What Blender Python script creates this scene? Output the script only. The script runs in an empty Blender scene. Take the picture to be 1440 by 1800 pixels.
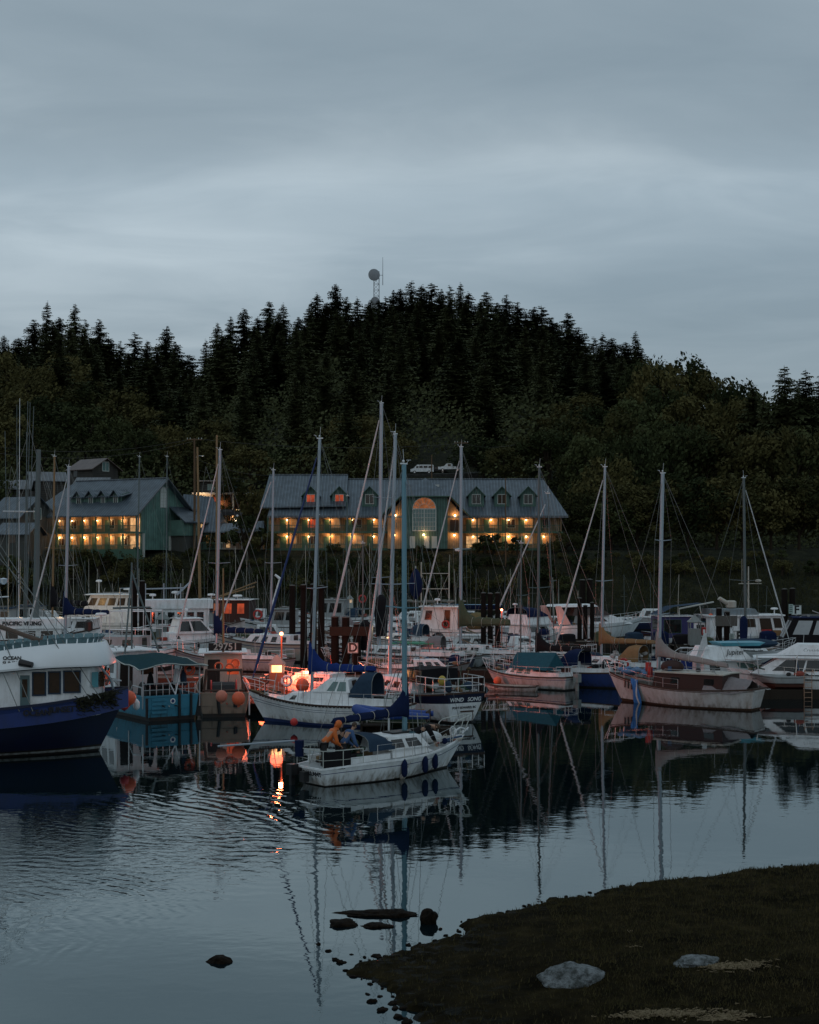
import bpy, bmesh, math, random
from mathutils import Vector, Matrix, noise
R = math.radians
PI = math.pi
rnd = random.Random(7)
SC = bpy.context.scene
COL = SC.collection
# ---------------------------------------------------------------- camera geometry of the photograph (level camera, 7.9 m above the water)
F, H, HY = 2500.0, 7.9, 975.0
def Dy(py): return F*H/(py-HY)
def W(px, py):
    d = Dy(py); return Vector(((px-720)/F*d, d, 0.0))
def P(px, py, d): return Vector(((px-720)/F*d, d, H-(py-HY)/F*d))
def XD(px, d): return (px-720)/F*d
def ZD(py, d): return H-(py-HY)/F*d

# ---------------------------------------------------------------- materials
MATS = {}
def nodes(m):
    m.use_nodes = True
    nt = m.node_tree; return nt, nt.nodes, nt.links, nt.nodes['Principled BSDF']
def paint(name, col, rough=0.45, dirt=0.35, scale=1.2, metal=0.0, bump=0.0, dark=(0.07,0.055,0.04), coat=0.0, streak=True, spec=None, ramp=(0.42,0.78), scum=False):
    if name in MATS: return MATS[name]
    m = bpy.data.materials.new(name); nt, N, L, b = nodes(m)
    tc = N.new('ShaderNodeTexCoord')
    mp = N.new('ShaderNodeMapping'); mp.inputs['Scale'].default_value = (1,1,0.3 if streak else 1)
    L.new(tc.outputs['Object'], mp.inputs['Vector'])
    n1 = N.new('ShaderNodeTexNoise'); n1.inputs['Scale'].default_value = scale*2.2; n1.inputs['Detail'].default_value = 7; n1.inputs['Roughness'].default_value = 0.7
    L.new(mp.outputs[0], n1.inputs['Vector'])
    r = N.new('ShaderNodeValToRGB'); r.color_ramp.elements[0].position = ramp[0]; r.color_ramp.elements[1].position = ramp[1]
    L.new(n1.outputs['Fac'], r.inputs['Fac'])
    mm = N.new('ShaderNodeMath'); mm.operation = 'MULTIPLY'; mm.inputs[1].default_value = dirt
    L.new(r.outputs['Color'], mm.inputs[0])
    mx = N.new('ShaderNodeMix'); mx.data_type = 'RGBA'
    mx.inputs['A'].default_value = (*col, 1); mx.inputs['B'].default_value = (dark[0], dark[1], dark[2], 1)
    L.new(mm.outputs[0], mx.inputs['Factor']); L.new(mx.outputs['Result'], b.inputs['Base Color'])
    if scum:   # brown growth line and rust runs just above the water
        g = N.new('ShaderNodeNewGeometry'); sz = N.new('ShaderNodeSeparateXYZ'); L.new(g.outputs['Position'], sz.inputs[0])
        m2 = N.new('ShaderNodeMapping'); m2.inputs['Scale'].default_value = (6,6,.5); L.new(tc.outputs['Object'], m2.inputs['Vector'])
        ns = N.new('ShaderNodeTexNoise'); ns.inputs['Scale'].default_value = 1.0; ns.inputs['Detail'].default_value = 5; L.new(m2.outputs[0], ns.inputs['Vector'])
        ad = N.new('ShaderNodeMath'); ad.operation = 'MULTIPLY_ADD'; ad.inputs[1].default_value = 1.5; ad.inputs[2].default_value = -.85; L.new(ns.outputs['Fac'], ad.inputs[0])
        zz = N.new('ShaderNodeMath'); zz.operation = 'SUBTRACT'; L.new(sz.outputs['Z'], zz.inputs[0]); L.new(ad.outputs[0], zz.inputs[1])
        mr = N.new('ShaderNodeMapRange'); mr.inputs['From Min'].default_value = -.05; mr.inputs['From Max'].default_value = .42; mr.inputs['To Min'].default_value = .85; mr.inputs['To Max'].default_value = 0; L.new(zz.outputs[0], mr.inputs['Value'])
        x2 = N.new('ShaderNodeMix'); x2.data_type = 'RGBA'; x2.inputs['B'].default_value = (col[0]*.22+.012, col[1]*.17+.008, col[2]*.12+.004, 1)
        L.new(mr.outputs[0], x2.inputs['Factor']); L.new(mx.outputs['Result'], x2.inputs['A']); L.new(x2.outputs['Result'], b.inputs['Base Color'])
    b.inputs['Roughness'].default_value = rough; b.inputs['Metallic'].default_value = metal
    b.inputs['Specular IOR Level'].default_value = spec if spec is not None else (0.12 if rough>=0.8 else 0.4)
    if coat: b.inputs['Coat Weight'].default_value = coat
    if bump:
        n2 = N.new('ShaderNodeTexNoise'); n2.inputs['Scale'].default_value = scale*14; n2.inputs['Detail'].default_value = 4
        L.new(tc.outputs['Object'], n2.inputs['Vector'])
        bp = N.new('ShaderNodeBump'); bp.inputs['Strength'].default_value = bump; bp.inputs['Distance'].default_value = 0.05
        L.new(n2.outputs['Fac'], bp.inputs['Height']); L.new(bp.outputs[0], b.inputs['Normal'])
    MATS[name] = m; return m
def glow(name, col, strength):
    if name in MATS: return MATS[name]
    m = bpy.data.materials.new(name); nt, N, L, b = nodes(m)
    tc = N.new('ShaderNodeTexCoord'); n1 = N.new('ShaderNodeTexNoise'); n1.inputs['Scale'].default_value = 1.7; n1.inputs['Detail'].default_value = 3
    L.new(tc.outputs['Object'], n1.inputs['Vector'])
    r = N.new('ShaderNodeMapRange'); r.inputs['From Min'].default_value = 0.3; r.inputs['From Max'].default_value = 0.7
    r.inputs['To Min'].default_value = strength*0.35; r.inputs['To Max'].default_value = strength*1.3
    L.new(n1.outputs['Fac'], r.inputs['Value']); L.new(r.outputs[0], b.inputs['Emission Strength'])
    b.inputs['Base Color'].default_value = (col[0]*.3, col[1]*.3, col[2]*.3, 1)
    b.inputs['Emission Color'].default_value = (*col, 1)
    MATS[name] = m; return m
WHITE = paint('white_gelcoat', (0.82,0.84,0.845), 0.4, 0.6, 1.3, scum=True, dark=(0.33,0.31,0.26))
OLDWHITE = paint('weathered_white_paint', (0.50,0.475,0.46), 0.5, 0.8, 1.3, scum=True, dark=(0.22,0.15,0.10))
CREAM = paint('cream_paint', (0.46,0.43,0.37), 0.45, 0.6, 1.3, scum=True, dark=(0.25,0.2,0.14))
GREYW = paint('grey_white_deck', (0.33,0.35,0.35), 0.6, 0.6, 2.0, scum=True, dark=(0.2,0.19,0.17))
NAVY = paint('navy_paint', (0.022,0.04,0.14), 0.35, 0.35, dark=(0.03,0.03,0.035))
BLUEH = paint('blue_hull_paint', (0.026,0.046,0.17), 0.4, 0.6, 1.0, scum=True, dark=(0.03,0.035,0.06))
NAVYD = paint('dark_navy_hull_paint', (0.007,0.011,0.038), 0.4, 0.5, 0.7, dark=(0.015,0.012,0.012))
TEAL = paint('teal_hull_paint', (0.040,0.22,0.32), 0.45, 0.5, 1.2, scum=True, dark=(0.04,0.09,0.11))
TAN = paint('tan_hull_paint', (0.26,0.19,0.14), 0.5, 0.6, 1.2, scum=True, dark=(0.16,0.12,0.09))
BOOT = paint('black_boot_stripe', (0.015,0.013,0.012), 0.5, 0.5, dark=(0.06,0.03,0.015))
ANTIF = paint('antifouling_red', (0.09,0.03,0.02), 0.7, 0.5)
ALU = paint('mast_aluminium', (0.33,0.375,0.415), 0.38, 0.2, 1.0, metal=0.35, dark=(0.3,0.32,0.34))
ALUB = paint('pale_blue_mast_paint', (0.14,0.28,0.34), 0.35, 0.2, 1.0, metal=0.2, dark=(0.15,0.25,0.3))
ALUG = paint('dull_green_grey_mast', (0.10,0.13,0.13), 0.5, 0.4, 1.0, dark=(0.05,0.055,0.05))
WOODP = paint('varnished_wood_pole', (0.24,0.15,0.065), 0.5, 0.5, 1.0, dark=(0.13,0.08,0.04))
STEEL = paint('stainless_tube', (0.65,0.66,0.66), 0.28, 0.15, metal=0.6, dark=(0.3,0.3,0.3))
WIRE = paint('rigging_wire', (0.17,0.18,0.17), 0.4, 0.3, metal=0.5, dark=(0.1,0.1,0.1))
WIREW = paint('pale_rope', (0.50,0.47,0.40), 0.8, 0.4, dark=(0.2,0.17,0.13))
TEAK = paint('dark_teak', (0.05,0.024,0.015), 0.7, 0.5, 2.0, dark=(0.03,0.015,0.01))
BROWNC = paint('brown_cabin_wood', (0.038,0.014,0.010), 0.7, 0.5, 2.0, dark=(0.025,0.012,0.01))
ORWOOD = paint('orange_brown_hatch_board', (0.42,0.20,0.06), 0.5, 0.4, 3.0, dark=(0.15,0.07,0.03))
GLASS = paint('dark_window_glass', (0.012,0.014,0.014), 0.06, 0.3, 1.5, dark=(0.05,0.045,0.035), coat=0.4, streak=False)
GLASSB = paint('smoky_brown_window_glass', (0.040,0.020,0.008), 0.2, 0.7, 3.5, dark=(0.006,0.005,0.004), spec=.25, coat=0.0, streak=False)
GLASSG = paint('curtained_window_glass', (0.13,0.22,0.21), 0.15, 0.5, 2.5, dark=(0.03,0.05,0.05), coat=0.4, streak=False)
VINYL = paint('clear_vinyl_window', (0.38,0.42,0.43), 0.25, 0.4, 1.5, dark=(0.2,0.22,0.23), streak=False)
def canvas(name, col): return paint(name, col, 0.85, 0.45, 2.2, bump=0.5, dark=(col[0]*.4,col[1]*.4,col[2]*.4), streak=False)
CVBLUE = canvas('blue_canvas', (0.016,0.038,0.17)); CVNAVY = canvas('navy_canvas', (0.008,0.016,0.055))
CVBLACK = canvas('black_canvas', (0.014,0.013,0.015)); CVTEAL = canvas('teal_canvas', (0.02,0.09,0.12))
CVTAN = canvas('tan_canvas', (0.27,0.155,0.075)); CVGREY = canvas('grey_canvas', (0.23,0.20,0.20))
CVSLATE = canvas('slate_blue_canvas', (0.028,0.052,0.085)); CVGREEN = canvas('olive_green_canvas', (0.09,0.10,0.06))
CVWHITE = canvas('white_sailcloth', (0.60,0.62,0.62)); TARP = canvas('bright_blue_tarp', (0.06,0.22,0.55))
RUBB = paint('inflatable_blue_fabric', (0.02,0.06,0.26), 0.5, 0.4, 2.0, dark=(0.01,0.02,0.06))
RUBG = paint('inflatable_green_fabric', (0.05,0.07,0.04), 0.6, 0.4, 2.0, dark=(0.02,0.02,0.02))
BLACK = paint('black_plastic', (0.012,0.012,0.013), 0.45, 0.4, dark=(0.04,0.035,0.03))
BUOY = paint('orange_buoy_vinyl', (0.78,0.13,0.05), 0.45, 0.35, 2.0, dark=(0.35,0.06,0.04), streak=False)
BUOYR = paint('red_buoy_vinyl', (0.55,0.035,0.03), 0.45, 0.35, 2.0, dark=(0.2,0.02,0.02), streak=False)
REDP = paint('red_paint', (0.42,0.03,0.025), 0.5, 0.4, dark=(0.15,0.02,0.02))
LAMPRED = paint('lantern_reddened_brown_paint', (0.42,0.15,0.08), 0.6, 0.4, 2.0, dark=(0.2,0.07,0.04))  # the lantern's red light on the pedestal is put into this brown
GREYP = paint('grey_pedestal_paint', (0.22,0.24,0.23), 0.6, 0.4, 2.0)
PILE = paint('creosoted_timber', (0.014,0.010,0.008), 0.85, 0.6, 2.5, bump=0.8, dark=(0.008,0.006,0.005))
PILECAP = paint('pale_pile_cap', (0.11,0.11,0.10), 0.8, 0.5, 3.0)
DOCKW = paint('weathered_dock_timber', (0.034,0.026,0.020), 0.85, 0.6, 2.0, bump=0.6, dark=(0.025,0.018,0.013))
DOCKL = paint('pale_dock_decking', (0.13,0.11,0.09), 0.85, 0.6, 2.0, bump=0.5, dark=(0.09,0.07,0.055))
SIGNW = paint('sign_white', (0.66,0.70,0.68), 0.5, 0.3, dark=(0.3,0.32,0.3))
SIGNK = paint('sign_black', (0.01,0.01,0.01), 0.5, 0.1)
NETM = paint('brown_net_pile', (0.045,0.045,0.03), 0.9, 0.7, 5.0, bump=1.0, dark=(0.015,0.012,0.01), streak=False)
POLEW = paint('utility_pole_wood', (0.14,0.085,0.05), 0.85, 0.5, 2.0)

# ---------------------------------------------------------------- mesh builder
class MB:
    def __init__(s): s.v=[]; s.f=[]; s.m=[]
    def add(s, vs, fs, mi=0):
        o=len(s.v); s.v += [tuple(v) for v in vs]
        for f in fs: s.f.append(tuple(i+o for i in f)); s.m.append(mi)
        return s
    def hexa(s, c, mi=0):   # 8 corners: bottom 4 ccw, top 4 ccw
        return s.add(c, [(3,2,1,0),(4,5,6,7),(0,1,5,4),(1,2,6,5),(2,3,7,6),(3,0,4,7)], mi)
    def box(s, x0,x1,y0,y1,z0,z1, mi=0, M=None):
        c=[Vector(p) for p in ((x0,y0,z0),(x1,y0,z0),(x1,y1,z0),(x0,y1,z0),(x0,y0,z1),(x1,y0,z1),(x1,y1,z1),(x0,y1,z1))]
        if M is not None: c=[M@p for p in c]
        return s.hexa(c, mi)
    def tube(s, p, q, r0, r1=None, n=6, mi=0, cap=True):
        p=Vector(p); q=Vector(q); r1=r0 if r1 is None else r1
        d=q-p
        if d.length<1e-6: return s
        d.normalize(); a=d.orthogonal().normalized(); b=d.cross(a)
        vs=[p+(a*math.cos(2*PI*i/n)+b*math.sin(2*PI*i/n))*r0 for i in range(n)]+[q+(a*math.cos(2*PI*i/n)+b*math.sin(2*PI*i/n))*r1 for i in range(n)]
        fs=[(i,(i+1)%n,n+(i+1)%n,n+i) for i in range(n)]
        if cap: fs += [tuple(range(n-1,-1,-1)), tuple(range(n,2*n))]
        return s.add(vs, fs, mi)
    def path(s, pts, r, n=6, mi=0, closed=False):
        pts=[Vector(p) for p in pts]; k=len(pts)
        rr = r if isinstance(r,(list,tuple)) else [r]*k
        up=None; vs=[]
        for i,p in enumerate(pts):
            a=pts[(i-1)%k] if (closed or i>0) else p; b=pts[(i+1)%k] if (closed or i<k-1) else p
            d=(b-a); d = d.normalized() if d.length>1e-9 else Vector((0,0,1))
            if up is None: up=d.orthogonal().normalized()
            up=(up-d*up.dot(d)); up = up.normalized() if up.length>1e-6 else d.orthogonal().normalized()
            w=d.cross(up)
            vs += [p+(up*math.cos(2*PI*j/n)+w*math.sin(2*PI*j/n))*rr[i] for j in range(n)]
        fs=[]
        for i in range(k if closed else k-1):
            o=i*n; o2=((i+1)%k)*n
            fs += [(o+j,o+(j+1)%n,o2+(j+1)%n,o2+j) for j in range(n)]
        if not closed: fs += [tuple(range(n-1,-1,-1)), tuple((k-1)*n+j for j in range(n))]
        return s.add(vs, fs, mi)
    def wires(s, segs, r=0.010, sag=0.0):
        for p,q in segs:
            if sag:
                p=Vector(p); q=Vector(q)
                s.path([p.lerp(q,t/8)-Vector((0,0,sag*4*(t/8)*(1-t/8))) for t in range(9)], r, 4)
            else: s.tube(p,q,r,n=4)
        return s
    def ball(s, c, r, nu=14, nv=9, mi=0, M=None):
        c=Vector(c); r=(r,r,r) if not isinstance(r,(tuple,list)) else r
        vs=[]
        for j in range(nv+1):
            th=PI*j/nv
            for i in range(nu):
                ph=2*PI*i/nu; p=Vector((r[0]*math.sin(th)*math.cos(ph), r[1]*math.sin(th)*math.sin(ph), r[2]*math.cos(th)))
                if M is not None: p=M@p
                vs.append(c+p)
        fs=[(j*nu+i,(j+1)*nu+i,(j+1)*nu+(i+1)%nu,j*nu+(i+1)%nu) for j in range(nv) for i in range(nu)]
        return s.add(vs, fs, mi)
    def lathe(s, c, prof, n=14, mi=0):
        c=Vector(c); vs=[]
        for r,z in prof:
            for i in range(n): vs.append(c+Vector((r*math.cos(2*PI*i/n), r*math.sin(2*PI*i/n), z)))
        k=len(prof)
        fs=[(j*n+i,j*n+(i+1)%n,(j+1)*n+(i+1)%n,(j+1)*n+i) for j in range(k-1) for i in range(n)]
        fs += [tuple(range(n-1,-1,-1)), tuple((k-1)*n+i for i in range(n))]
        return s.add(vs, fs, mi)
    def loft(s, rings, mi=0, closed=False, cap=False):
        n=len(rings[0]); vs=[p for r in rings for p in r]; fs=[]
        for i in range(len(rings)-1):
            for j in range(n if closed else n-1):
                fs.append((i*n+j, i*n+(j+1)%n, (i+1)*n+(j+1)%n, (i+1)*n+j))
        if cap: fs += [tuple(range(n-1,-1,-1)), tuple((len(rings)-1)*n+i for i in range(n))]
        return s.add(vs, fs, mi)
    def torus(s, c, R0, r, axis='x', n=20, m=8, mi=0, mis=None):
        c=Vector(c); pts=[]
        for i in range(n):
            a=2*PI*i/n; u,v=R0*math.cos(a),R0*math.sin(a)
            pts.append(c+Vector({'x':(0,u,v),'y':(u,0,v),'z':(u,v,0)}[axis]))
        return s.path(pts, r, m, mi, closed=True)
    def panel(s, q, u0,u1,v0,v1, off=0.012, th=0.02, mi=0):
        A,B,C,D=[Vector(p) for p in q]
        def pt(u,v): return (A.lerp(B,u)).lerp(D.lerp(C,u), v)
        n=(B-A).cross(D-A).normalized()
        c=[pt(u0,v0),pt(u1,v0),pt(u1,v1),pt(u0,v1)]
        return s.hexa([p+n*(off-th) for p in c]+[p+n*off for p in c], mi)
    def build(s, name, mat, parent=None, smooth=False, loc=None, fix=True):
        me=bpy.data.meshes.new(name); me.from_pydata(s.v, [], s.f)
        mats = mat if isinstance(mat,(list,tuple)) else [mat]
        for m in mats: me.materials.append(m)
        for p,mi in zip(me.polygons, s.m): p.material_index=mi
        if fix:
            bm=bmesh.new(); bm.from_mesh(me); bmesh.ops.recalc_face_normals(bm, faces=bm.faces); bm.to_mesh(me); bm.free()
        if smooth:
            me.shade_smooth()
            try: me.set_sharp_from_angle(angle=R(smooth if smooth is not True else 40))
            except Exception: pass
        me.update()
        o=bpy.data.objects.new(name, me); COL.objects.link(o)
        if parent is not None: o.parent=parent
        if loc is not None: o.location=loc
        return o
def tag(o, label=None, cat=None, group=None, kind=None):
    if label: o['label']=label
    if cat: o['category']=cat
    if group: o['group']=group
    if kind: o['kind']=kind
    return o
def thing(name, label, cat, loc=(0,0,0), rotz=0.0, group=None):
    o=bpy.data.objects.new(name, None); COL.objects.link(o)
    o.location=loc; o.rotation_euler=(0,0,rotz); o.empty_display_size=0.3
    return tag(o,label,cat,group)
def dup(root, loc, rotz=0.0, scale=1.0, label=None, group=None):
    r=root.copy(); COL.objects.link(r); r.location=loc; r.rotation_euler=(0,0,rotz)
    r.scale=(scale,)*3 if not isinstance(scale,(tuple,list)) else scale
    if label: r['label']=label
    if group: r['group']=group
    for ch in list(root.children):
        c=ch.copy(); COL.objects.link(c); c.parent=r
        for g in ch.children:
            d=g.copy(); COL.objects.link(d); d.parent=c
    return r
def lettering(txt, size, mat, parent, pos, rz=0.0, rx=90.0, extrude=0.006, shear=0.0, name='lettering', sx=1.0, ry=0.0, thick=0.0):
    cu=bpy.data.curves.new('lettering_curve','FONT'); cu.body=txt; cu.size=size; cu.extrude=extrude; cu.align_x='CENTER'; cu.align_y='CENTER'; cu.shear=shear
    cu.offset=thick*size
    to=bpy.data.objects.new('tmp', cu); COL.objects.link(to)
    dg=bpy.context.evaluated_depsgraph_get(); dg.update()
    me=bpy.data.meshes.new_from_object(to.evaluated_get(dg))
    bpy.data.objects.remove(to); me.materials.clear(); me.materials.append(mat)
    o=bpy.data.objects.new(name, me); COL.objects.link(o); o.parent=parent; o.location=pos
    M = Matrix.Rotation(R(rz),3,'Z') @ Matrix.Rotation(R(ry),3,'Y') @ Matrix.Rotation(R(rx),3,'X')
    o.rotation_euler = M.to_euler(); o.scale=(sx,1,1)
    return o

# ---------------------------------------------------------------- boat hull
def sm(t): t=max(0,min(1,t)); return t*t*(3-2*t)
class Hull:
    def __init__(h, L, B, fb=(0.9,0.75,1.15), tr=0.65, rake=0.9, over=0.3, full=2.2, keel=0.35, flare=0.5, wide=0.42):
        h.L,h.B,h.fb,h.tr,h.rake,h.over,h.full,h.keel,h.flare,h.wide=L,B,fb,tr,rake,over,full,keel,flare,wide
    def zs(h,t):
        a,b,c=h.fb; m=h.wide
        return b+(c-b)*((t-m)/(1-m))**2 if t>m else b+(a-b)*((m-t)/m)**2
    def hw(h,t):
        m=h.wide
        k = 1-((t-m)/(1-m))**h.full if t>m else h.tr+(1-h.tr)*math.sin(PI/2*t/m)
        return h.B/2*max(k,0.012)
    def x(h,t): return -h.L/2+h.L*t
    def pt(h,t,u):      # u: 0 at the keel line (z=-keel) .. 1 at the sheer
        z=-h.keel+(h.zs(t)+h.keel)*u
        p=h.flare*(0.55+0.9*sm((t-0.45)/0.55))
        w=h.hw(t)*(u**p if u>0 else 0)
        x=h.x(t)-h.rake*max(0.0,1-u)**1.1*sm((t-0.45)/0.55)+h.over*max(0.0,1-u)*(1-sm(t/0.4))
        return x,w,z
    def trx(h,z):      # x of the transom at height z, and its rake angle
        zs=h.zs(0); return -h.L/2+h.over*(1-(z+h.keel)/(zs+h.keel)), math.degrees(math.atan2(h.over,zs+h.keel))
    def side(h,t,frac,s=-1,off=0.0):   # point on the topside, frac 0 at water .. 1 at sheer
        zs=h.zs(t); u=(h.keel+zs*frac)/(h.keel+zs); x,w,z=h.pt(t,u); return Vector((x,s*(w+off),z))
    def build(h, parent, mats, fr, mi, n=30, deckmat=None, bul=0.0, name='hull', railmat=None, rail=0.05, label=None):
        """fr: heights of the bands as fractions water..sheer; mi: the material index of each band (first band = below water)"""
        mb=MB(); ts=[i/n for i in range(n+1)]
        def ring(t):
            zs=h.zs(t); us=[0.0,(h.keel*0.55)/(h.keel+zs)]+[(h.keel+zs*f)/(h.keel+zs) for f in fr]
            pr=[h.pt(t,u) for u in us]
            return [(x,-w,z) for x,w,z in reversed(pr)]+[(x,w,z) for x,w,z in pr[1:]]
        rings=[ring(t) for t in ts]; m=len(rings[0]); k=len(fr)+1
        mis=[mi[0]]*2+list(mi[1:]) if len(mi)==len(fr) else list(mi)
        mis=([mi[0],mi[0]]+list(mi[1:]))[:k]
        colr=list(reversed(mis))+mis
        for i in range(n):
            o=len(mb.v) if i else None
        base=len(mb.v); mb.v += [p for r in rings for p in r]
        for i in range(n):
            for j in range(m-1):
                mb.f.append((base+i*m+j, base+i*m+j+1, base+(i+1)*m+j+1, base+(i+1)*m+j)); mb.m.append(colr[j])
        # transom, banded like the sides
        for j in range(k):
            mb.f.append((base+j, base+j+1, base+m-2-j, base+m-1-j) if j<k-1 else (base+j, base+j+1, base+m-1-j)); mb.m.append(colr[j])
        if bul>0:
            ins=[]
            for t in ts:
                x,w,z=h.pt(t,1.0); w2=max(w-0.07,0.004); ins.append([(x,-w,z),(x,-w2,z),(x,-w2*0.97,z-bul)]+[(x,w2*0.97,z-bul),(x,w2,z),(x,w,z)])
            o=len(mb.v); mb.v += [p for r in ins for p in r]
            for i in range(n):
                for j in (0,1,3,4):
                    a=o+i*6+j; mb.f.append((a,a+1,a+7,a+6)); mb.m.append(mi[-1])
            mb.f.append((o+1,o+4,o+3,o+2)); mb.m.append(mi[-1])
        hu=mb.build(name, mats, parent, smooth=35)
        if label: hu['label']=label
        d=MB(); rg=[]
        for t in ts:
            x,w,z=h.pt(t,1.0); w2=max(w-(0.07 if bul else 0.0),0.004)*(0.97 if bul else 0.995); cam=0.03*w if not bul else 0
            rg.append([(x,-w2,z-bul-0.004),(x,-w2*.5,z-bul+cam*.8),(x,0,z-bul+cam),(x,w2*.5,z-bul+cam*.8),(x,w2,z-bul-0.004)])
        d.loft(rg); d.build('deck', deckmat or GREYW, parent, smooth=30)
        if railmat:
            r=MB()
            for s in (-1,1):
                rr=[]
                for t in ts:
                    x,w,z=h.pt(t,1.0); rr.append([(x,s*(w+0.02),z-0.03),(x,s*(w+0.02),z+rail),(x,s*max(w-0.05,0.001),z+rail),(x,s*max(w-0.05,0.001),z-0.03)])
                r.loft(rr, closed=True, cap=True)
            x,w,z=h.pt(0,1.0); r.box(x-0.02,x+0.05,-w,w,z-0.03,z+rail+0.002)
            r.build('toe_rail' if rail<0.09 else 'bulwark_cap', railmat, parent)
        return hu
GEARM=[paint('gear_black',(.012,.012,.013),.6,.4),paint('gear_pale',(.42,.43,.42),.6,.5),paint('gear_blue',(.03,.08,.17),.7,.4),paint('gear_red',(.30,.05,.03),.6,.4),paint('gear_tan',(.20,.14,.08),.8,.5),paint('gear_steel',(.3,.31,.31),.35,.3,metal=.5),paint('gear_green',(.04,.09,.06),.8,.4)]
ROOFGEAR=[False]
def gearbits(m,r,x0,x1,w,z,n,k=1.0):
    for _ in range(n):
        x=r.uniform(x0,x1); y=r.uniform(-w,w); c=r.choice((0,0,1,1,1,2,3,4,4,5,6)); t=r.random(); s=k*r.uniform(.08,.22)
        if t<.35: m.box(-s,s,-s*.7,s*.7,0,s*r.uniform(.8,1.8),c,Matrix.Translation((x,y,z))@Matrix.Rotation(r.random()*3,4,'Z'))
        elif t<.5: m.torus((x,y,z+.04),s,.03,'z',12,5,c)
        elif t<.7: m.ball((x,y,z+s*.5),(s*1.5,s,s*.8),8,5,c,Matrix.Rotation(r.random()*3,3,'Z'))
        elif t<.85: m.tube((x,y,z),(x+r.uniform(-.2,.2),y+r.uniform(-.2,.2),z+k*r.uniform(.5,1.4)),.02,n=5,mi=c)
        else: m.tube((x-.6*k,y,z+.08),(x+.6*k,y+r.uniform(-.3,.3),z+.1+r.uniform(0,.3)),.035,n=5,mi=c)
def gear(parent,x0,x1,w,z,n,seed,k=1.0):
    m=MB(); gearbits(m,random.Random(seed),x0,x1,w,z,n,k); return m.build('deck_gear',GEARM,parent)
def cabin(parent, x0,x1,w0,z0,z1, mat, dx0=0.0,dx1=0.3,dw=0.1, side=(), front=(), back=(), glass=GLASS, roof=None, over=0.0, rt=0.06, name='cabin', w0f=None, frame=None, winmat=None, roofname='roof', crown=0.04):
    """x0 aft, x1 fore; dx0/dx1 lean of the aft/front faces at the top; w0 half width, w0f half width at the front"""
    w0f=w0 if w0f is None else w0f
    b=[Vector((x0,-w0,z0)),Vector((x1,-w0f,z0)),Vector((x1,w0f,z0)),Vector((x0,w0,z0))]
    t=[Vector((x0+dx0,-w0+dw,z1)),Vector((x1-dx1,-w0f+dw,z1)),Vector((x1-dx1,w0f-dw,z1)),Vector((x0+dx0,w0-dw,z1))]
    mb=MB()
    c0=(t[0]+t[3])/2+Vector((0,0,crown)); c1=(t[1]+t[2])/2+Vector((0,0,crown))
    mb.add(b+t+[c0,c1],[(3,2,1,0),(0,1,5,4),(1,2,6,9,5),(2,3,7,6),(3,0,4,8,7),(4,5,9,8),(8,9,6,7)])
    c=mb.build(name, mat, parent)
    faces={'s':[b[0],b[1],t[1],t[0]], 'p':[b[2],b[3],t[3],t[2]], 'f':[b[1],b[2],t[2],t[1]], 'b':[b[3],b[0],t[0],t[3]]}
    def win(q,u0,u1,v0,v1,g):
        if frame is not None:
            fw=MB(); e=0.035; A,B,C,D=q; lu=(B-A).length; lv=(D-A).length
            eu=e/lu; ev=e/lv
            for a in ((u0-eu,u0,v0-ev,v1+ev),(u1,u1+eu,v0-ev,v1+ev),(u0,u1,v0-ev,v0),(u0,u1,v1,v1+ev)): fw.panel(q,*a,off=0.03,th=0.04)
            w=MB().panel(q,u0,u1,v0,v1,0.012,0.02).build('window', g, c); fw.build('frame', frame, w)
        else: MB().panel(q,u0,u1,v0,v1,0.012,0.02).build('window', g, c)
    for w in side:
        g=w[4] if len(w)>4 else glass
        win(faces['s'],w[0],w[1],w[2],w[3],g); win(faces['p'],1-w[1],1-w[0],w[2],w[3],g)
    for w in front: win(faces['f'],w[0],w[1],w[2],w[3],w[4] if len(w)>4 else glass)
    for w in back: win(faces['b'],w[0],w[1],w[2],w[3],w[4] if len(w)>4 else glass)
    if roof is not None and ROOFGEAR[0] and (x1-x0)>1.5 and name!='visor_roof':
        rg=random.Random(int((x0*13+w0*7+z1*11+x1*3)*10)); m=MB(); L_=x1-x0-dx1
        for s in (-1,1): m.path([(x0+.1*L_,s*(w0-dw-.12),z1+rt+.02),(x0+.14*L_,s*(w0-dw-.12),z1+rt+.14),(x0+.86*L_,s*(w0-dw-.12),z1+rt+.14),(x0+.9*L_,s*(w0-dw-.12),z1+rt+.02)],.018,5,5)
        gearbits(m,rg,x0+.12*L_,x0+.85*L_,w0*.6,z1+rt+crown,5,.7); m.build('roof_gear',GEARM,c)
    if roof is not None:
        r=MB(); e=over
        q=[t[0]+Vector((-e,-e,0)),t[1]+Vector((e,-e,0)),t[2]+Vector((e,e,0)),t[3]+Vector((-e,e,0))]
        m0=(q[0]+q[3])/2+Vector((0,0,crown)); m1=(q[1]+q[2])/2+Vector((0,0,crown)); U=Vector((0,0,rt))
        pts=[q[0],q[1],q[2],q[3],m0,m1]; 
        vs=[p+Vector((0,0,0.012)) for p in pts]+[p+U+Vector((0,0,0.012)) for p in pts]
        r.add(vs,[(4,5,1,0),(3,2,5,4),(6,7,11,10),(10,11,8,9),(0,1,7,6),(1,5,11,7),(5,2,8,11),(2,3,9,8),(3,4,10,9),(4,0,6,10)])
        r.build(roofname, roof, c)
    return c
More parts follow.
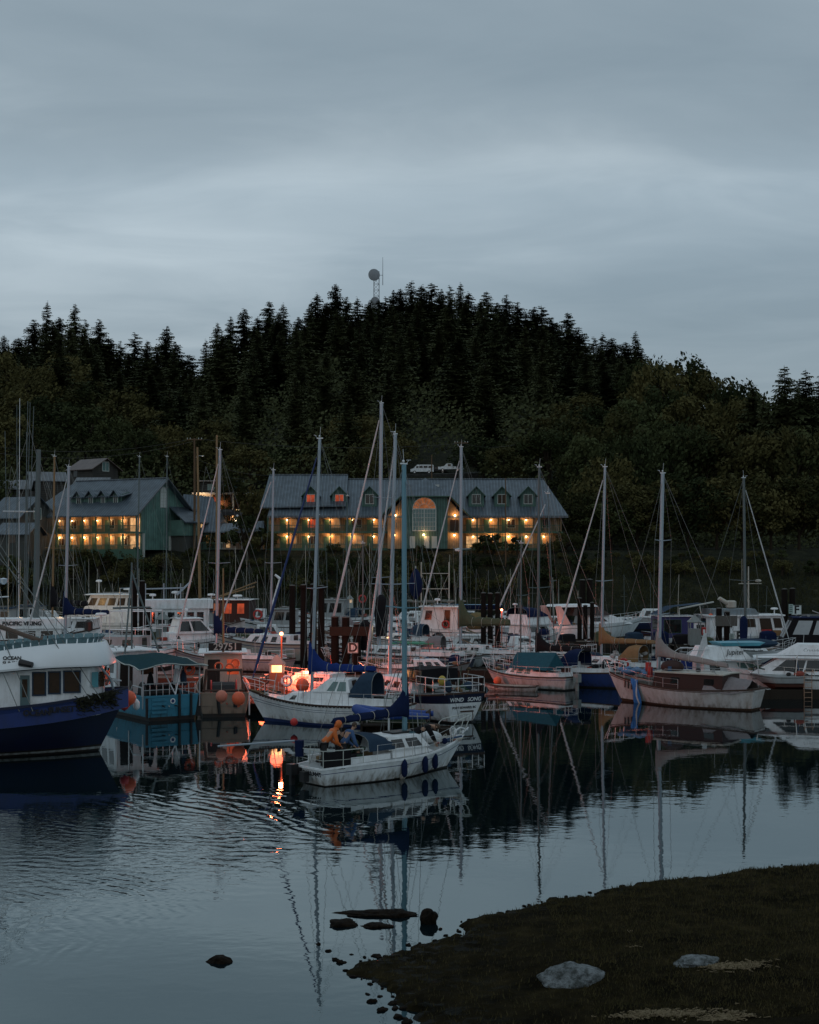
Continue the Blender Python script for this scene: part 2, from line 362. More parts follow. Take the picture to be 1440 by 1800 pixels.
def rails(h, parent, t0,t1,n, ht=0.6, wires=2, r=0.012, sides=(-1,1), inset=0.06, name='lifeline_rail', top=False):
    mb=MB()
    for s in sides:
        pts=[]
        for i in range(n+1):
            t=t0+(t1-t0)*i/n; x,w,z=h.pt(t,1.0); w=max(w-inset,0.02); pts.append(Vector((x,s*w,z))); mb.tube((x,s*w,z-0.01),(x,s*w,z+ht),r,n=5)
        for k in range(wires):
            zz=ht*(k+1)/wires-0.01
            for a,b in zip(pts[:-1],pts[1:]): mb.tube(a+Vector((0,0,zz)),b+Vector((0,0,zz)),(r if (top and k==wires-1) else 0.006),n=4)
    mb.build(name, STEEL, parent)
def pulpit(h, parent, t0=0.86, ht=0.62, fwd=0.25, r=0.016, name='pulpit'):
    mb=MB()
    for zz,f in ((1.0,fwd),(0.5,fwd*0.4)):
        a=[]
        for t in (t0,(t0+1)/2):
            x,w,z=h.pt(t,1.0); a.append((x,w,z))
        x,w,z=h.pt(1.0,1.0)
        pts=[(a[0][0],-a[0][1],a[0][2]+ht*zz),(a[1][0],-a[1][1]-0.03,a[1][2]+ht*zz),(x+f,-0.16,z+ht*zz*1.02),(x+f+0.06,0,z+ht*zz*1.02),(x+f,0.16,z+ht*zz*1.02),(a[1][0],a[1][1]+0.03,a[1][2]+ht*zz),(a[0][0],a[0][1],a[0][2]+ht*zz)]
        mb.path(pts, r if zz==1 else r*.7, 6)
    for s in (-1,1):
        for t in (t0,(t0+1)/2+0.01):
            xx,w,z=h.pt(t,1.0); mb.tube((xx,s*(w-0.02),z-0.01),(xx+0.03,s*w,z+ht),r,n=6)
        mb.tube((x-0.08,s*0.06,z),(x+fwd,s*0.15,z+ht),r,n=6)
    mb.build(name, STEEL, parent)
def pushpit(h, parent, t1=0.1, ht=0.62, r=0.016, name='pushpit'):
    mb=MB()
    for zz in (1.0,0.5):
        x1,w1,z1=h.pt(t1,1.0); x0,w0,z0=h.pt(0.0,1.0)
        mb.path([(x1,-w1+.05,z1+ht*zz),(x0+.1,-w0+.04,z0+ht*zz),(x0+.04,-w0+.25,z0+ht*zz),(x0+.04,w0-.25,z0+ht*zz),(x0+.1,w0-.04,z0+ht*zz),(x1,w1-.05,z1+ht*zz)], r if zz==1 else r*.7, 6)
    for s in (-1,1):
        mb.tube((x1,s*(w1-.05),z1),(x1,s*(w1-.05),z1+ht),r,n=6); mb.tube((x0+.1,s*(w0-.04),z0),(x0+.1,s*(w0-.04),z0+ht),r,n=6); mb.tube((x0+.04,s*(w0-.3),z0),(x0+.04,s*(w0-.3),z0+ht),r*.8,n=6)
    mb.build(name, STEEL, parent)
def rig(parent, h, mt, zt, lean=(0,0), mat=ALU, r=0.075, spr=(0.5,), sprw=0.9, furl=None, furlr=0.07, boom=None, cover=None, coverr=0.17, boomz=1.1, base=None, backstay=True, frac=0.98, ties=True, top=True, tail=None, wire_r=0.009, droop=0.0, rad=None, bag=None):
    """mast at station mt, top at height zt above the water; lean = offset of the masthead in boat axes"""
    x,_,zd=h.pt(mt,1.0); zb=zd if base is None else base
    A=Vector((x,0,zb)); T=Vector((x+lean[0],lean[1],zt))
    def at(f): return A.lerp(T,f)
    m=MB()
    m.path([at(0),at(0.5),at(1)],[r,r,r*0.88],10)
    mast=m.build('mast', mat, parent, smooth=True)
    q=MB(); u=at(1)
    if top:
        q.box(u.x-.16,u.x+.14,u.y-.05,u.y+.05,u.z,u.z+.05); q.tube(u,u+Vector((-.05,0,.55)),0.008,n=4); q.tube(u+Vector((.1,0,0)),u+Vector((.25,0,.16)),0.008,n=4); q.ball(u+Vector((0,.03,.12)),.05,8,5); q.tube(u+Vector((.25,-.12,.16)),u+Vector((.25,.14,.17)),0.012,n=4)
        q.build('masthead_fitting', STEEL, mast)
    sp=[]
    for f in spr:
        c=at(f); mb=MB(); mb.path([c+Vector((-.12,-sprw,.05)),c,c+Vector((-.12,sprw,.05))],[0.018,0.03,0.018],6); mb.build('spreader', mat, mast)
        sp.append(c)
    ws=[]; w=h.hw(mt)
    for s in (-1,1):
        ch=Vector((x-.12,s*(w-.04),h.zs(mt)))
        tip=[c+Vector((-.12,s*sprw,.05)) for c in sp]
        ws.append((ch, tip[0] if tip else T))
        for a,b in zip(tip[:-1],tip[1:]): ws.append((a,b))
        if tip: ws.append((tip[-1],at(0.985))); ws.append((ch+Vector((.35,0,0)),sp[0])); ws.append((ch-Vector((.35,0,0)),sp[0]))
    xb,_,zb2=h.pt(1.0,1.0); xs,ww,z0=h.pt(0.0,1.0)
    fs0=Vector((xb-.1,0,zb2+.1)); fs1=at(frac)
    ws.append((fs0,fs1))
    if backstay: ws.append((Vector((xs+.05,0,z0)),T))
    MB().wires(ws,wire_r).build('rigging', WIRE, mast)
    if furl is not None:
        d=fs1-fs0; k=10; pts=[fs0+d*(0.04+0.92*i/k)+Vector((0,0,0)) for i in range(k+1)]
        rr=[furlr*(0.35 if i==0 else (1.0-0.55*i/k)) *(1+0.12*math.sin(i*2.3)) for i in range(k+1)]
        MB().path(pts,rr,8).build('furled_headsail', furl, parent, smooth=True)
    if boom:
        bz=A.z+boomz if base is None else zd+boomz
        g=Vector((x-.1,0,bz)); e=Vector((x-boom,0,bz-droop)); mb=MB(); mb.tube(g,e,0.05,n=8); bo=mb.build('boom', mat, parent)
        MB().wires([(e,T),(e+Vector((.4,0,0)),Vector((e.x+.4,0,z0+.1)))],0.007).build('topping_lift', WIRE, bo)
        if cover is not None:
            k=18; rings=[]
            for i in range(k+1):
                f=i/k; c=g.lerp(e,f*1.0+0.0)
                hh=coverr*(1-0.45*f)*(1+0.10*math.sin(i*1.9+x)+0.06*math.sin(i*3.7)); top_=hh*2*(1.05+ (2.4*max(0,1-f*5))**1.0)
                ring=[]
                for j in range(10):
                    a=2*PI*j/10; yy=hh*math.sin(a)*(0.75 if math.cos(a)>0 else 1); zz=(top_*0.62 if math.cos(a)>0 else hh*.8)*math.cos(a)
                    ring.append(c+Vector((0.05*math.sin(3*a+i),yy,zz+0.03)))
                rings.append(ring)
            c=g+Vector((0.22,0,0)); rings.insert(0,[c+Vector((0,0.14*math.sin(2*PI*j/10),(1.0 if math.cos(2*PI*j/10)>0 else .25)*math.cos(2*PI*j/10)*(1.0*coverr/0.17))) for j in range(10)])
            cv=MB().loft(rings, closed=True, cap=True).build('sail_cover', cover, parent, smooth=60)
            if ties:
                tb=MB()
                for f in (0.25,0.45,0.65,0.85):
                    c=g.lerp(e,f); tb.torus(c+Vector((0,0,.05)), coverr*(1-0.45*f)*1.13, 0.012, 'x', 12, 4)
                tb.build('sail_tie', WIREW, cv)
    if rad:
        c=at(rad)+Vector((.2,0,0)); mb=MB().lathe(c,[(.02,0),(.24,.02),(.27,.1),(.2,.2),(.02,.24)],12); mb.tube(c-Vector((.2,0,0)),c,.03); mb.build('radar_dome', WHITE, mast, smooth=True)
    if bag is not None:
        f0=bag[0]; f1=bag[1]; k=8; rings=[]
        for i in range(k+1):
            f=i/k; c=Vector((x-.1,0,f0+(f1-f0)*f)); rr=bag[3]*(0.75+0.35*math.sin(PI*(0.15+0.7*(1-f))))*(1 if i<k else .35)
            rings.append([c+Vector((-.1+rr*1.0*math.cos(2*PI*j/10),rr*math.sin(2*PI*j/10),0)) for j in range(10)])
        MB().loft(rings,closed=True,cap=True).build('sail_cover', bag[2], parent, smooth=60)
    return mast
def hoopcanvas(parent, x0,x1,w,z0,z1, mat, name='spray_hood', drop=0.35, n=8, winm=None):
    """a spray hood or bimini: hoops from aft (x0) to the front (x1), low at the front"""
    rings=[]; fr=[(x0,1.0),(x0+(x1-x0)*.35,1.04),(x0+(x1-x0)*.65,.93),(x1,drop)]
    for x,k in fr:
        rings.append([Vector((x,-w*math.cos(PI*j/n)*(1 if k>.5 else .96),z0+(z1-z0)*k*(abs(math.sin(PI*j/n))**.45))) for j in range(n+1)])
    o=MB().loft(rings).build(name, mat, parent, smooth=60)
    f=MB()
    f.path(rings[0],0.014,5)
    f.build('hoop_frame', GREYP, o); return o
# ---------------------------------------------------------------- camera
cd=bpy.data.cameras.new('camera'); cam=bpy.data.objects.new('camera',cd); COL.objects.link(cam); SC.camera=cam
cam.location=(0,0,H); cam.rotation_euler=(R(90),0,0)
cd.sensor_fit='VERTICAL'; cd.sensor_height=36.0; cd.lens=36.0*F/1800; cd.shift_y=75/1800.0; cd.clip_start=0.5; cd.clip_end=6000
# ---------------------------------------------------------------- dusk sky and a very weak, wide sun behind the cloud
w=bpy.data.worlds.new('World'); SC.world=w; w.use_nodes=True
nt=w.node_tree; N=nt.nodes; L=nt.links; bg=N['Background']
SUN_EL,SUN_ROT=R(6),R(200)
sky=N.new('ShaderNodeTexSky'); sky.sky_type='NISHITA'; sky.sun_disc=False; sky.sun_elevation=SUN_EL; sky.sun_rotation=SUN_ROT
tc=N.new('ShaderNodeTexCoord'); sx=N.new('ShaderNodeSeparateXYZ'); L.new(tc.outputs['Generated'],sx.inputs[0])
def mth(op,a,b=None,clamp=False):
    n=N.new('ShaderNodeMath'); n.operation=op; n.use_clamp=clamp
    for i,v in enumerate((a,b)):
        if v is None: continue
        if isinstance(v,(int,float)): n.inputs[i].default_value=v
        else: L.new(v,n.inputs[i])
    return n.outputs[0]
zc=mth('ADD',mth('MAXIMUM',sx.outputs['Z'],0.0),0.10)
cx=N.new('ShaderNodeCombineXYZ'); L.new(mth('DIVIDE',sx.outputs['X'],zc),cx.inputs[0]); L.new(mth('DIVIDE',sx.outputs['Y'],zc),cx.inputs[1])
mp=N.new('ShaderNodeMapping'); mp.inputs['Scale'].default_value=(0.62,1.0,1); mp.inputs['Rotation'].default_value=(0,0,R(14)); mp.inputs['Location'].default_value=(3.3,1.1,0)
L.new(cx.outputs[0],mp.inputs['Vector'])
n1=N.new('ShaderNodeTexNoise'); n1.inputs['Scale'].default_value=0.75; n1.inputs['Detail'].default_value=5; n1.inputs['Roughness'].default_value=0.5; n1.inputs['Distortion'].default_value=0.3
L.new(mp.outputs[0],n1.inputs['Vector'])
n2=N.new('ShaderNodeTexNoise'); n2.inputs['Scale'].default_value=2.6; n2.inputs['Detail'].default_value=6; n2.inputs['Roughness'].default_value=0.55; n2.inputs['Distortion'].default_value=0.6
L.new(mp.outputs[0],n2.inputs['Vector'])
cl=mth('ADD',mth('MULTIPLY',n1.outputs['Fac'],0.72),mth('MULTIPLY',n2.outputs['Fac'],0.28))
rp=N.new('ShaderNodeValToRGB'); e=rp.color_ramp.elements
e[0].position=0.36; e[0].color=(0.228,0.298,0.356,1); e[1].position=0.66; e[1].color=(0.410,0.490,0.548,1)
k=rp.color_ramp.elements.new(0.5); k.color=(0.284,0.358,0.417,1)
L.new(cl,rp.inputs['Fac'])
# slightly brighter band low in the sky, brighter again overhead
el=N.new('ShaderNodeValToRGB'); ee=el.color_ramp.elements
ee[0].position=0.0; ee[0].color=(0.80,)*3+(1,); ee[1].position=1.0; ee[1].color=(1.25,)*3+(1,)
for p_,v_ in ((0.10,0.90),(0.16,1.0),(0.205,1.10),(0.245,1.14),(0.28,1.0),(0.38,0.97),(0.5,0.92),(0.7,1.05)):
    q_=ee.new(p_); q_.color=(v_,v_,v_,1)
L.new(mth('MAXIMUM',sx.outputs['Z'],0.0),el.inputs['Fac'])
mu=N.new('ShaderNodeMix'); mu.data_type='RGBA'; mu.blend_type='MULTIPLY'; mu.inputs['Factor'].default_value=1
L.new(rp.outputs['Color'],mu.inputs['A']); L.new(el.outputs['Color'],mu.inputs['B'])
sk=N.new('ShaderNodeMix'); sk.data_type='RGBA'; sk.blend_type='ADD'; sk.inputs['Factor'].default_value=0.006
L.new(mu.outputs['Result'],sk.inputs['A']); L.new(sky.outputs['Color'],sk.inputs['B'])
L.new(sk.outputs['Result'],bg.inputs['Color']); bg.inputs['Strength'].default_value=1.0
sd=bpy.data.lights.new('sun','SUN'); sd.energy=0.10; sd.angle=R(30); sd.color=(0.85,0.92,1.0)
so=bpy.data.objects.new('sun',sd); COL.objects.link(so); so.rotation_euler=(R(60),0,R(-30))
SC.view_settings.view_transform='Standard'; SC.view_settings.look='None'; SC.view_settings.exposure=0; SC.view_settings.gamma=1
SC.cycles.use_denoising=True
SC.cycles.max_bounces=6; SC.cycles.glossy_bounces=3; SC.cycles.transparent_max_bounces=8
# ---------------------------------------------------------------- water
def water():
    mb=MB(); xs=[-420,-120,-40,0,40,120,420]; ys=[-40,20,60,120,240]
    mb.add([(x,y,0) for y in ys for x in xs],[(j*7+i,j*7+i+1,(j+1)*7+i+1,(j+1)*7+i) for j in range(4) for i in range(6)])
    m=bpy.data.materials.new('harbour_water'); nt,N,L,b=nodes(m)
    b.inputs['Base Color'].default_value=(0.0022,0.0075,0.0100,1); b.inputs['Specular Tint'].default_value=(0.68,0.96,1.0,1); b.inputs['Roughness'].default_value=0.015; b.inputs['IOR'].default_value=2.35
    geo=N.new('ShaderNodeTexCoord')
    def M(op,a,b_=None,c_=None,clamp=False):
        n=N.new('ShaderNodeMath'); n.operation=op; n.use_clamp=clamp
        for i,v in enumerate((a,b_,c_)):
            if v is None: continue
            if isinstance(v,(int,float)): n.inputs[i].default_value=v
            else: L.new(v,n.inputs[i])
        return n.outputs[0]
    def noise_(scale,detail,vec,rough=0.5,dist=0.0):
        n=N.new('ShaderNodeTexNoise'); n.inputs['Scale'].default_value=scale; n.inputs['Detail'].default_value=detail; n.inputs['Roughness'].default_value=rough; n.inputs['Distortion'].default_value=dist
        L.new(vec,n.inputs['Vector']); return n.outputs['Fac']
    def mapping(sc,rot=0,loc=(0,0,0)):
        n=N.new('ShaderNodeMapping'); n.inputs['Scale'].default_value=sc; n.inputs['Rotation'].default_value=(0,0,rot); n.inputs['Location'].default_value=loc
        L.new(geo.outputs['Object'],n.inputs['Vector']); return n.outputs[0]
    o=geo.outputs['Object']
    def dist_to(cx,cy):
        v=N.new('ShaderNodeVectorMath'); v.operation='DISTANCE'; L.new(o,v.inputs[0]); v.inputs[1].default_value=(cx,cy,0); return v.outputs['Value']
    def band(d,a,b2,c,d2):   # soft window
        r1=N.new('ShaderNodeMapRange'); r1.interpolation_type='SMOOTHSTEP'; r1.inputs['From Min'].default_value=a; r1.inputs['From Max'].default_value=b2; L.new(d,r1.inputs['Value'])
        r2=N.new('ShaderNodeMapRange'); r2.interpolation_type='SMOOTHSTEP'; r2.inputs['From Min'].default_value=c; r2.inputs['From Max'].default_value=d2; r2.inputs['To Min'].default_value=1; r2.inputs['To Max'].default_value=0; L.new(d,r2.inputs['Value'])
        return M('MULTIPLY',r1.outputs[0],r2.outputs[0])
    big=noise_(0.22,2,mapping((1,1,1)))
    med=noise_(1.1,3,mapping((1,1,1),R(15),(3,7,0)))
    # calm swell everywhere (metres of height)
    swell=M('MULTIPLY',M('SUBTRACT',noise_(0.9,2,mapping((1,1.3,1),R(20))),0.5),0.0036)
    fine=M('MULTIPLY',M('SUBTRACT',noise_(3.2,2,mapping((1,1.5,1),R(-10))),0.5),0.0009)
    # wake arcs of the boat that has just come in from the lower left
    def arcs(c,lam,amp,win,wc,wr,ph):
        d=dist_to(*c); dd=M('ADD',M('ADD',d,M('MULTIPLY',M('SUBTRACT',big,0.5),ph)),M('MULTIPLY',M('SUBTRACT',med,0.5),0.75))
        s=M('SINE',M('MULTIPLY',dd,2*PI/lam))
        mk=band(d,*win); m2=band(dist_to(*wc),-2,-1,wr*0.45,wr)
        br=N.new('ShaderNodeMapRange'); br.inputs['From Min'].default_value=0.36; br.inputs['From Max'].default_value=0.56; L.new(noise_(0.45,2,mapping((1,1,1),0,(5,2,0))),br.inputs['Value'])
        return M('MULTIPLY',M('MULTIPLY',s,amp),M('MULTIPLY',M('MULTIPLY',mk,m2),br.outputs[0]))
    a1=arcs((-17.5,35.5),0.52,0.0036,(7,10,17,20),(-5.8,43.4),5.6,2.6)
    a2=arcs((-4,50.5),0.60,0.0025,(3,6,18,22),(-8.6,39.0),7.5,3.4)
    a3=arcs((-16,28),0.36,0.0030,(3,6,14,17),(-9.0,32.0),5.5,2.0)
    a4=arcs((6,58),0.7,0.0010,(10,13,26,32),(-5.0,36.5),5.5,2.5)
    # chop zone
    cz=M('MULTIPLY',band(dist_to(-9.8,38.0),-2,-1,3.5,8.5),M('MULTIPLY',M('SUBTRACT',noise_(3.4,3,mapping((1,1.1,1),R(30)),0.5,0.6),0.5),0.014))
    h=M('ADD',M('ADD',M('ADD',swell,fine),M('ADD',a1,a2)),M('ADD',M('ADD',a3,a4),cz))
    # the far basin between the boats is almost a mirror
    far=N.new('ShaderNodeMapRange'); sp=N.new('ShaderNodeSeparateXYZ'); L.new(o,sp.inputs[0]); L.new(sp.outputs['Y'],far.inputs['Value'])
    far.inputs['From Min'].default_value=46; far.inputs['From Max'].default_value=66; far.inputs['To Min'].default_value=1.0; far.inputs['To Max'].default_value=0.45
    bp=N.new('ShaderNodeBump'); bp.inputs['Strength'].default_value=1.0; bp.inputs['Distance'].default_value=1.0
    L.new(M('MULTIPLY',h,far.outputs[0]),bp.inputs['Height']); L.new(bp.outputs[0],b.inputs['Normal'])
    mb_=mb.build('water',m); tag(mb_,'still dark harbour water with reflections and wake ripples',None,None,'structure')
water()
# ---------------------------------------------------------------- ground
def lerp_tab(tab,x):
    if x<=tab[0][0]: return tab[0][1]
    for (a,b),(c,d) in zip(tab[:-1],tab[1:]):
        if x<=c: return b+(d-b)*(x-a)/(c-a)
    return tab[-1][1]
TREELINE=[(-600,700),(-200,640),(0,590),(50,575),(80,548),(130,552),(170,570),(215,603),(245,590),(290,582),(330,632),(350,620),(380,575),(430,552),(470,538),(510,540),(555,520),(590,505),(625,535),(660,512),(700,505),(760,498),(810,500),(850,520),(900,530),(950,545),(1000,565),(1040,590),(1080,600),(1112,592),(1135,640),(1200,650),(1260,672),(1320,692),(1360,690),(1385,655),(1440,660),(1600,690),(2000,760)]
RY=640.0
def far(y): return y if y<268 else 268+(y-268)*(640-268)/(420-268.0)
def ground_z(x,y):
    if y<214: return -1.0
    px=720+x/y*F if y<RY else 720+x/RY*F
    if y<240:
        t=(y-214)/26.0; base=-1.0+9.6*sm(t*0.9+0.02)**0.9 if t<1 else 8.6
        return base+0.35*noise.noise(Vector((x*.12,y*.12,0)))
    g=H+(975-lerp_tab(TREELINE,px))/F*RY-31.0
    if y<268: z=8.6+(y-240)*0.02
    elif y<RY: z=9.1+(g-9.1)*((y-268)/(RY-268))**0.92
    else: z=g-(y-RY)*0.10
    return z+0.6*noise.noise(Vector((x*.05,y*.05,3)))*min(1,(y-240)/30)
def groundmat(name,a,b_,c_,sc,bump=1.0):
    m=bpy.data.materials.new(name); nt,N,L,b=nodes(m)
    tc=N.new('ShaderNodeTexCoord'); n=N.new('ShaderNodeTexNoise'); n.inputs['Scale'].default_value=sc; n.inputs['Detail'].default_value=8; n.inputs['Roughness'].default_value=0.65
    L.new(tc.outputs['Object'],n.inputs['Vector'])
    r=N.new('ShaderNodeValToRGB'); r.color_ramp.elements[0].position=.35; r.color_ramp.elements[0].color=(*a,1); r.color_ramp.elements[1].position=.68; r.color_ramp.elements[1].color=(*c_,1)
    q=r.color_ramp.elements.new(.52); q.color=(*b_,1); L.new(n.outputs['Fac'],r.inputs['Fac']); L.new(r.outputs['Color'],b.inputs['Base Color'])
    b.inputs['Roughness'].default_value=.95; b.inputs['Specular IOR Level'].default_value=0.15
    n2=N.new('ShaderNodeTexNoise'); n2.inputs['Scale'].default_value=sc*6; n2.inputs['Detail'].default_value=6; L.new(tc.outputs['Object'],n2.inputs['Vector'])
    bp=N.new('ShaderNodeBump'); bp.inputs['Strength'].default_value=bump; bp.inputs['Distance'].default_value=.3/sc; L.new(n2.outputs['Fac'],bp.inputs['Height']); L.new(bp.outputs[0],b.inputs['Normal'])
    return m
def grid(name,xs,ys,fz,mat,label):
    vs=[(x,y,fz(x,y)) for y in ys for x in xs]; n=len(xs)
    fs=[(j*n+i,j*n+i+1,(j+1)*n+i+1,(j+1)*n+i) for j in range(len(ys)-1) for i in range(n-1)]
    o=MB().add(vs,fs).build(name,mat,smooth=180,fix=False); tag(o,label,None,None,'structure'); return o
HILLM=groundmat('forest_floor',(0.010,0.011,0.006),(0.020,0.022,0.011),(0.04,0.038,0.018),0.35)
grid('hill',[-420+7*i for i in range(121)],[213+3*i for i in range(10)]+[243+6*i for i in range(80)]+[760,900,1400,3000],ground_z,HILLM,'wooded hill rising behind the harbour')
# foreground shore, outline at the water's edge from the photograph's perspective
SHORE=[(28,38.8),(16,37.0)]+[(W(*p).x,W(*p).y) for p in ((1440,1524),(1380,1530),(1300,1536),(1240,1546),(1180,1552),(1120,1560),(1060,1572),(1000,1583),(940,1596),(900,1604),(870,1618),(835,1622),(800,1645),(775,1660),(735,1665),(705,1678),(660,1690),(620,1698),(640,1718),(680,1745),(720,1775),(745,1800))]+[(0.6,23.0),(1.5,19.0),(-1.5,14.0),(-9,10.0),(-30,6.0),(-30,-30),(40,-30),(40,39)]
def inside(x,y,pl):
    c=False; j=len(pl)-1
    for i in range(len(pl)):
        a,b=pl[i],pl[j]
        if (a[1]>y)!=(b[1]>y) and x<(b[0]-a[0])*(y-a[1])/(b[1]-a[1])+a[0]: c=not c
        j=i
    return c
def sdist(x,y,pl):
    d=1e9; n=len(pl)
    for i in range(n):
        a=pl[i]; b=pl[(i+1)%n]; vx,vy=b[0]-a[0],b[1]-a[1]; t=((x-a[0])*vx+(y-a[1])*vy)/(vx*vx+vy*vy+1e-9); t=max(0,min(1,t))
        d=min(d,(x-a[0]-t*vx)**2+(y-a[1]-t*vy)**2)
    d=math.sqrt(d); return d if inside(x,y,pl) else -d
def shore_z(x,y):
    d=sdist(x,y,SHORE)
    d+=0.36*noise.noise(Vector((x*1.1,y*1.1,0)))+0.24*noise.noise(Vector((x*3,y*3,1)))+0.07*noise.noise(Vector((x*8,y*8,1)))
    mud=sm((3.2-(x-0))/4.0)*sm((31-y)/3.0)     # the flat muddy point at the lower left of the shore
    if d<0: return max(-0.5,d*0.35)
    z=0.05+min(d,0.5)*0.22*(1-mud*.75)+d*0.055*(1-mud*.6)
    z+= (0.07*noise.noise(Vector((x*.9,y*.9,4)))+0.045*noise.noise(Vector((x*3.1,y*3.1,2)))+0.02*noise.noise(Vector((x*9,y*9,2))))*min(1,d*2)
    return min(z,2.2)
def shoremat():
    m=bpy.data.materials.new('mud_and_dark_turf'); nt,N,L,b=nodes(m)
    tc=N.new('ShaderNodeTexCoord'); n=N.new('ShaderNodeTexNoise'); n.inputs['Scale'].default_value=1.1; n.inputs['Detail'].default_value=10; n.inputs['Roughness'].default_value=.7; L.new(tc.outputs['Object'],n.inputs['Vector'])
    r=N.new('ShaderNodeValToRGB'); E=r.color_ramp.elements; E[0].position=.38; E[0].color=(.010,.008,.004,1); E[1].position=.74; E[1].color=(.065,.050,.022,1); q=E.new(.55); q.color=(.028,.022,.010,1)
    L.new(n.outputs['Fac'],r.inputs['Fac'])
    v=N.new('ShaderNodeTexVoronoi'); v.inputs['Scale'].default_value=9; L.new(tc.outputs['Object'],v.inputs['Vector'])
    n3=N.new('ShaderNodeTexNoise'); n3.inputs['Scale'].default_value=4; n3.inputs['Detail'].default_value=8; L.new(tc.outputs['Object'],n3.inputs['Vector'])
    # wet flats low down: smoother, greyer
    g=N.new('ShaderNodeNewGeometry'); s=N.new('ShaderNodeSeparateXYZ'); L.new(g.outputs['Position'],s.inputs[0])
    wr=N.new('ShaderNodeMapRange'); wr.inputs['From Min'].default_value=.05; wr.inputs['From Max'].default_value=.22; wr.inputs['To Min'].default_value=1; wr.inputs['To Max'].default_value=0; L.new(s.outputs['Z'],wr.inputs['Value'])
    wn=N.new('ShaderNodeMath'); wn.operation='MULTIPLY'; L.new(wr.outputs[0],wn.inputs[0])
    st=N.new('ShaderNodeMapRange'); st.inputs['From Min'].default_value=.5; st.inputs['From Max'].default_value=.62; L.new(n3.outputs['Fac'],st.inputs['Value']); L.new(st.outputs[0],wn.inputs[1])
    mx=N.new('ShaderNodeMix'); mx.data_type='RGBA'; mx.inputs['B'].default_value=(.020,.022,.020,1); L.new(wn.outputs[0],mx.inputs['Factor']); L.new(r.outputs['Color'],mx.inputs['A']); L.new(mx.outputs['Result'],b.inputs['Base Color'])
    rr=N.new('ShaderNodeMapRange'); rr.inputs['To Min'].default_value=.95; rr.inputs['To Max'].default_value=.3; L.new(wn.outputs[0],rr.inputs['Value']); L.new(rr.outputs[0],b.inputs['Roughness'])
    b.inputs['Specular IOR Level'].default_value=.03
    n2=N.new('ShaderNodeTexNoise'); n2.inputs['Scale'].default_value=14; n2.inputs['Detail'].default_value=8; n2.inputs['Roughness'].default_value=.75; L.new(tc.outputs['Object'],n2.inputs['Vector'])
    bp=N.new('ShaderNodeBump'); bp.inputs['Strength'].default_value=1; bp.inputs['Distance'].default_value=.12; L.new(n2.outputs['Fac'],bp.inputs['Height']); L.new(bp.outputs[0],b.inputs['Normal'])
    return m
grid('shore',[-9]+[-4+.16*i for i in range(140)]+[19,22,26,32,39],[-28,-10,2,10,16,19]+[21+.16*i for i in range(105)]+[38.4,39.2],shore_z,shoremat(),'dark muddy shore with turf in the foreground')
def tuft_mat():
    return paint('dark_olive_turf',(0.048,0.042,0.017),.9,.8,1.0,dark=(0.10,0.072,0.032),streak=False)
def turf():
    mb=MB(); r=random.Random(3)
    c=0
    while c<26000:
        y=23+15.5*r.random(); x=-2+ (0.31*y+2)*r.random()+0
        d=sdist(x,y,SHORE)
        if d<0.05: continue
        if x<3.0 and y<31.5 and r.random()<0.75: continue
        z=shore_z(x,y); hh=(0.03+0.07*r.random()**2)*(1.5 if d<0.5 and r.random()<.2 else 1); a=r.random()*PI; wd=.007+.010*r.random()
        dx,dy=math.cos(a)*wd,math.sin(a)*wd; lx,ly=(r.random()-.5)*hh*1.3,(r.random()-.5)*hh*1.3
        mb.add([(x-dx,y-dy,z-.02),(x+dx,y+dy,z-.02),(x+lx,y+ly,z+hh)],[(0,1,2)]); c+=1
    o=mb.build('turf_grass',tuft_mat(),fix=False); tag(o,'short dark grass growing on the muddy shore',None,None,'stuff')
turf()
# ---------------------------------------------------------------- rocks
ROCKM=paint('pale_granite',(0.24,0.26,0.265),.9,.95,3.0,bump=1.0,ramp=(.40,.62),dark=(0.05,0.055,0.05),streak=False)
WEED=paint('dark_seaweed_rock',(0.006,0.004,0.0025),.85,.6,5.0,bump=1.0,dark=(0.05,0.03,0.015),streak=False)
def rock(name,c,r,mat,seed,label,cat,rz=0,group=None,rough=.20):
    bm=bmesh.new(); bmesh.ops.create_icosphere(bm,subdivisions=5 if r[0]>.3 else 3,radius=1)
    for v in bm.verts:
        p=v.co.copy(); n=1+rough*1.3*noise.noise(p*1.2+Vector((seed,0,0)))+rough*.6*noise.noise(p*3.1+Vector((seed,4,0)))+rough*.3*noise.noise(p*7+Vector((seed,4,0)))+rough*.16*noise.noise(p*19+Vector((seed,4,0)))
        v.co=Vector((p.x*r[0],p.y*r[1],p.z*r[2]))*n
    me=bpy.data.meshes.new(name); bm.to_mesh(me); bm.free(); me.materials.append(mat); me.shade_smooth()
    o=bpy.data.objects.new(name,me); COL.objects.link(o); o.location=c; o.rotation_euler=(0,0,R(rz)); return tag(o,label,cat,group)
def onshore(px,py):
    p=W(px,py)
    for _ in range(6):
        z=shore_z(p.x,p.y); d=(H-z)*F/(py-HY); p=Vector(((px-720)/F*d,d,0))
    p.z=shore_z(p.x,p.y); return p
p=onshore(1003,1722); rock('boulder',p+Vector((0,0,-.02)),(.58,.45,.30),ROCKM,1.0,'large pale rounded boulder on the dark foreground shore','boulder')
p=onshore(1228,1693); rock('boulder',p+Vector((0,0,.0)),(.44,.32,.13),ROCKM,5.0,'low pale flat boulder sunk in turf, right of the large boulder','boulder')
p=W(385,1690); rock('shore_rock',p,(.24,.2,.12),WEED,2.0,'small dark weedy rock alone in the water at lower left','rock',rough=.3)
p=W(604,1625); rock('shore_rock',p+Vector((0,0,.02)),(.30,.26,.09),WEED,3.0,'low dark rock off the shore, leftmost of the cluster by the shore point','rock',rough=.3)
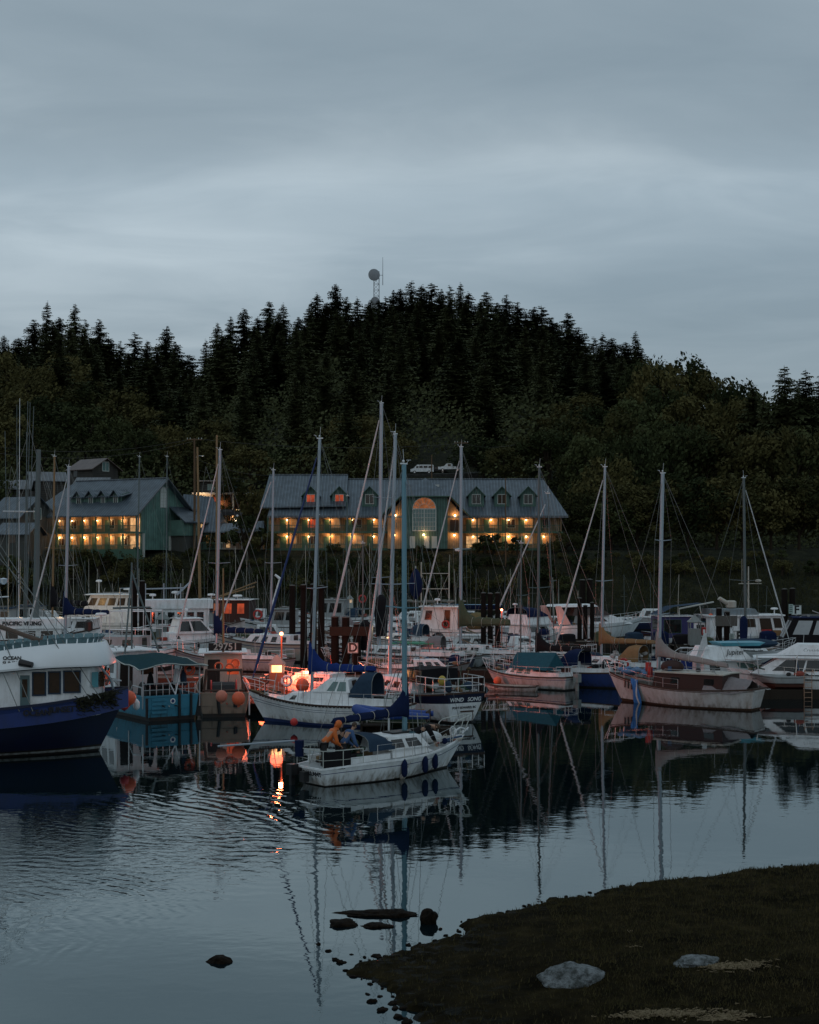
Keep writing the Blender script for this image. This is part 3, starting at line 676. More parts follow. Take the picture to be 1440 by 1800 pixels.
p=W(662,1607); rock('shore_rock',p,(.80,.32,.08),WEED,7.5,'long flat dark weed covered rock awash off the shore','rock',rough=.3)
p=W(690,1609); rock('shore_rock',p+Vector((.1,.0,.02)),(.26,.24,.10),WEED,8.5,'dark rock at the right end of the long flat rock awash','rock',rough=.3)
p=W(753,1622); rock('shore_rock',p+Vector((0,0,.1)),(.18,.18,.19),WEED,4.0,'upright rounded dark rock standing in water beside the shore','rock',rough=.35)
p=W(662,1628); rock('shore_rock',p,(.34,.2,.06),WEED,9.0,'thin dark rock barely above water below the long flat rock','rock',rough=.3)
rr=random.Random(5)
for (px,py) in ((590,1687),(600,1692),(618,1678),(640,1713),(560,1660),(578,1672),(650,1730),(668,1752),(690,1765),(655,1760),(672,1776),(700,1788),(646,1748),(715,1797)):
    p=W(px,py); s=.03+.05*rr.random()
    rock('pebble',p,(s*1.4,s,s*.6),WEED,rr.random()*30,'small dark stone poking out of shallow water off the shore','stone',rr.random()*180,'small stones in the shallows',.35)
# pale debris at the lower edge and by the flat boulder
def clump(name,px,py,n,w_,d_,mat,label,cat,seed):
    c=onshore(px,py); mb=MB(); r=random.Random(seed)
    for _ in range(n):
        a=r.gauss(0,.38)*w_; b_=r.gauss(0,.38)*d_; z=shore_z(c.x+a,c.y+b_)-c.z; s=.008+.022*r.random()
        q=Vector((a,b_,z+.015)); mb.path([q,q+Vector((r.gauss(0,s*1.6),r.gauss(0,s*1.2),s*.35*r.random())),q+Vector((r.gauss(0,s*2.6),r.gauss(0,s*2),0))],[.004,.006+.012*r.random(),.003],4)
    o=mb.build(name,mat,loc=c,smooth=True,fix=False); return tag(o,label,cat)
PALE=paint('bleached_weed',(0.20,0.155,0.095),.9,.6,6,dark=(.08,.06,.03),streak=False)
clump('bleached_seaweed',1292,1700,900,.6,.25,PALE,'pale bleached seaweed lying beside the low flat boulder','seaweed',1)
clump('driftwood_debris',1165,1783,1100,.9,.2,PALE,'pale dry debris scattered on the shore at the lower edge','debris',2)
clump('driftwood_debris',1275,1790,420,.6,.2,PALE,'brown dry debris on the shore at lower right, right of pale debris','debris',3)
for px,py in ((1108,1638),(1115,1665)): clump('white_litter',px,py,5,.1,.08,PALE,{1638:'small white scrap lying higher on the dark turf',1665:'small white scrap lying lower on the dark turf'}[py],'litter',px)
# ---------------------------------------------------------------- trees
def leafmat(name,a,b_):
    m=bpy.data.materials.new(name); nt,N,L,b=nodes(m)
    tc=N.new('ShaderNodeTexCoord'); n=N.new('ShaderNodeTexNoise'); n.inputs['Scale'].default_value=.45; n.inputs['Detail'].default_value=5; L.new(tc.outputs['Object'],n.inputs['Vector'])
    oi=N.new('ShaderNodeObjectInfo'); ad=N.new('ShaderNodeMath'); ad.operation='MULTIPLY_ADD'; ad.inputs[1].default_value=.5; L.new(oi.outputs['Random'],ad.inputs[0]); L.new(n.outputs['Fac'],ad.inputs[2])
    r=N.new('ShaderNodeValToRGB'); r.color_ramp.elements[0].position=.45; r.color_ramp.elements[0].color=(*a,1); r.color_ramp.elements[1].position=1.0; r.color_ramp.elements[1].color=(*b_,1)
    L.new(ad.outputs[0],r.inputs['Fac']); L.new(r.outputs['Color'],b.inputs['Base Color']); b.inputs['Roughness'].default_value=.8; b.inputs['Specular IOR Level'].default_value=.03
    return m
CONM=leafmat('conifer_needles',(.024,.031,.014),(.080,.086,.040)); DECM=leafmat('alder_leaves',(.022,.027,.011),(.098,.087,.034)); DECG=leafmat('dark_green_leaves',(.018,.025,.011),(.062,.072,.030))
BARK=paint('bark',(.035,.026,.018),.9,.5,3)
def conifer(seed,h=1.0,wid=1.0,dead=0.0):
    r=random.Random(seed); mb=MB(); hh=25.0*h; z=hh*.10; top=hh
    while z<top-.15:
        f=z/hh; n=8 if f<.85 else 6; base=5.6*wid*(1-f)**.72*(1-.3*max(0,.2-f)/.2)
        z0_=z
        for i in range(n):
            z=z0_+r.gauss(0,.30)
            a=2*PI*r.random(); ln=base*(.40+.85*r.random())+.22
            if r.random()<dead: continue
            d=Vector((math.cos(a),math.sin(a),0)); s=Vector((-d.y,d.x,0)); k=4 if ln>1.2 else 2
            dr=-.35-.25*r.random() if f<.8 else .15
            for j in range(k):
                t0=j/k; t1=(j+1)/k
                p0=d*ln*t0+Vector((0,0,z+dr*ln*t0*(1-.55*t0))); p1=d*ln*t1+Vector((0,0,z+dr*ln*t1*(1-.55*t1)))
                wv=(.34*ln*(1-.6*t0)+.20)*(.7+.6*r.random())
                for sg in (-1,1):
                    q=p0.lerp(p1,.7+.5*r.random())+s*sg*wv+Vector((0,0,-wv*(.35+.4*r.random())))
                    mb.add([p0,p1,q],[(0,1,2)])
        z=z0_+.30+.20*(1-f)+.1*r.random()
    mb.add([(-.10,0,top-.9),(.10,0,top-.9),(0,0,top+.3),(0,.1,top-.9)],[(0,1,2),(0,3,2)])
    hh=hh
    t=thing('conifer','dark pointed conifer in the dense forest on the hillside','conifer')
    mb.build('crown',CONM,t,fix=False); MB().tube((0,0,-1.5),(0,0,top*.97),.32,.04,7).build('trunk',BARK,t); return t
def broadleaf(seed,mat,hh=12.0,rx=5.0,n=40,per=95,leaf=.30):
    r=random.Random(seed); mb=MB(); tr=MB(); tr.tube((0,0,-1),(0,0,hh*.5),.25,.14,7)
    for i in range(n):
        a=2*PI*r.random(); zz=r.random(); rad=math.sqrt(r.random())
        pz=hh*(.28+.66*zz); rr_=rx*(1-abs(zz-.4)**2*1.7)*(0.35+.65*rad); c=Vector((math.cos(a)*rr_,math.sin(a)*rr_,pz)); cr=(1.0+.8*r.random())*rx/5
        if i%3==0: tr.path([(0,0,hh*(.15+.3*r.random())),c*.5+Vector((0,0,hh*.22)),c],[.12,.08,.03],5)
        for _ in range(per):
            v=Vector((r.gauss(0,1),r.gauss(0,1),r.gauss(0,.8)));
            if v.length<.01: continue
            v=v.normalized()*cr*(.55+.5*r.random()); p=c+v; u=Vector((r.gauss(0,1),r.gauss(0,1),r.gauss(0,1))).normalized(); nn=(v.normalized()*.8+u*.8).normalized(); t1=nn.orthogonal().normalized(); t2=nn.cross(t1); s=leaf*(.5+.9*r.random())
            mb.add([p-t1*s,p-t2*s*.55,p+t1*s,p+t2*s*.55],[(0,1,2,3)])
    t=thing('broadleaf_tree','olive crowned broadleaf tree on the lower slope','broadleaf tree')
    mb.build('crown',mat,t,fix=False); tr.build('trunk',BARK,t); return t
CON=[conifer(11),conifer(12,1,.8),conifer(13,1,1.15),conifer(14,1,.95,.25),conifer(15,1,.7,.12),conifer(16,1,1.05,.35)]
DEC=[broadleaf(21,DECM),broadleaf(22,DECM,11,5.5),broadleaf(23,DECG,13,5.0),broadleaf(24,DECG,12,6),broadleaf(25,DECM,14,4.6)]
used=set(); rc=random.Random(9)
def put(src,i,x,y,s,rz,label=None,group=None,z=None,sz=None):
    z=ground_z(x,y) if z is None else z; sc=(s,s,s*(sz or 1))
    if (id(src),i) not in used:
        used.add((id(src),i)); o=src[i]; o.location=(x,y,z); o.rotation_euler=(rc.uniform(-.03,.03),rc.uniform(-.04,.04),rz); o.scale=sc
        if label: o['label']=label
        if group: o['group']=group
        return o
    o=dup(src[i],(x,y,z),rz,sc,label,group); o.rotation_euler=(rc.uniform(-.03,.03),rc.uniform(-.04,.04),rz); return o
GR='conifers covering the hillside'
LB='dark pointed conifer in the dense forest covering the hill'
# skyline trees: (px, top py) read off the treeline
SKYL=[(8,588),(28,592),(62,560),(80,529),(104,556),(131,533),(150,560),(170,560),(190,592),(208,598),(238,583),(262,598),(288,572),(312,600),(334,622),(362,596),(380,566),(402,556),(430,541),(450,556),(470,528),(486,548),(500,533),(524,556),(548,528),(560,514),(575,530),(591,497),(606,520),(629,522),(645,535),(652,525),(664,527),(676,520),(690,508),(705,505),(722,492),(742,500),(758,496),(778,508),(792,500),(806,496),(822,512),(842,528),(858,511),(874,532),(890,517),(910,530),(926,548),(940,538),(953,535),(968,556),(984,566),(1003,547),(1020,574),(1040,590),(1058,584),(1076,592),(1100,600),(1115,580),(1128,606),(1322,676),(1340,690),(1384,641),(1400,664),(1420,647),(1438,660)]
for k,(px,py) in enumerate(SKYL):
    y=RY-8+rc.random()*20 if px<1290 else 345+rc.random()*20; x=XD(px,y); z=ground_z(x,y); top=ZD(py,y); s=max(.55,(top-z)/25.3)
    wv_=rc.uniform(1.1,1.9)*(1.5 if y>500 else .9)
    put(CON,rc.randrange(6),x,y,wv_,rc.random()*6,'pointed dark conifer standing out along the ridge skyline','conifers on the ridge skyline',sz=s/wv_)
for row,(y0,step) in enumerate(((408,6.6),(393,7.2),(376,7.6),(358,8),(340,8.6),(321,9.2),(302,10))):
    k_=far(y0)/y0; y0=far(y0); step*=k_; half=.315*y0; n=int(2*half/step)
    for i in range(n+1):
        x=-half+i*step+rc.uniform(-2.8,2.8)*k_; y=y0+rc.uniform(-12,12); px=720+x/y*F; z=ground_z(x,y)
        if px>1120 and row<2 and px<1340: s=.55
        else: s=rc.uniform(.55,.95)
        if px>1120: s*=.75
        s*=k_; lim=lerp_tab(TREELINE,px)+rc.uniform(10,48); mx=(ZD(lim,y)-z)/25.0; s=min(s,mx)
        if s<.3: continue
        if px<-40 or px>1480: continue
        # leave the clearing with the road and parked cars
        if 705<px<825 and y<350: continue
        if row>=5 and (px>880 or px<250): continue
        wv_=rc.uniform(.9,1.35)*k_; put(CON,rc.randrange(6),x,y,wv_,rc.random()*6,LB,GR,sz=s/wv_)
GD='broadleaf trees on the lower slopes'; LD='rounded broadleaf tree among others on the lower slope'
def dec(px,y,top_py,w,i=None,lab=LD,gr=GD):
    w*=(far(y)/y if y>268 else 1); y=far(y); x=XD(px,y); z=ground_z(x,y); top=ZD(top_py,y); i=rc.randrange(5) if i is None else i; hh=[12,11,13,12,14][i]*.97
    put(DEC,i,x,y,w,rc.random()*6,lab,gr,sz=max(.3,(top-z)/hh)/w)
# behind and beside the motel, left to right
for px,y,t,w in ((10,345,628,1.3),(60,335,650,1.3),(110,345,628,1.4),(165,330,672,1.5),(215,325,690,1.4),(255,318,720,1.3),(30,315,690,1.4),(90,310,706,1.4),(150,306,715,1.4),(200,300,740,1.2),(20,296,735,1.3),(75,292,752,1.2),(245,296,760,1.1),(290,300,752,1.1),
    (375,300,742,1.2),(400,292,770,1.1),(440,288,790,1.1),(345,292,790,1.0),(470,292,800,1.0),(505,300,786,1.0),(545,303,768,1.1),(590,306,752,1.2),(625,303,735,1.3),(660,300,742,1.1),(690,296,772,1.0),(530,290,800,.9),(640,288,785,.9),(680,284,800,.8),
    (850,292,775,1.1),(885,286,786,1.0),(920,292,772,1.1),(965,290,760,1.2),(1000,296,740,1.3),(1045,304,722,1.4),(1010,280,800,1.1),(1040,276,770,1.2),(1085,290,730,1.3),(1120,300,705,1.4),(1150,340,648,1.5),(1190,345,640,1.6),(1225,345,650,1.5),(1255,340,664,1.4),(1290,335,682,1.3),(1170,315,690,1.5),(1215,310,705,1.5),(1265,310,712,1.4),(1310,312,708,1.4),(1350,316,705,1.3),(1395,316,705,1.4),(1440,318,706,1.3),(1130,345,640,1.2),
    (1070,266,812,1.2),(1110,270,775,1.3),(1150,274,760,1.3),(1195,276,752,1.3),(1240,276,765,1.3),(1290,276,770,1.3),(1335,274,765,1.3),(1385,274,760,1.3),(1430,274,768,1.3),(1030,254,870,1.0),(1075,250,885,1.1),(1120,250,852,1.2),(1165,250,845,1.2),(1210,250,840,1.2),(1260,250,846,1.2),(1305,250,840,1.2),(1355,250,846,1.2),(1405,250,838,1.2),(1450,250,846,1.2),(-30,300,700,1.4),(1480,290,720,1.4),
    (405,262,835,.7),(455,256,862,.6),(-20,262,830,1.0),(1320,380,690,1.3),(1020,330,700,1.4),(1060,345,690,1.3),(950,325,735,1.2)):
    dec(px,y,t,w)
def understory():
    mb=MB(); r=random.Random(77)
    for _ in range(90000):
        y=262+385*r.random()**1.2; x=r.uniform(-.32,.32)*y; px=720+x/y*F
        if 695<px<840 and y<342: continue
        z=ground_z(x,y); hh=r.random()*(9.0 if y>300 else 2.5); s=(.22+.38*r.random())*y/320; n=Vector((r.gauss(0,1),r.gauss(0,1)-.6,r.gauss(0,1)+.3)).normalized(); a=n.orthogonal().normalized(); b=n.cross(a); p=Vector((x,y,z+hh))
        mb.add([p-a*s,p-b*s*.7,p+a*s,p+b*s*.7],[(0,1,2,3)])
    o=mb.build('understory_foliage',CONM,fix=False); tag(o,'dense dark undergrowth filling the forest between the trees',None,None,'stuff')
understory()
def weedfringe():
    mb=MB(); r=random.Random(21); pts=[Vector((a,b,0)) for a,b in SHORE[2:24]]
    for i in range(len(pts)-1):
        a,b=pts[i],pts[i+1]; n=int((b-a).length*16)
        for k in range(n):
            p=a.lerp(b,r.random())+Vector((r.gauss(0,.18),r.gauss(0,.20),.0)); c=r.random()
            big=noise.noise(Vector((p.x*1.3,p.y*1.3,9)))>.05
            if not big and c<.6: continue
            if p.x<-1.2 and r.random()<.5: continue
            s=.014+.022*r.random()*(1.6 if big else .8); M_=Matrix.Rotation(r.random()*PI,3,'Z')
            mb.ball(p+Vector((0,0,.01)),(s*2.4,s*1.4,s*.7),6,4,M=M_)
    o=mb.build('shore_seaweed',WEED,fix=False); tag(o,'ragged dark seaweed clumps along the edge of the shore',None,None,'stuff')
weedfringe()
# hedge-like shrubs along the bank under the buildings
SH=[broadleaf(31,DECM,2.6,1.7,16,70,.16),broadleaf(32,DECG,3.0,1.9,18,70,.17),broadleaf(33,DECM,2.2,2.2,18,70,.17)]
for s in SH: s.name='shrub'; tag(s,None,'shrub')
for i in range(120):
    x=-72+i*1.22+rc.uniform(-.6,.6)
    y=rc.choice((223,226,229,232,235)); s=rc.uniform(.8,1.5)
    if x>28: s*=.8
    if y>=232: s*=.5
    if x>28 and y<229: continue
    put(SH,i%3,x,y,s,rc.random()*6,'dark bushy shrub on the steep bank below the buildings','shrubs on the bank')
for px,y,s in ((853,238,1.0),(868,238,1.1),(840,239,.7),(910,238,.9),(738,238,.6),(375,243,1.2),(590,239,.7),(645,239,.6),(965,239,.8),(995,240,1.3),(430,240,1.9),(420,243,1.8),(455,240,1.5)):
    put(SH,int(px)%3,XD(px,y),y,s,px,'bushy shrub standing close in front of the buildings','shrubs by the building fronts',z=ground_z(XD(px,y),y)-.2)
def bankgrass():
    mb=MB(); r=random.Random(8)
    for _ in range(26000):
        x=r.uniform(-70,75); y=r.uniform(218,234)
        if x<28 and r.random()<.6: continue
        z=ground_z(x,y); hh=.25+.5*r.random(); a=r.random()*PI; wd=.05+.06*r.random()
        if z<.1: continue
        dx,dy=math.cos(a)*wd,math.sin(a)*wd
        mb.add([(x-dx,y-dy,z-.1),(x+dx,y+dy,z-.1),(x+r.uniform(-.25,.25),y+r.uniform(-.2,.2),z+hh)],[(0,1,2)])
    tag(mb.build('bank_grass',paint('dry_bank_grass',(.045,.044,.018),.9,.6,.12,dark=(.010,.012,.005),streak=False),fix=False),'long olive grass on the far bank above the water',None,None,'stuff')
bankgrass()
# ---------------------------------------------------------------- buildings
def rib_shaded(name,col,per=0.55,axis=0,rough=.45,metal=.3):
    m=bpy.data.materials.new(name); nt,N,L,b=nodes(m)
    tc=N.new('ShaderNodeTexCoord'); s=N.new('ShaderNodeSeparateXYZ'); L.new(tc.outputs['Object'],s.inputs[0])
    a=N.new('ShaderNodeMath'); a.operation='MULTIPLY'; a.inputs[1].default_value=1/per; L.new(s.outputs[axis],a.inputs[0])
    f=N.new('ShaderNodeMath'); f.operation='FRACT'; L.new(a.outputs[0],f.inputs[0])
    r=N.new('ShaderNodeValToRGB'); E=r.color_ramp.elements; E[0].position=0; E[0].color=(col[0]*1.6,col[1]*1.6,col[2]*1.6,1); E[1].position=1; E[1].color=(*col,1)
    q=E.new(.22); q.color=(col[0]*1.5,col[1]*1.5,col[2]*1.5,1); q=E.new(.34); q.color=(col[0]*.5,col[1]*.5,col[2]*.5,1); q=E.new(.5); q.color=(*col,1)  # lighter and darker bands paint the lit and shaded flanks of ribs
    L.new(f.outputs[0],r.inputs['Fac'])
    n=N.new('ShaderNodeTexNoise'); n.inputs['Scale'].default_value=.8; n.inputs['Detail'].default_value=6; L.new(tc.outputs['Object'],n.inputs['Vector'])
    mr=N.new('ShaderNodeMapRange'); mr.inputs['From Min'].default_value=.3; mr.inputs['From Max'].default_value=.75; mr.inputs['To Min'].default_value=1.1; mr.inputs['To Max'].default_value=.6; L.new(n.outputs['Fac'],mr.inputs['Value'])
    mx=N.new('ShaderNodeMix'); mx.data_type='RGBA'; mx.blend_type='MULTIPLY'; mx.inputs['Factor'].default_value=1; L.new(r.outputs['Color'],mx.inputs['A']); L.new(mr.outputs[0],mx.inputs['B']); L.new(mx.outputs['Result'],b.inputs['Base Color'])
    b.inputs['Roughness'].default_value=rough; b.inputs['Metallic'].default_value=metal
    return m
ROOFB=rib_shaded('blue_grey_metal_roof',(.082,.105,.125)); ROOFY=rib_shaded('blue_grey_metal_roof_across',(.082,.105,.125),axis=1)
ROOFR=rib_shaded('rusty_tin_roof',(.10,.07,.06),.7); ROOFP=rib_shaded('pale_tin_roof',(.10,.11,.12),.7)
GREENW=rib_shaded('green_board_wall',(.062,.118,.098),.45,0,.8,0); GREENY=rib_shaded('lit_green_board_wall_across',(.095,.185,.155),.45,1,.7,0)  # second copy is lightened, putting the light on the gable into its colour
CEDAR=rib_shaded('cedar_board_wall',(.30,.19,.10),.35,0,.7,0); GREYSH=rib_shaded('grey_shingle_wall',(.040,.036,.030),.4,2,.8,0)
TRIMG=paint('green_trim',(.05,.12,.08),.6,.4,2); TRIMW=paint('pale_trim',(.45,.47,.43),.6,.3,2); DARKW=paint('dark_interior',(.015,.012,.01),.7,.3,2)
STONEW=paint('pale_stucco',(.42,.40,.36),.8,.4,1.5); GREYWL=paint('dim_grey_wall',(.07,.075,.07),.8,.5,.7)
LAMPG=glow('warm_lamp_glass',(1,.62,.28),26); LITW=glow('warm_lit_window',(1,.46,.15),.22); DIMW=glow('dim_curtained_window',(1,.55,.25),.16); REDW=glow('red_lit_window',(1,.14,.045),.30); ORW=glow('orange_lit_window',(1,.30,.09),.20)
LITC=glow('cream_lit_door',(1,.58,.26),.6)
def point(loc,energy,col,size=.12,name='wall_lamp_light',parent=None):
    l=bpy.data.lights.new(name,'POINT'); l.energy=energy; l.color=col; l.shadow_soft_size=size
    o=bpy.data.objects.new(name,l); COL.objects.link(o); o.location=loc
    if parent: o.parent=parent
    return o
WARM=(1,.52,.20)
def slab(mb,pts,th=.22,mi=0):
    """a roof plane: polygon given ccw seen from above, thickened downwards"""
    n=len(pts); pts=[Vector(p) for p in pts]; d=Vector((0,0,-th)); mb.add(pts+[p+d for p in pts],[tuple(range(n)),tuple(range(2*n-1,n-1,-1))]+[(i,n+i,n+(i+1)%n,(i+1)%n) for i in range(n)],mi)
def dormer(parent,x,yf,z0,zs_,zp,yb,hw,glassm,wallm,yslope):
    b=MB(); b.add([(x-hw,yf,z0),(x+hw,yf,z0),(x+hw,yf,zs_),(x,yf,zp-.12),(x-hw,yf,zs_),(x-hw,yb,zs_),(x+hw,yb,zs_),(x,yb+1,zp-.12)],[(0,1,2,3,4),(0,4,5),(1,6,2)])
    o=b.build('dormer',wallm,parent)
    r=MB(); e=.35
    slab(r,[(x-hw-e,yf-.45,zs_-e*.75),(x,yf-.45,zp),(x,yb+1.2,zp),(x-hw-e,yb,zs_-e*.75)][::-1],.14); slab(r,[(x,yf-.45,zp),(x+hw+e,yf-.45,zs_-e*.75),(x+hw+e,yb,zs_-e*.75),(x,yb+1.2,zp)][::-1],.14)
    r.build('dormer_roof',ROOFY,o)
    wz0=z0+.45; wz1=zs_-.05; ww=hw*.52
    MB().box(x-ww,x+ww,yf-.03,yf+.02,wz0,wz1).build('window',glassm,o)
    f=MB()
    for a in ((x-ww-.09,x-ww,wz0-.1,wz1+.1),(x+ww,x+ww+.09,wz0-.1,wz1+.1),(x-.035,x+.035,wz0,wz1),(x-ww,x+ww,wz1,wz1+.1),(x-ww,x+ww,wz0-.1,wz0)): f.box(a[0],a[1],yf-.07,yf-.035,a[2],a[3])
    f.build('window_frame',TRIMW,o)
    t=MB(); t.path([(x-hw-.3,yf-.46,zs_-.32),(x,yf-.46,zp-.1),(x+hw+.3,yf-.46,zs_-.32)],.07,4); t.box(x-hw-.05,x+hw+.05,yf-.05,yf+.02,z0-.05,z0+.1); t.build('dormer_trim',TRIMG,o)
def bay_front(parent,x0,x1,y,zf,ztop,n,spec,lights,wall=CEDAR,E=26,ylit=None):
    """a recessed floor of doors, windows and wall lamps; spec: string per bay"""
    bw=(x1-x0)/n; rl=random.Random(int(x0*7+zf*3+99))
    for i in range(n):
        xa=x0+i*bw; k=spec[i%len(spec)]
        d=MB().box(xa+bw*.12,xa+bw*.12+.95,y-.06,y+.02,zf,zf+2.05).build('door',TRIMG if k!='W' else LITC,parent)
        lit={'L':LITW,'W':LITC,'D':GLASSB,'R':REDW,'d':GLASSB,'m':DIMW}[k]
        w_=MB().box(xa+bw*.42,xa+bw*.86,y-.04,y+.02,zf+.7,zf+2.1).build('window',lit,parent)
        f=MB()
        for a in ((xa+bw*.42-.07,xa+bw*.42),(xa+bw*.86,xa+bw*.86+.07),(xa+bw*.64-.03,xa+bw*.64+.03)): f.box(a[0],a[1],y-.09,y-.045,zf+.62,zf+2.18)
        f.box(xa+bw*.42,xa+bw*.86,y-.09,y-.045,zf+2.1,zf+2.18); f.box(xa+bw*.42,xa+bw*.86,y-.09,y-.045,zf+.62,zf+.7)
        f.build('window_frame',TRIMW,w_)
        if k in 'LWdmR':
            E_=E*rl.uniform(.25,1.25)
            lx=xa+bw*.12+1.15
            l=MB().ball((lx,y-.17,zf+2.0),.085,8,6).build('wall_lamp',LAMPG,parent); MB().box(lx-.05,lx+.05,y-.16,y+.01,zf+1.95,zf+2.2).build('bracket',BLACK,l)
            point((lx,y-.42,zf+1.95),E_*1.9,WARM,.1,'wall_lamp_light',parent)
def railing(parent,x0,x1,y,z,mat=TRIMG,step=.28,ht=1.05,name='balcony_railing'):
    mb=MB(); n=int((x1-x0)/step)
    for i in range(n+1): x=x0+(x1-x0)*i/n; mb.box(x-.03,x+.03,y-.02,y+.02,z+.1,z+ht)
    mb.box(x0,x1,y-.05,y+.05,z+ht,z+ht+.1); mb.box(x0,x1,y-.035,y+.035,z+.02,z+.1)
    mb.build(name,mat,parent)
# ---- the long two storey inn
def inn():
    t=thing('inn_building','long two storey green inn with blue grey metal roof and arched central window','building',(0,0,0))
    t.location=(0,242,8.9); G0=8.9
    def lx(px,d=243): return (px-720)/F*d
    ez=5.55; rz=12.3; yb=18.0
    XL,XR=lx(472),lx(985); y0=1.9   # recessed wall line (local y), deck edge at y=0
    b=MB(); b.box(XL,XR,y0,yb,0,ez+.3); b.build('wall',CEDAR,t)
    MB().box(XL-.3,XR+.3,-.1,y0-.002,2.68,2.9).build('balcony_floor',TRIMG,t)
    MB().box(XL-.3,XR+.3,-.3,y0-.002,-1.6,.05).build('ground_deck',TRIMG,t)
    # roof
    r=MB(); ye=-1.2; yr=9.0; ye2=yb+1
    eL,eR=lx(452),lx(997); rL,rR=lx(488,251),lx(955,251)
    slab(r,[(eL+2,ye,ez),(eR,ye,ez),(rR,yr,rz),(rL,yr,rz)]); slab(r,[(eR,ye2,ez),(eL+2,ye2,ez),(rL,yr,rz),(rR,yr,rz)])
    slab(r,[(eL+2,ye,ez),(rL,yr,rz),(eL+2,ye2,ez)][::1]); slab(r,[(eR,ye,ez),(eR,ye2,ez),(rR,yr,rz)])
    r.build('roof',ROOFB,t)
    # raised left section of roof
    r=MB(); a,c=lx(474,251),lx(612,251); q=.75
    slab(r,[(lx(458),ye+1.4,ez+1.55),(c+.0,ye+1.4,ez+1.9),(c,yr,rz+q),(a,yr,rz+q)]); slab(r,[(c,yr+6,ez+4),(lx(458),yr+6,ez+3),(a,yr,rz+q),(c,yr,rz+q)]); slab(r,[(lx(458),ye+1.4,ez+1.55),(a,yr,rz+q),(lx(458),yr+6,ez+3)])
    r.add([(c,ye+1.4,ez+1.3),(c,yr,rz+q),(c,yr,rz-1)],[(0,1,2)])
    r.build('raised_roof',ROOFB,t)
    r=MB(); r.tube((rL+6,yr,rz+.06),(rR,yr,rz+.06),.11,n=6); r.tube((a,yr,rz+q+.06),(c,yr,rz+q+.06),.11,n=6); r.box(eL+2,eR,ye-.06,ye+.02,ez-.3,ez+.06); r.build('ridge_cap',ROOFP,t)
    for px,g in ((547,REDW),(597,REDW),(650,GLASS),(837,GLASS),(882,GLASSB),(928,GLASS)):
        dormer(t,lx(px,244),1.4,ez+1.75,ez+3.75,ez+5.2,8.0,1.3,g,GREENW,0)
    # central pavilion
    cx=lx(748,240); hw=6.4; yf=-2.2
    p=MB(); 
    p.add([(cx-hw,yf+1.0,0),(cx+hw,yf+1.0,0),(cx+hw,yf+1.0,ez),(cx+3.6,yf+1.0,ez+3.2),(cx-3.6,yf+1.0,ez+3.2),(cx-hw,yf+1.0,ez),(cx-hw,y0+.5,0),(cx+hw,y0+.5,0),(cx-hw,y0+.5,ez),(cx+hw,y0+.5,ez)],[(0,1,2,3,4,5),(0,5,8,6),(1,7,9,2)])
    pav=p.build('pavilion',CEDAR,t)
    fr=MB().box(cx-3.7,cx+3.7,yf-.3,yf+.98,2.6,ez+3.3); fr.build('bay_wall',GREENW,pav)
    MB().box(cx-3.7,cx+3.7,yf-.25,yf+.99,0,2.6).build('lower_bay_wall',GREENW,pav)
    r=MB(); az=ez+6.6; hz=ez+3.35
    A=(cx,yf+3.4,az); B_=(cx,yr+.5,az)
    slab(r,[(cx-4.2,yf-.9,hz),(cx+4.2,yf-.9,hz),A]); 
    slab(r,[(cx+4.2,yf-.9,hz),(cx+7.9,yf-.3,ez-.35),(cx+7.9,yr-6,ez+.3),B_,A]); slab(r,[(cx-4.2,yf-.9,hz),A,B_,(cx-7.9,yr-6,ez+.3),(cx-7.9,yf-.3,ez-.35)])
    r.build('pavilion_roof',ROOFB,pav)
    tr=MB(); tr.path([(cx-7.9,yf-.35,ez-.45),(cx-4.2,yf-.97,hz-.1),(cx+4.2,yf-.97,hz-.1),(cx+7.9,yf-.35,ez-.45)],.11,4); tr.build('barge_board',TRIMG,pav)
    # arched window
    yw=yf-.33; rad=1.95; zc=ez+1.15; zb=3.05
    n=16; arc=[(cx-.2+rad*math.cos(PI-PI*i/n),yw,zc+rad*math.sin(PI-PI*i/n)) for i in range(n+1)]
    g=MB(); g.add(arc,[tuple(range(n,-1,-1))]); ag=g.build('arched_pane',ORW,pav,fix=False)
    g=MB().box(cx-.2-rad,cx-.2+rad,yw-.01,yw+.02,zb,zc-.03); wg=g.build('window',GLASSG,pav)
    f=MB(); f.path(arc,.075,5); f.path([(cx-.2+rad*.45*math.cos(PI-PI*i/8),yw-.02,zc+rad*.45*math.sin(PI-PI*i/8)) for i in range(9)],.045,4)
    for i in (2,4,6,8,10,12,14): a_=PI*i/n; f.tube((cx-.2+rad*.45*math.cos(a_),yw-.03,zc+rad*.45*math.sin(a_)),(cx-.2+rad*math.cos(a_),yw-.03,zc+rad*math.sin(a_)),.035,n=4)
    for i in range(9): x=cx-.2-rad+2*rad*i/8; wd=.08 if i in (0,4,8) else .03; f.box(x-wd,x+wd,yw-.07,yw-.015,zb-.08,zc)
    for i in range(6): z=zb+(zc-zb)*i/5; wd=.09 if i in (0,5) else .03; f.box(cx-.2-rad,cx-.2+rad,yw-.072,yw-.018,z-wd,z+wd)
    f.build('window_frame',TRIMW,pav)
    # skylight right of the pavilion
    s=MB(); zz=rz-1.2; yy=ye+(yr-ye)*(zz-ez)/(rz-ez); s.box(lx(764,249)-.6,lx(764,249)+.8,yy-.8,yy+.3,zz-.25,zz+.15); s.build('skylight',paint('pale_skylight',(.55,.55,.52),.3,.2),t)
    # bays: left of the pavilion / right
    xl0,xl1=XL+1.5,cx-hw-.3; xr0,xr1=cx+hw+.3,XR-1.2
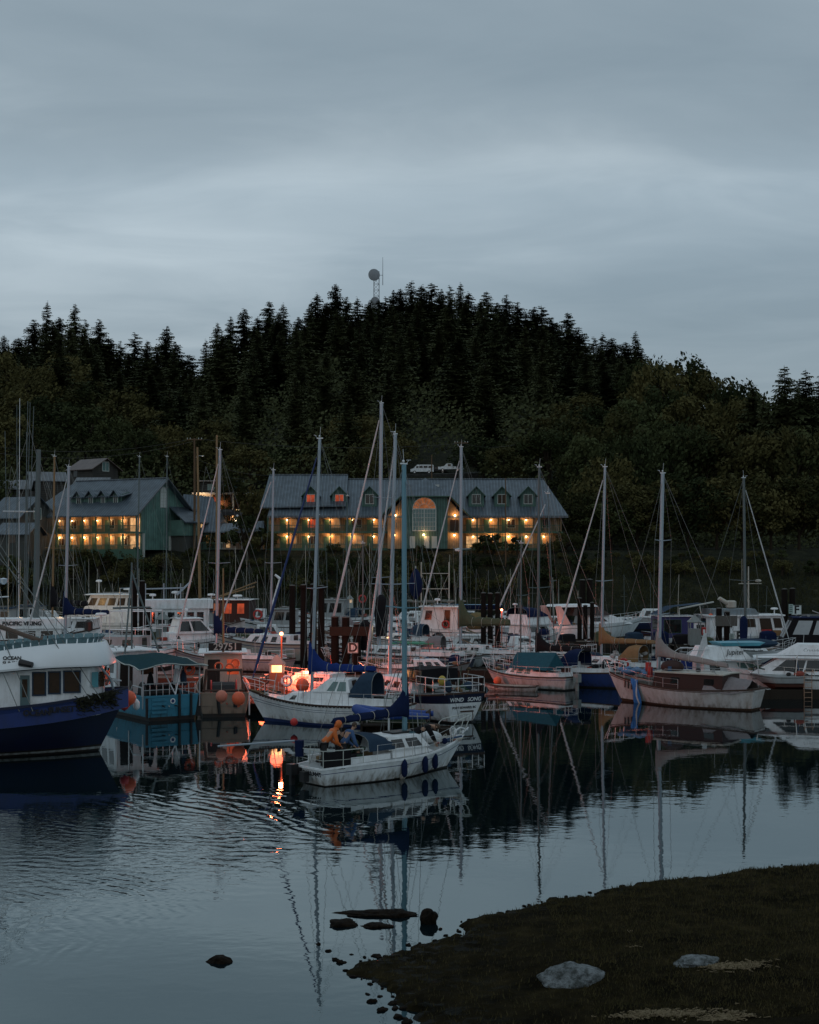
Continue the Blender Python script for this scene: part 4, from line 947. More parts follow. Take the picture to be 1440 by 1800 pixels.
    bay_front(t,xl0,xl1,y0,2.95,ez,5,'LRmdL',1,E=30); bay_front(t,xl0,xl1,y0,.1,2.6,5,'LdLmL',1,E=48)
    bay_front(t,xr0,xr1,y0,2.95,ez,5,'mLdLD',1,E=30); bay_front(t,xr0,xr1,y0,.1,2.6,5,'WdLmL',1,E=48)
    for x in (cx-2.2,cx+.2,cx+1.5): MB().box(x-.45,x+.45,yf-.30,yf-.26,.1,2.1).build('door',TRIMW,pav)
    for lxx,zz,E in ((cx-.3,2.35,80),(cx+4.9,2.3,60),(cx+5.0,ez+.1,60),(cx-5.2,2.3,50),(cx-5.1,ez+.1,45)):
        yy=yf-.42 if abs(lxx-cx)<3.5 else yf+.85
        l=MB().ball((lxx,yy,zz),.14,8,6).build('wall_lamp',LAMPG,pav); MB().box(lxx-.05,lxx+.05,yy,yy+.2,zz,zz+.3).build('bracket',BLACK,l); point((lxx,yy-.35,zz),E,WARM,.12,'wall_lamp_light',t)
    MB().box(cx+4.2,cx+5.6,yf+.93,yf+.98,3.0,4.9).build('window',GLASSB,pav); MB().box(cx+4.0,cx+6.4,yf+.4,yf+.9,2.7,2.9).build('ledge',TRIMG,pav)
    railing(t,XL,cx-hw,.0,2.9); railing(t,cx+hw,XR,.0,2.9)
    railing(t,XL,cx-hw,-.2,.05,name='deck_railing',ht=.7); railing(t,cx+hw,XR,-.2,.05,name='deck_railing',ht=.7)
    for i in range(15):
        x=XL+(XR-XL)*i/14
        if abs(x-cx)<hw+.2: continue
        MB().box(x-.11,x+.11,-.08,.14,.05,ez).build('post',CEDAR if i in(13,14) else TRIMG,t)
inn()
# ---- the left wing, seen at its corner
def wing():
    d=240; ox=(333-720)/F*d; t=thing('lodge_wing','green gable ended lodge wing with four small dormers and warm lit balconies','building',((345-720)/F*236,231.5,8.6),R(-32))
    Wd=12.4; Ln=20.5; ez=5.6; pz=11.6   # local: gable face on y=0.. the long side faces -x? (see below)
    # local x along the gable (to the left = -Wd..0), local y away along the ridge
    # rotated so that the gable faces the camera and a little to the right; long side faces left
    t.rotation_euler=(0,0,R(33)); t.location=((340-720)/F*233,233,8.6)
    # the long balcony side faces local -x
    b=MB(); b.box(-Wd+1.9,0,0,Ln,0,ez+.2); b.add([(-Wd+1.9,0,ez+.2),(0,0,ez+.2),(-Wd/2+.9,0,pz-.6),(-Wd+1.9,Ln,ez+.2),(0,Ln,ez+.2),(-Wd/2+.9,Ln,pz-.6)],[(0,1,2),(4,3,5)])
    return t,b,Wd,Ln,ez,pz
# simpler and truer: build the wing's long side parallel to its own x axis
def wing2():
    t=thing('lodge_wing','green gable ended lodge wing with four small dormers and warm lit balconies','building',((240-720)/F*233,233,8.7),R(-30))
    # origin: corner between the long side (y=0, running to -x) and the gable end (x=0, running to +y)
    Ln=23.5; Wd=13.5; ez=5.7; pz=12.0; y0=1.9
    MB().box(-Ln,-.2,y0,Wd,0,ez+.2).build('wall',CEDAR,t)
    g=MB(); g.add([(0,1.2,0),(0,Wd+.0,0),(0,Wd,ez+.8),(0,Wd/2,pz-.35),(0,.2,ez+.4),(0,1.2,ez+.4)],[(0,1,2,3,4,5)]); g.add([(-.3,1.2,0),(-.3,Wd,0),(-.3,Wd,ez+.8),(-.3,Wd/2,pz-.35),(-.3,1.2,ez+.6)],[(4,3,2,1,0)]); g.add([(0,1.2,0),(-.3,1.2,0),(-.3,1.2,ez+.5),(0,1.2,ez+.5)],[(0,1,2,3)])
    gw=g.build('gable_wall',GREENY,t)
    MB().box(-Ln,.0,-.1,y0-.002,2.7,2.92).build('balcony_floor',TRIMG,t); MB().box(-Ln,.0,-.2,y0-.002,-1.5,.06).build('ground_deck',TRIMG,t)
    r=MB(); e=1.1; slab(r,[(-Ln-.6,-e,ez),(e,-e,ez),(e,Wd/2,pz),(-Ln+4,Wd/2,pz)]); slab(r,[(e,Wd+e,ez),(-Ln-.6,Wd+e,ez),(-Ln+4,Wd/2,pz),(e,Wd/2,pz)]); slab(r,[(-Ln-.6,-e,ez),(-Ln+4,Wd/2,pz),(-Ln-.6,Wd+e,ez)])
    r.build('roof',ROOFB,t)
    tr=MB(); tr.path([(e+.02,-e,ez-.1),(e+.02,Wd/2,pz-.1),(e+.02,Wd+e,ez-.1)],.14,4); tr.tube((-Ln+4,Wd/2,pz+.05),(e,Wd/2,pz+.05),.13); tr.build('barge_board',ROOFP,t)
    # shed dormer with four little gables
    o=MB().add([(-16.2,1.9,ez+1.9),(-4.8,1.9,ez+1.9),(-4.8,1.9,ez+3.5),(-16.2,1.9,ez+3.5),(-16.2,4.6,ez+4.2),(-4.8,4.6,ez+4.2),(-4.8,4.6,ez+3),(-16.2,4.6,ez+3)],[(0,1,2,3),(3,2,5,4),(1,6,5,2),(0,3,4,7)]).build('dormer_wall',GREENW,t)
    sr=MB(); slab(sr,[(-17.0,1.3,ez+3.3),(-4.0,1.3,ez+3.3),(-4.0,5.6,ez+4.35),(-17.0,5.6,ez+4.35)],.15); sr.build('dormer_roof',ROOFB,o)
    for i in range(4):
        x=-14.2+i*2.75
        dd=MB(); dd.add([(x-.75,1.7,ez+1.7),(x+.75,1.7,ez+1.7),(x+.75,1.7,ez+3.4),(x,1.7,ez+4.1),(x-.75,1.7,ez+3.4)],[(0,1,2,3,4)]); dm=dd.build('dormer',GREENW,t)
        rr_=MB(); slab(rr_,[(x-1.15,1.1,ez+3.05),(x,1.1,ez+4.35),(x,4.4,ez+4.5),(x-1.15,3.0,ez+3.6)][::-1],.1); slab(rr_,[(x,1.1,ez+4.35),(x+1.15,1.1,ez+3.05),(x+1.15,3.0,ez+3.6),(x,4.4,ez+4.5)][::-1],.1); rr_.build('dormer_roof',ROOFY,dm)
        MB().box(x-.35,x+.35,1.64,1.69,ez+2.0,ez+3.4).build('window',GLASS,dm)
        f=MB(); [f.box(*a) for a in ((x-.45,x-.35,1.6,1.68,ez+1.9,ez+3.5),(x+.35,x+.45,1.6,1.68,ez+1.9,ez+3.5),(x-.03,x+.03,1.6,1.63,ez+2,ez+3.4))]; f.build('window_frame',TRIMW,dm)
    bay_front(t,-Ln+.6,-3.2,y0,2.95,ez,7,'LLdLLdL',1,E=26); bay_front(t,-Ln+.6,-3.2,y0,.1,2.6,7,'LdLLLLd',1,E=48)
    MB().box(-2.9,-.5,y0-.05,y0+.02,3.0,5.3).build('lit_panel',LITC,t); MB().box(-2.9,-.5,y0-.05,y0+.02,.2,2.3).build('lit_panel',LITC,t)
    point((-1.2,.9,4.6),60,WARM,.12,'wall_lamp_light',t); point((-1.2,.9,1.7),40,WARM,.12,'wall_lamp_light',t)
    railing(t,-Ln,0,.0,2.92); railing(t,-Ln,0,-.15,.06,name='deck_railing',ht=.7)
    for i in range(9): MB().box(-Ln+Ln*i/8-.11,-Ln+Ln*i/8+.11,-.08,.14,.06,ez).build('post',TRIMG,t)
    # arched window in the gable
    yc=Wd/2+.1; zb,zt=ez+1.4,ez+4.0
    pts=[(.03,yc-.85,zb),(.03,yc+.85,zb)]+[(.03,yc+.85*math.cos(PI*i/10),zt+.85*math.sin(PI*i/10)) for i in range(11)]
    MB().add(pts,[tuple(range(len(pts)))]).build('window',paint('pale_blind',(.62,.65,.62),.6,.2),gw,fix=False)
    f=MB(); f.path(pts,.09,5,closed=True); f.box(.03,.1,yc-.06,yc+.06,zb,zt+.8); f.box(.03,.09,yc-.85,yc+.85,zt-.05,zt+.05)
    for k in range(1,5): f.box(.03,.07,yc-.85,yc+.85,zb+(zt-zb)*k/5-.02,zb+(zt-zb)*k/5+.02)
    for k in (-.45,.45): f.box(.03,.07,yc+k-.02,yc+k+.02,zb,zt+.6)
    f.build('window_frame',TRIMW,gw)
    # lean-to at the right with its own roof, and the deck-level void under it
    lt=MB().box(.0,3.4,Wd-5.5,Wd+1.0,2.4,5.0).build('lean_to_wall',GREENY,t)
    q=MB(); slab(q,[(4.2,Wd-6.2,4.7),(4.2,Wd+1.6,4.7),(-.1,Wd+1.0,7.4),(-.1,Wd-5.2,7.4)]); q.build('lean_to_roof',ROOFY,lt)
    MB().box(3.42,3.47,Wd-1.0,Wd-.5,3.2,4.4).build('window',LITC,lt)
    MB().box(.3,3.2,Wd-5.0,Wd+.8,-1.0,2.38).build('lower_wall',GREYWL,t)
    for y in (1.4,Wd-5.4,Wd+.8): MB().box(.05,.35,y,y+.3,-1.2,ez-3).build('post',TRIMW,t)
    # second roof behind, sloping down to the right
wing2()
def rear_block():
    t=thing('rear_lodge_block','lower blue grey roofed lodge block right behind the green gable wing','building',((352-720)/F*243,243,8.8),0)
    MB().box(-3,3.6,0,9,0,4.2).build('wall',GREENW,t)
    r=MB(); slab(r,[(-3.5,-1.4,3.1),(4.1,-1.4,3.1),(1.5,4,9.2),(-3.5,4,9.6)]); slab(r,[(4.1,-1.4,3.1),(4.4,9.5,3.1),(1.5,4,9.2)]); slab(r,[(4.4,9.5,3.1),(-3.5,9.5,3.1),(-3.5,4,9.6),(1.5,4,9.2)]); r.build('roof',ROOFB,t)
    for x in (-2.4,-1.3,.2,1.3,2.6): MB().box(x-.25,x+.25,-.05,.02,1.0,2.4).build('window',LITW if x in(-2.4,1.3) else GLASS,t)
    railing(t,-3.5,3.8,-1.3,0)
    point((-.5,-.7,2.4),14,WARM,.12,'wall_lamp_light',t)
rear_block()
def connector():
    t=thing('covered_walkway','low blue grey roofed walkway linking the two lodge buildings','building',((428-720)/F*241,241,8.8),0)
    MB().box(-3.6,3.2,1.0,4,0,3.0).build('wall',CEDAR,t)
    r=MB(); slab(r,[(-4.2,-.8,3.0),(3.6,-.8,3.0),(3.2,2.6,4.9),(-3.8,2.6,4.4)]); slab(r,[(3.6,5.6,3.0),(-4.2,5.6,3.0),(-3.8,2.6,4.4),(3.2,2.6,4.9)]); r.build('roof',ROOFB,t)
    for x in (-3.9,-2,-.2,1.6,3.2): MB().box(x-.08,x+.08,-.6,-.44,0,3.0).build('post',TRIMW,t)
    MB().box(-3.0,-2.4,.93,.99,.3,2.3).build('door',LITC,t); point((-2.0,.3,2.3),12,WARM,.1,'wall_lamp_light',t)
    railing(t,-4,3.4,-.6,0,TRIMW)
connector()
def lit_house():
    t=thing('flat_roofed_house','flat roofed pale building lit warm white between the two lodges','building',((384-720)/F*262,262,ground_z(-35,262)),0); g=t.location.z
    z1=ZD(866,262)-g; z0=ZD(912,262)-g
    MB().box(-4.4,-1.2,0,8,-1,z1-.3).build('wall',STONEW,t); MB().box(-1.2,4.6,1.6,8,-1,z1-.3).build('recessed_wall',paint('dim_brown_wall',(.13,.06,.035),.8,.4),t)
    MB().box(-4.8,6.2,-.6,8.5,z1-.3,z1).build('roof',paint('pale_fascia',(.42,.42,.40),.7,.3),t)
    MB().box(-3.6,2.2,2,6,z1,z1+2.2).build('upper_room',GREYSH,t); r=MB(); slab(r,[(-4,1,z1+2.35),(4,1,z1+2.35),(4,6.5,z1+2.55),(-4,6.5,z1+2.55)]); r.build('upper_roof',ROOFP,t)
    for x in (-1.6,.4,3.0): MB().box(x-.7,x+.7,1.94,1.99,z1+.5,z1+1.7).build('window',GLASSG,t)
    MB().box(-1.0,.2,1.52,1.59,z1-3.4,z1-.8).build('window',REDW,t); MB().box(2.6,2.9,-.3,0,z1-3.9,z1-.3).build('post',TRIMW,t)
    MB().box(-3.9,-1.8,-.05,.01,z1-3.4,z1-.8).build('window',LITC,t)
    railing(t,-1.2,4.6,.2,z1-4.2,TRIMW)
    for x,y,z,E in ((-3,-1.5,z1-1,260),(2.8,-.8,z1-4.5,260),(.5,.8,z1-2,60)): point((x,y,z),E,(1,.60,.30),.2,'flood_lamp_light',t)
    c=MB(); c.ball((3.2,-.4,z1-5.0),.22,8,6); c.build('flood_lamp',glow('white_flood_glass',(1,.8,.55),16),t)
lit_house()
def old_house(px,py_r,py_e,d,wid,dep,rz,roofm,label,wall=GREYSH,win=True):
    x=XD(px,d); g=ground_z(x,d); t=thing('hillside_house',label,'house',(x,d,g),R(rz))
    ez=ZD(py_e,d)-g; rz_=ZD(py_r,d)-g
    b=MB(); b.box(-wid/2,wid/2,0,dep,-1,ez); b.add([(wid/2-.01,0,ez),(wid/2-.01,dep,ez),(wid/2-.01,dep/2,rz_-.1),(-wid/2,0,ez),(-wid/2,dep,ez),(-wid/2,dep/2,rz_-.1)],[(0,1,2),(4,3,5)]); wl=b.build('wall',wall,t)
    r=MB(); e=.7; s=(rz_-ez)/(dep/2)
    slab(r,[(-wid/2-e,-e,ez-s*e),(wid/2+e,-e,ez-s*e),(wid/2+e,dep/2,rz_),(-wid/2-e,dep/2,rz_)],.15); slab(r,[(wid/2+e,dep+e,ez-s*e),(-wid/2-e,dep+e,ez-s*e),(-wid/2-e,dep/2,rz_),(wid/2+e,dep/2,rz_)],.15)
    rf=r.build('roof',roofm,t)
    if win:
        MB().box(wid/2+.01,wid/2+.06,dep/2-.8,dep/2+.8,ez-.6,ez+1.1).build('window',GLASSG,t)
        f=MB(); [f.box(wid/2+.06,wid/2+.12,dep/2+a,dep/2+a+.12,ez-.7,ez+1.2) for a in(-.92,-.06,.8)]; f.box(wid/2+.06,wid/2+.12,dep/2-.9,dep/2+.9,ez+1.1,ez+1.25); f.box(wid/2+.06,wid/2+.12,dep/2-.9,dep/2+.9,ez-.75,ez-.6); f.build('window_frame',TRIMW,t)
        MB().box(-wid/4-.6,-wid/4+.6,-.06,.01,ez-1.8,ez-.5).build('window',GLASS,t)
    else: MB().box(-.5,.5,-.06,.01,ez-1.8,ez-.5).build('window',GLASS,t)
old_house(143,805,822,286,7,6.5,-38,ROOFR,'weathered house with rust streaked tin roof above the left lodge wing')
old_house(160,838,848,262,5,5,0,ROOFP,'pale tin roofed shed just behind the left lodge wing roof',GREYSH,False)
old_house(85,828,842,276,6,6,20,ROOFP,'small pale roofed hut left of the rusty roofed house',GREYSH,False)
old_house(8,872,905,238,7,8,-30,ROOFB,'grey roofed building partly cut by the left edge of the photo',GREYWL)
old_house(22,918,935,232,5,6,-10,ROOFB,'low grey roofed outbuilding in front of the building at the left edge',GREYWL,False)
old_house(15,842,856,262,7,6,10,ROOFP,'pale hut behind masts at the far left edge of the slope',GREYSH,False)
# ---------------------------------------------------------------- communications tower on the hill
def tower():
    y=646; x=XD(662,y); g=ground_z(x,y); K_=1.5; t=thing('communications_tower','lattice communications tower with round dish above the hilltop trees','tower',(x,y,g))
    t.scale=(K_,)*3; ZZ=lambda py:(ZD(py,y)-g)/K_
    top=ZZ(478); mb=MB(); c=[(-1,-1),(1,-1),(1,1),(-1,1)]
    for a,b in c: mb.tube((a*.9,b*.9,0),(a*.75,b*.75,top),.09,n=5)
    n=int(top/1.8)
    for i in range(n):
        z=top*i/n; z2=top*(i+1)/n
        for k in range(4):
            a=c[k]; b=c[(k+1)%4]; mb.tube((a[0]*.85,a[1]*.85,z),(b[0]*.85,b[1]*.85,z2),.05,n=4); mb.tube((a[0]*.85,a[1]*.85,z2),(b[0]*.85,b[1]*.85,z2),.05,n=4)
    mb.build('lattice',paint('tower_steel',(.10,.11,.12),.6,.3),t)
    MB().tube((1.9,0,top-4),(1.9,0,ZZ(452)),.10,.05,6).tube((.8,0,top-1),(1.9,0,top-1),.06).build('whip_antenna',paint('tower_steel',(.1,.1,.1)),t)
    def dish(x0,z0,r0):
        m=MB(); prof=[(0.02,.0),(r0*.6,.12),(r0*.95,.4),(r0,.9),(r0*.96,.95),(.02,1.0)]; M=Matrix.Rotation(R(90),3,'X')@Matrix.Rotation(R(15),3,'Y')
        k=MB().lathe((0,0,0),prof,22); m.add([M@Vector(v)+Vector((x0,-.9,z0)) for v in k.v],k.f); m.build('dish',paint('grey_dish',(.26,.28,.30),.6,.4),t,smooth=True)
    dish(-.9,ZZ(485),1.8); dish(-.6,ZZ(531),1.3)
tower()
# ---------------------------------------------------------------- utility poles and wires
def upole(px,pyt,d,pyb=None,arm=True,label='',r=.16,light=False,h0=None):
    x=XD(px,d); g=ground_z(x,d) if d>214 else -.5; z=ZD(pyt,d)-g; t=thing('utility_pole',label,'utility pole',(x,d,g))
    MB().tube((0,0,-1),(0,0,z),r,r*.7,8).build('post',POLEW,t)
    if arm:
        m=MB().box(-1.3,1.3,-.06,.06,z-.35,z-.2); m.build('crossarm',POLEW,t)
        m=MB()
        for a in (-1.2,-.7,.7,1.2): m.lathe((a,0,z-.2),[(.05,0),(.09,.08),(.05,.14),(.08,.2),(.03,.26)],8)
        m.build('insulator',TRIMW,t)
    if light:
        m=MB(); m.path([(0,0,z-.9),(.8,-.3,z-.6),(1.3,-.4,z-.65)],.03,5); m.box(1.15,1.6,-.5,-.3,z-.72,z-.6); m.build('lamp_arm',STEEL,t)
    return t,x,z+g
polA=upole(342,770,240,label='wooden utility pole with crossarm between the left lodge wing and flat roofed house',r=.2)
polB=upole(811,776,268,label='utility pole with crossarm seen above the inn roof behind a mast')
polC=upole(343,795,243,arm=False,light=True,label='shorter utility pole with curved lamp arm beside the lodge wing')
polD=upole(759,800,290,arm=False,label='bare pole rising behind the parked white van')
polF=upole(889,840,232,arm=False,label='tall thin dark pole standing in front of the inn right half',r=.11)
def wireobj(a,b,sag,label,r=.03):
    o=MB().wires([(a,b)],r,sag).build('overhead_wire',paint('dull_cable',(.07,.07,.065),.6,.3)); tag(o,label,'wire')
pa=Vector((XD(342,240),240,ZD(771,240))); pb=Vector((XD(811,268),268,ZD(779,268)))
wireobj(pa,pb,1.2,'long overhead wire sagging between the two crossarm poles above the inn')
wireobj(pa,Vector((XD(-60,250),250,ZD(776,250))),2.0,'overhead wire running from the crossarm pole to the left edge, upper one')
wireobj(pa-Vector((0,0,.4)),Vector((XD(-60,246),246,ZD(786,246))),2.4,'overhead wire running from the crossarm pole to the left edge, lower one')
wireobj(pb,Vector((XD(905,290),290,ZD(782,290))),.6,'short overhead wire running right from the crossarm pole into trees')
wireobj(Vector((XD(343,243),243,ZD(806,243))),Vector((XD(500,255),255,ZD(835,255))),1.0,'overhead wire from the lamp pole down towards the inn roof, upper one')
wireobj(Vector((XD(343,243),243,ZD(824,243))),Vector((XD(440,255),255,ZD(842,255))),.5,'overhead wire from the lamp pole down towards the inn roof, lower one')
# ---------------------------------------------------------------- vehicles on the slope
def vehicle(px,py,d,L_,rz,label,cat,paintm,kind):
    x=XD(px,d); z=ZD(py,d); t=thing({'van':'parked_van','truck':'pickup_truck','car':'parked_car'}[kind],label,cat,(x,d,z),R(rz)); hw=.95
    if kind=='van':
        b=MB(); prof=[(-L_/2,.45),(-L_/2,1.95),(-L_/2+.2,2.1),(L_*.22,2.1),(L_*.36,1.25),(L_/2,1.05),(L_/2,.45)]
    elif kind=='truck':
        b=MB(); prof=[(-L_/2,.55),(-L_/2,1.15),(-.3,1.15),(-.2,1.85),(L_*.16,1.85),(L_*.27,1.2),(L_/2,1.1),(L_/2,.5)]
    else:
        b=MB(); prof=[(-L_/2,.4),(-L_/2,.95),(-L_*.38,1.0),(-L_*.25,1.45),(L_*.1,1.45),(L_*.25,1.0),(L_/2,.85),(L_/2,.4)]
    n=len(prof); b.add([(a,-hw,c) for a,c in prof]+[(a,hw,c) for a,c in prof],[tuple(range(n)),tuple(range(2*n-1,n-1,-1))]+[(i,n+i,n+(i+1)%n,(i+1)%n) for i in range(n)])
    body=b.build('body',paintm,t)
    for s in (-1,1):
        ws={'van':[(-L_*.45,-L_*.27,1.3,1.85),(-L_*.24,-L_*.06,1.3,1.85),(-L_*.03,L_*.12,1.3,1.85),(L_*.15,L_*.25,1.3,1.75)],'truck':[(-.1,.6,1.2,1.7)],'car':[(-L_*.22,-.1,1.0,1.35),(0,L_*.12,1.0,1.35)]}[kind]
        for a in ws: MB().box(a[0],a[1],s*hw-.015,s*hw+.015,a[2],a[3]).build('window',GLASS,body)
        for a in (-L_*.3,L_*.32):
            wl=MB(); wl.tube((a,s*(hw-.22),.36),(a,s*(hw+.02),.36),.36,n=16); w_=wl.build('wheel',BLACK,t); MB().tube((a,s*(hw+.0),.36),(a,s*(hw+.035),.36),.19,n=12).build('hub_cap',STEEL,w_)
        MB().box(L_/2-.02,L_/2+.02,s*.7-.15,s*.7+.15,.7,.9).build('headlight',STEEL,t)
vehicle(742,833,332,5.4,180,'white passenger van parked on the slope above the inn roof','van',WHITE,'van')
vehicle(793,829,333,5.8,170,'white pickup truck parked right of the white van','truck',WHITE,'truck')
vehicle(768,832,334,4.8,175,'dark car parked between the white van and pickup truck','car',BLACK,'car')
vehicle(402,910,250,4.6,10,'dark car parked before the flat roofed lit building','car',BLACK,'car')
def road():
    mb=MB(); k=10
    for i in range(k+1):
        px=690+i*15; x=XD(px,301); 
    mb.add([(XD(690,328),328,ZD(834,328)-.02),(XD(850,328),328,ZD(832,328)-.02),(XD(850,337),337,ZD(829,337)-.02),(XD(690,337),337,ZD(831,337)-.02),(XD(690,328),328,ZD(834,328)-5),(XD(850,328),328,ZD(832,328)-5)],[(0,1,2,3),(4,5,1,0)])
    tag(mb.build('parking_area',groundmat('gravel',(.03,.03,.028),(.05,.05,.045),(.07,.07,.06),1.5)),'gravel parking shelf on the slope','ground',None,'structure')
road()
# ================================================================ the marina
ROOFGEAR[0]=True
def boat(label,px,py,hd,L_,cat='sailboat',name=None,group=None,d=None):
    d=Dy(py) if d is None else d
    return thing(name or {'sailboat':'sailboat','fishing boat':'fishing_boat','motorboat':'motorboat'}.get(cat,cat.replace(' ','_')),label,cat,(XD(px,d),d,0),R(hd),group)
def leanvec(hd,dx):   # world offset dx (to the right in the picture) in boat axes
    a=R(hd); return (dx*math.cos(a), -dx*math.sin(a))
STD=[0.0,0.04,0.10,0.35,0.62,0.80,0.84,0.90,1.0]
def std_hull(t,L_,B,fb,top=WHITE,stripe=NAVY,boot=BOOT,tr=.6,rake=1.0,over=.4,deck=GREYW,bul=0,rail=TEAK,two=False,**k):
    h=Hull(L_,B,fb,tr,rake,over,**k)
    h.build(t,[ANTIF,boot,top,stripe],STD,[0,1,1,2,2,2,3,3 if two else 2,2],deckmat=deck,bul=bul,railmat=rail); return h
def portlights(h,parent,ts,frac,sz=.12,mat=GLASS,s=(-1,1),dz=0,w=None):
    for sd in s:
        for t_ in ts:
            p=h.side(t_,frac,sd,.012); MB().box(p.x-(w or sz),p.x+(w or sz),p.y-.012,p.y+.012,p.z-sz*.6+dz,p.z+sz*.6+dz).build('porthole',mat,parent)
def fender(c,r=.11,l=.5,mat=CVNAVY,label='',line=0.5,name='fender',cat='fender',group=None):
    o=MB().lathe((0,0,0),[(.02,-l/2-.03),(r*.7,-l/2+.02),(r,-l/2+.1),(r,l/2-.1),(r*.7,l/2-.02),(.03,l/2+.06)],12).build(name,mat,smooth=True,loc=c); tag(o,label,cat,group)
    MB().tube((0,0,l/2+.05),(0,0,l/2+line),.012,n=4).build('line',WIREW,o); return o
def ballbuoy(c,r,mat,label,group=None,line=.4,up=1):
    o=MB().ball((0,0,0),(r,r,r*1.06),20,14).build('buoy',mat,smooth=True,loc=c); tag(o,label,'buoy',group)
    m=MB(); m.tube((0,0,-up*r*1.02),(0,0,-up*r*1.25),r*.22,r*.15,8); m.build('eyelet',CVBLUE if mat is BUOYR else mat,o)
    MB().tube((0,0,up*r*.9),(0,0,r*.9+line),.012,n=4).build('line',WIREW,o); return o
def ladder(c,rz,ht,label,w_=.42,mat=STEEL):
    t=thing('boarding_ladder',label,'ladder',c,R(rz)); m=MB()
    for s in (-1,1): m.path([(.35,s*w_/2,ht-.05),(.12,s*w_/2,ht+.12),(0,s*w_/2,ht-.1),(0,s*w_/2,-.3)],.022,6)
    m.build('rail',mat,t); m=MB(); n=int(ht/.28)+1
    for i in range(n): m.tube((0,-w_/2,.1+i*.28),(0,w_/2,.1+i*.28),.018,n=6)
    m.build('rung',mat,t); return t

# ---------------------------------------------------------------- docks
def dock(px0,px1,y,wd,label,z=.45,mat=DOCKL,rz=0,x0=None,x1=None):
    xa=XD(px0,y) if x0 is None else x0; xb=XD(px1,y) if x1 is None else x1
    L_=xb-xa; t=thing('floating_dock',label,'dock',((xa+xb)/2,y,0),R(rz)); d=MB(); n=int(L_/.22); r=random.Random(int(px0)+3)
    for i in range(n):
        x=-L_/2+L_*i/n; d.box(x,x+L_/n-.02,-wd/2,wd/2,z-.05,z+r.uniform(-.004,.004))
    d.build('decking',mat,t)
    b=MB()
    for s in (-1,1): b.box(-L_/2,L_/2,s*wd/2-.05+(.06 if s>0 else -.06),s*wd/2+.05+(.06 if s>0 else -.06),-.15,z+.06)
    for i in range(int(L_/2.4)+1): x=-L_/2+.6+i*2.4; b.box(x,x+1.2,-wd/2+.1,wd/2-.1,-.3,z-.07)
    b.build('frame',DOCKW,t)
    c=MB()
    for i in range(int(L_/4)): 
        for s in (-1,1): x=-L_/2+1+i*4; c.box(x-.14,x+.14,s*(wd/2-.15)-.03,s*(wd/2-.15)+.03,z+.06,z+.1); c.box(x-.05,x+.05,s*(wd/2-.15)-.03,s*(wd/2-.15)+.03,z,z+.06)
    c.build('cleat',STEEL,t); return t
dock(205,640,86.5,2.6,'red lit floating dock with the glowing lantern pedestal')
dock(640,1080,92,2.2,'long dark floating dock behind the navy banded ketch and covered white sloop',mat=DOCKW)
dock(150,470,122,2.4,'floating dock behind the white cabin cruiser at left')
dock(470,1010,119,2.2,'middle floating dock with the lettered sign D pilings',mat=DOCKW)
dock(930,1300,122,2.4,'floating dock in front of the express cruiser')
dock(1180,1500,118,2.4,'floating dock carrying the red box pedestal near sign E')
dock(0,640,160,2.4,'far floating dock behind the left fishing boats',mat=DOCKW)
dock(560,1100,158,2.4,'far floating dock with a small lantern in the middle',mat=DOCKW)
dock(1310,1500,79,2.4,'dock at the right edge with an orange wooden ladder',mat=DOCKW)
def fdock(px,y0,y1,wd,label):
    t=dock(0,0,(y0+y1)/2,wd,label,x0=-(y1-y0)/2,x1=(y1-y0)/2,rz=90,mat=DOCKW); t.location.x=XD(px,y0); t.location.y=(y0+y1)/2; return t
fdock(660,62,85,1.1,'narrow finger dock beside the navy banded ketch')
fdock(487,71.2,85.1,3.2,'wide red lit finger dock under the lantern reddened pedestal').name='floating_dock'
# ---------------------------------------------------------------- pilings
PG='creosoted piles holding the docks'
def pile(px,d,top,r=.2,cap=True,lab='dark timber pile',dx=0):
    x=XD(px,d)+dx; z=ZD(top,d); t=thing('dock_pile',lab,'pile',(x,d,0))
    m=MB(); m.path([(0,0,-1.2),(0,0,z*.5),(.0,0,z)],[r*1.08,r,r*.92],12); m.build('shaft',PILE,t)
    if cap: MB().lathe((0,0,z+.002),[(r*.98,0),(r*1.02,.04),(r*.3,.1)],10).build('cap',PILECAP,t)
for px,top,lab in ((236,1018,'left thick dark pile beside the white pilothouse boat, taller of its pair'),(250,1022,'right dark pile of the pair beside the white pilothouse boat'),(262,1070,'short pile right of the tall pair at the white pilothouse boat')): pile(px,117,top,.26,lab=lab)
for px,top,d,lab in ((514,1030,106,'leftmost pile of the group right of the furled navy headsail'),(534,1029,100,'second pile of the group left of the blue covered mast'),(551,1028,101,'third pile of the group left of the blue covered mast'),(565,1031,100,'fourth pile of the group touching the blue covered mast')): pile(px,d,top,.24,lab=lab)
for px,top,lab in ((589,1085,'leftmost thick pile of the group carrying sign D'),(608,1086,'middle thick pile of the group carrying sign D'),(628,1098,'right thick pile behind sign D')): pile(px,93,top,.27,lab=lab)
for px,top,lab in ((850,1043,'leftmost tall pile left of the flybridge cruiser'),(862,1044,'middle tall pile left of the flybridge cruiser'),(875,1043,'right tall pile left of the flybridge cruiser')): pile(px,105,top,.2,lab=lab)
for px,top,lab in ((1019,1052,'left short pile before the express cruiser'),(1029,1065,'middle short pile before the express cruiser'),(1041,1060,'right short pile before the express cruiser')): pile(px,124,top,.2,lab=lab)
for px,top,lab in ((1024,1020,'tall pile behind the express cruiser, left of its pair'),(1037,1019,'tall pale capped pile behind the express cruiser, right of its pair')): pile(px,139,top,.3,lab=lab)
for px,top,lab in ((1264,1070,'left dark pile of the pair beside sign E'),(1278,1076,'right dark pile of the pair beside sign E')): pile(px,112,top,.24,lab=lab)
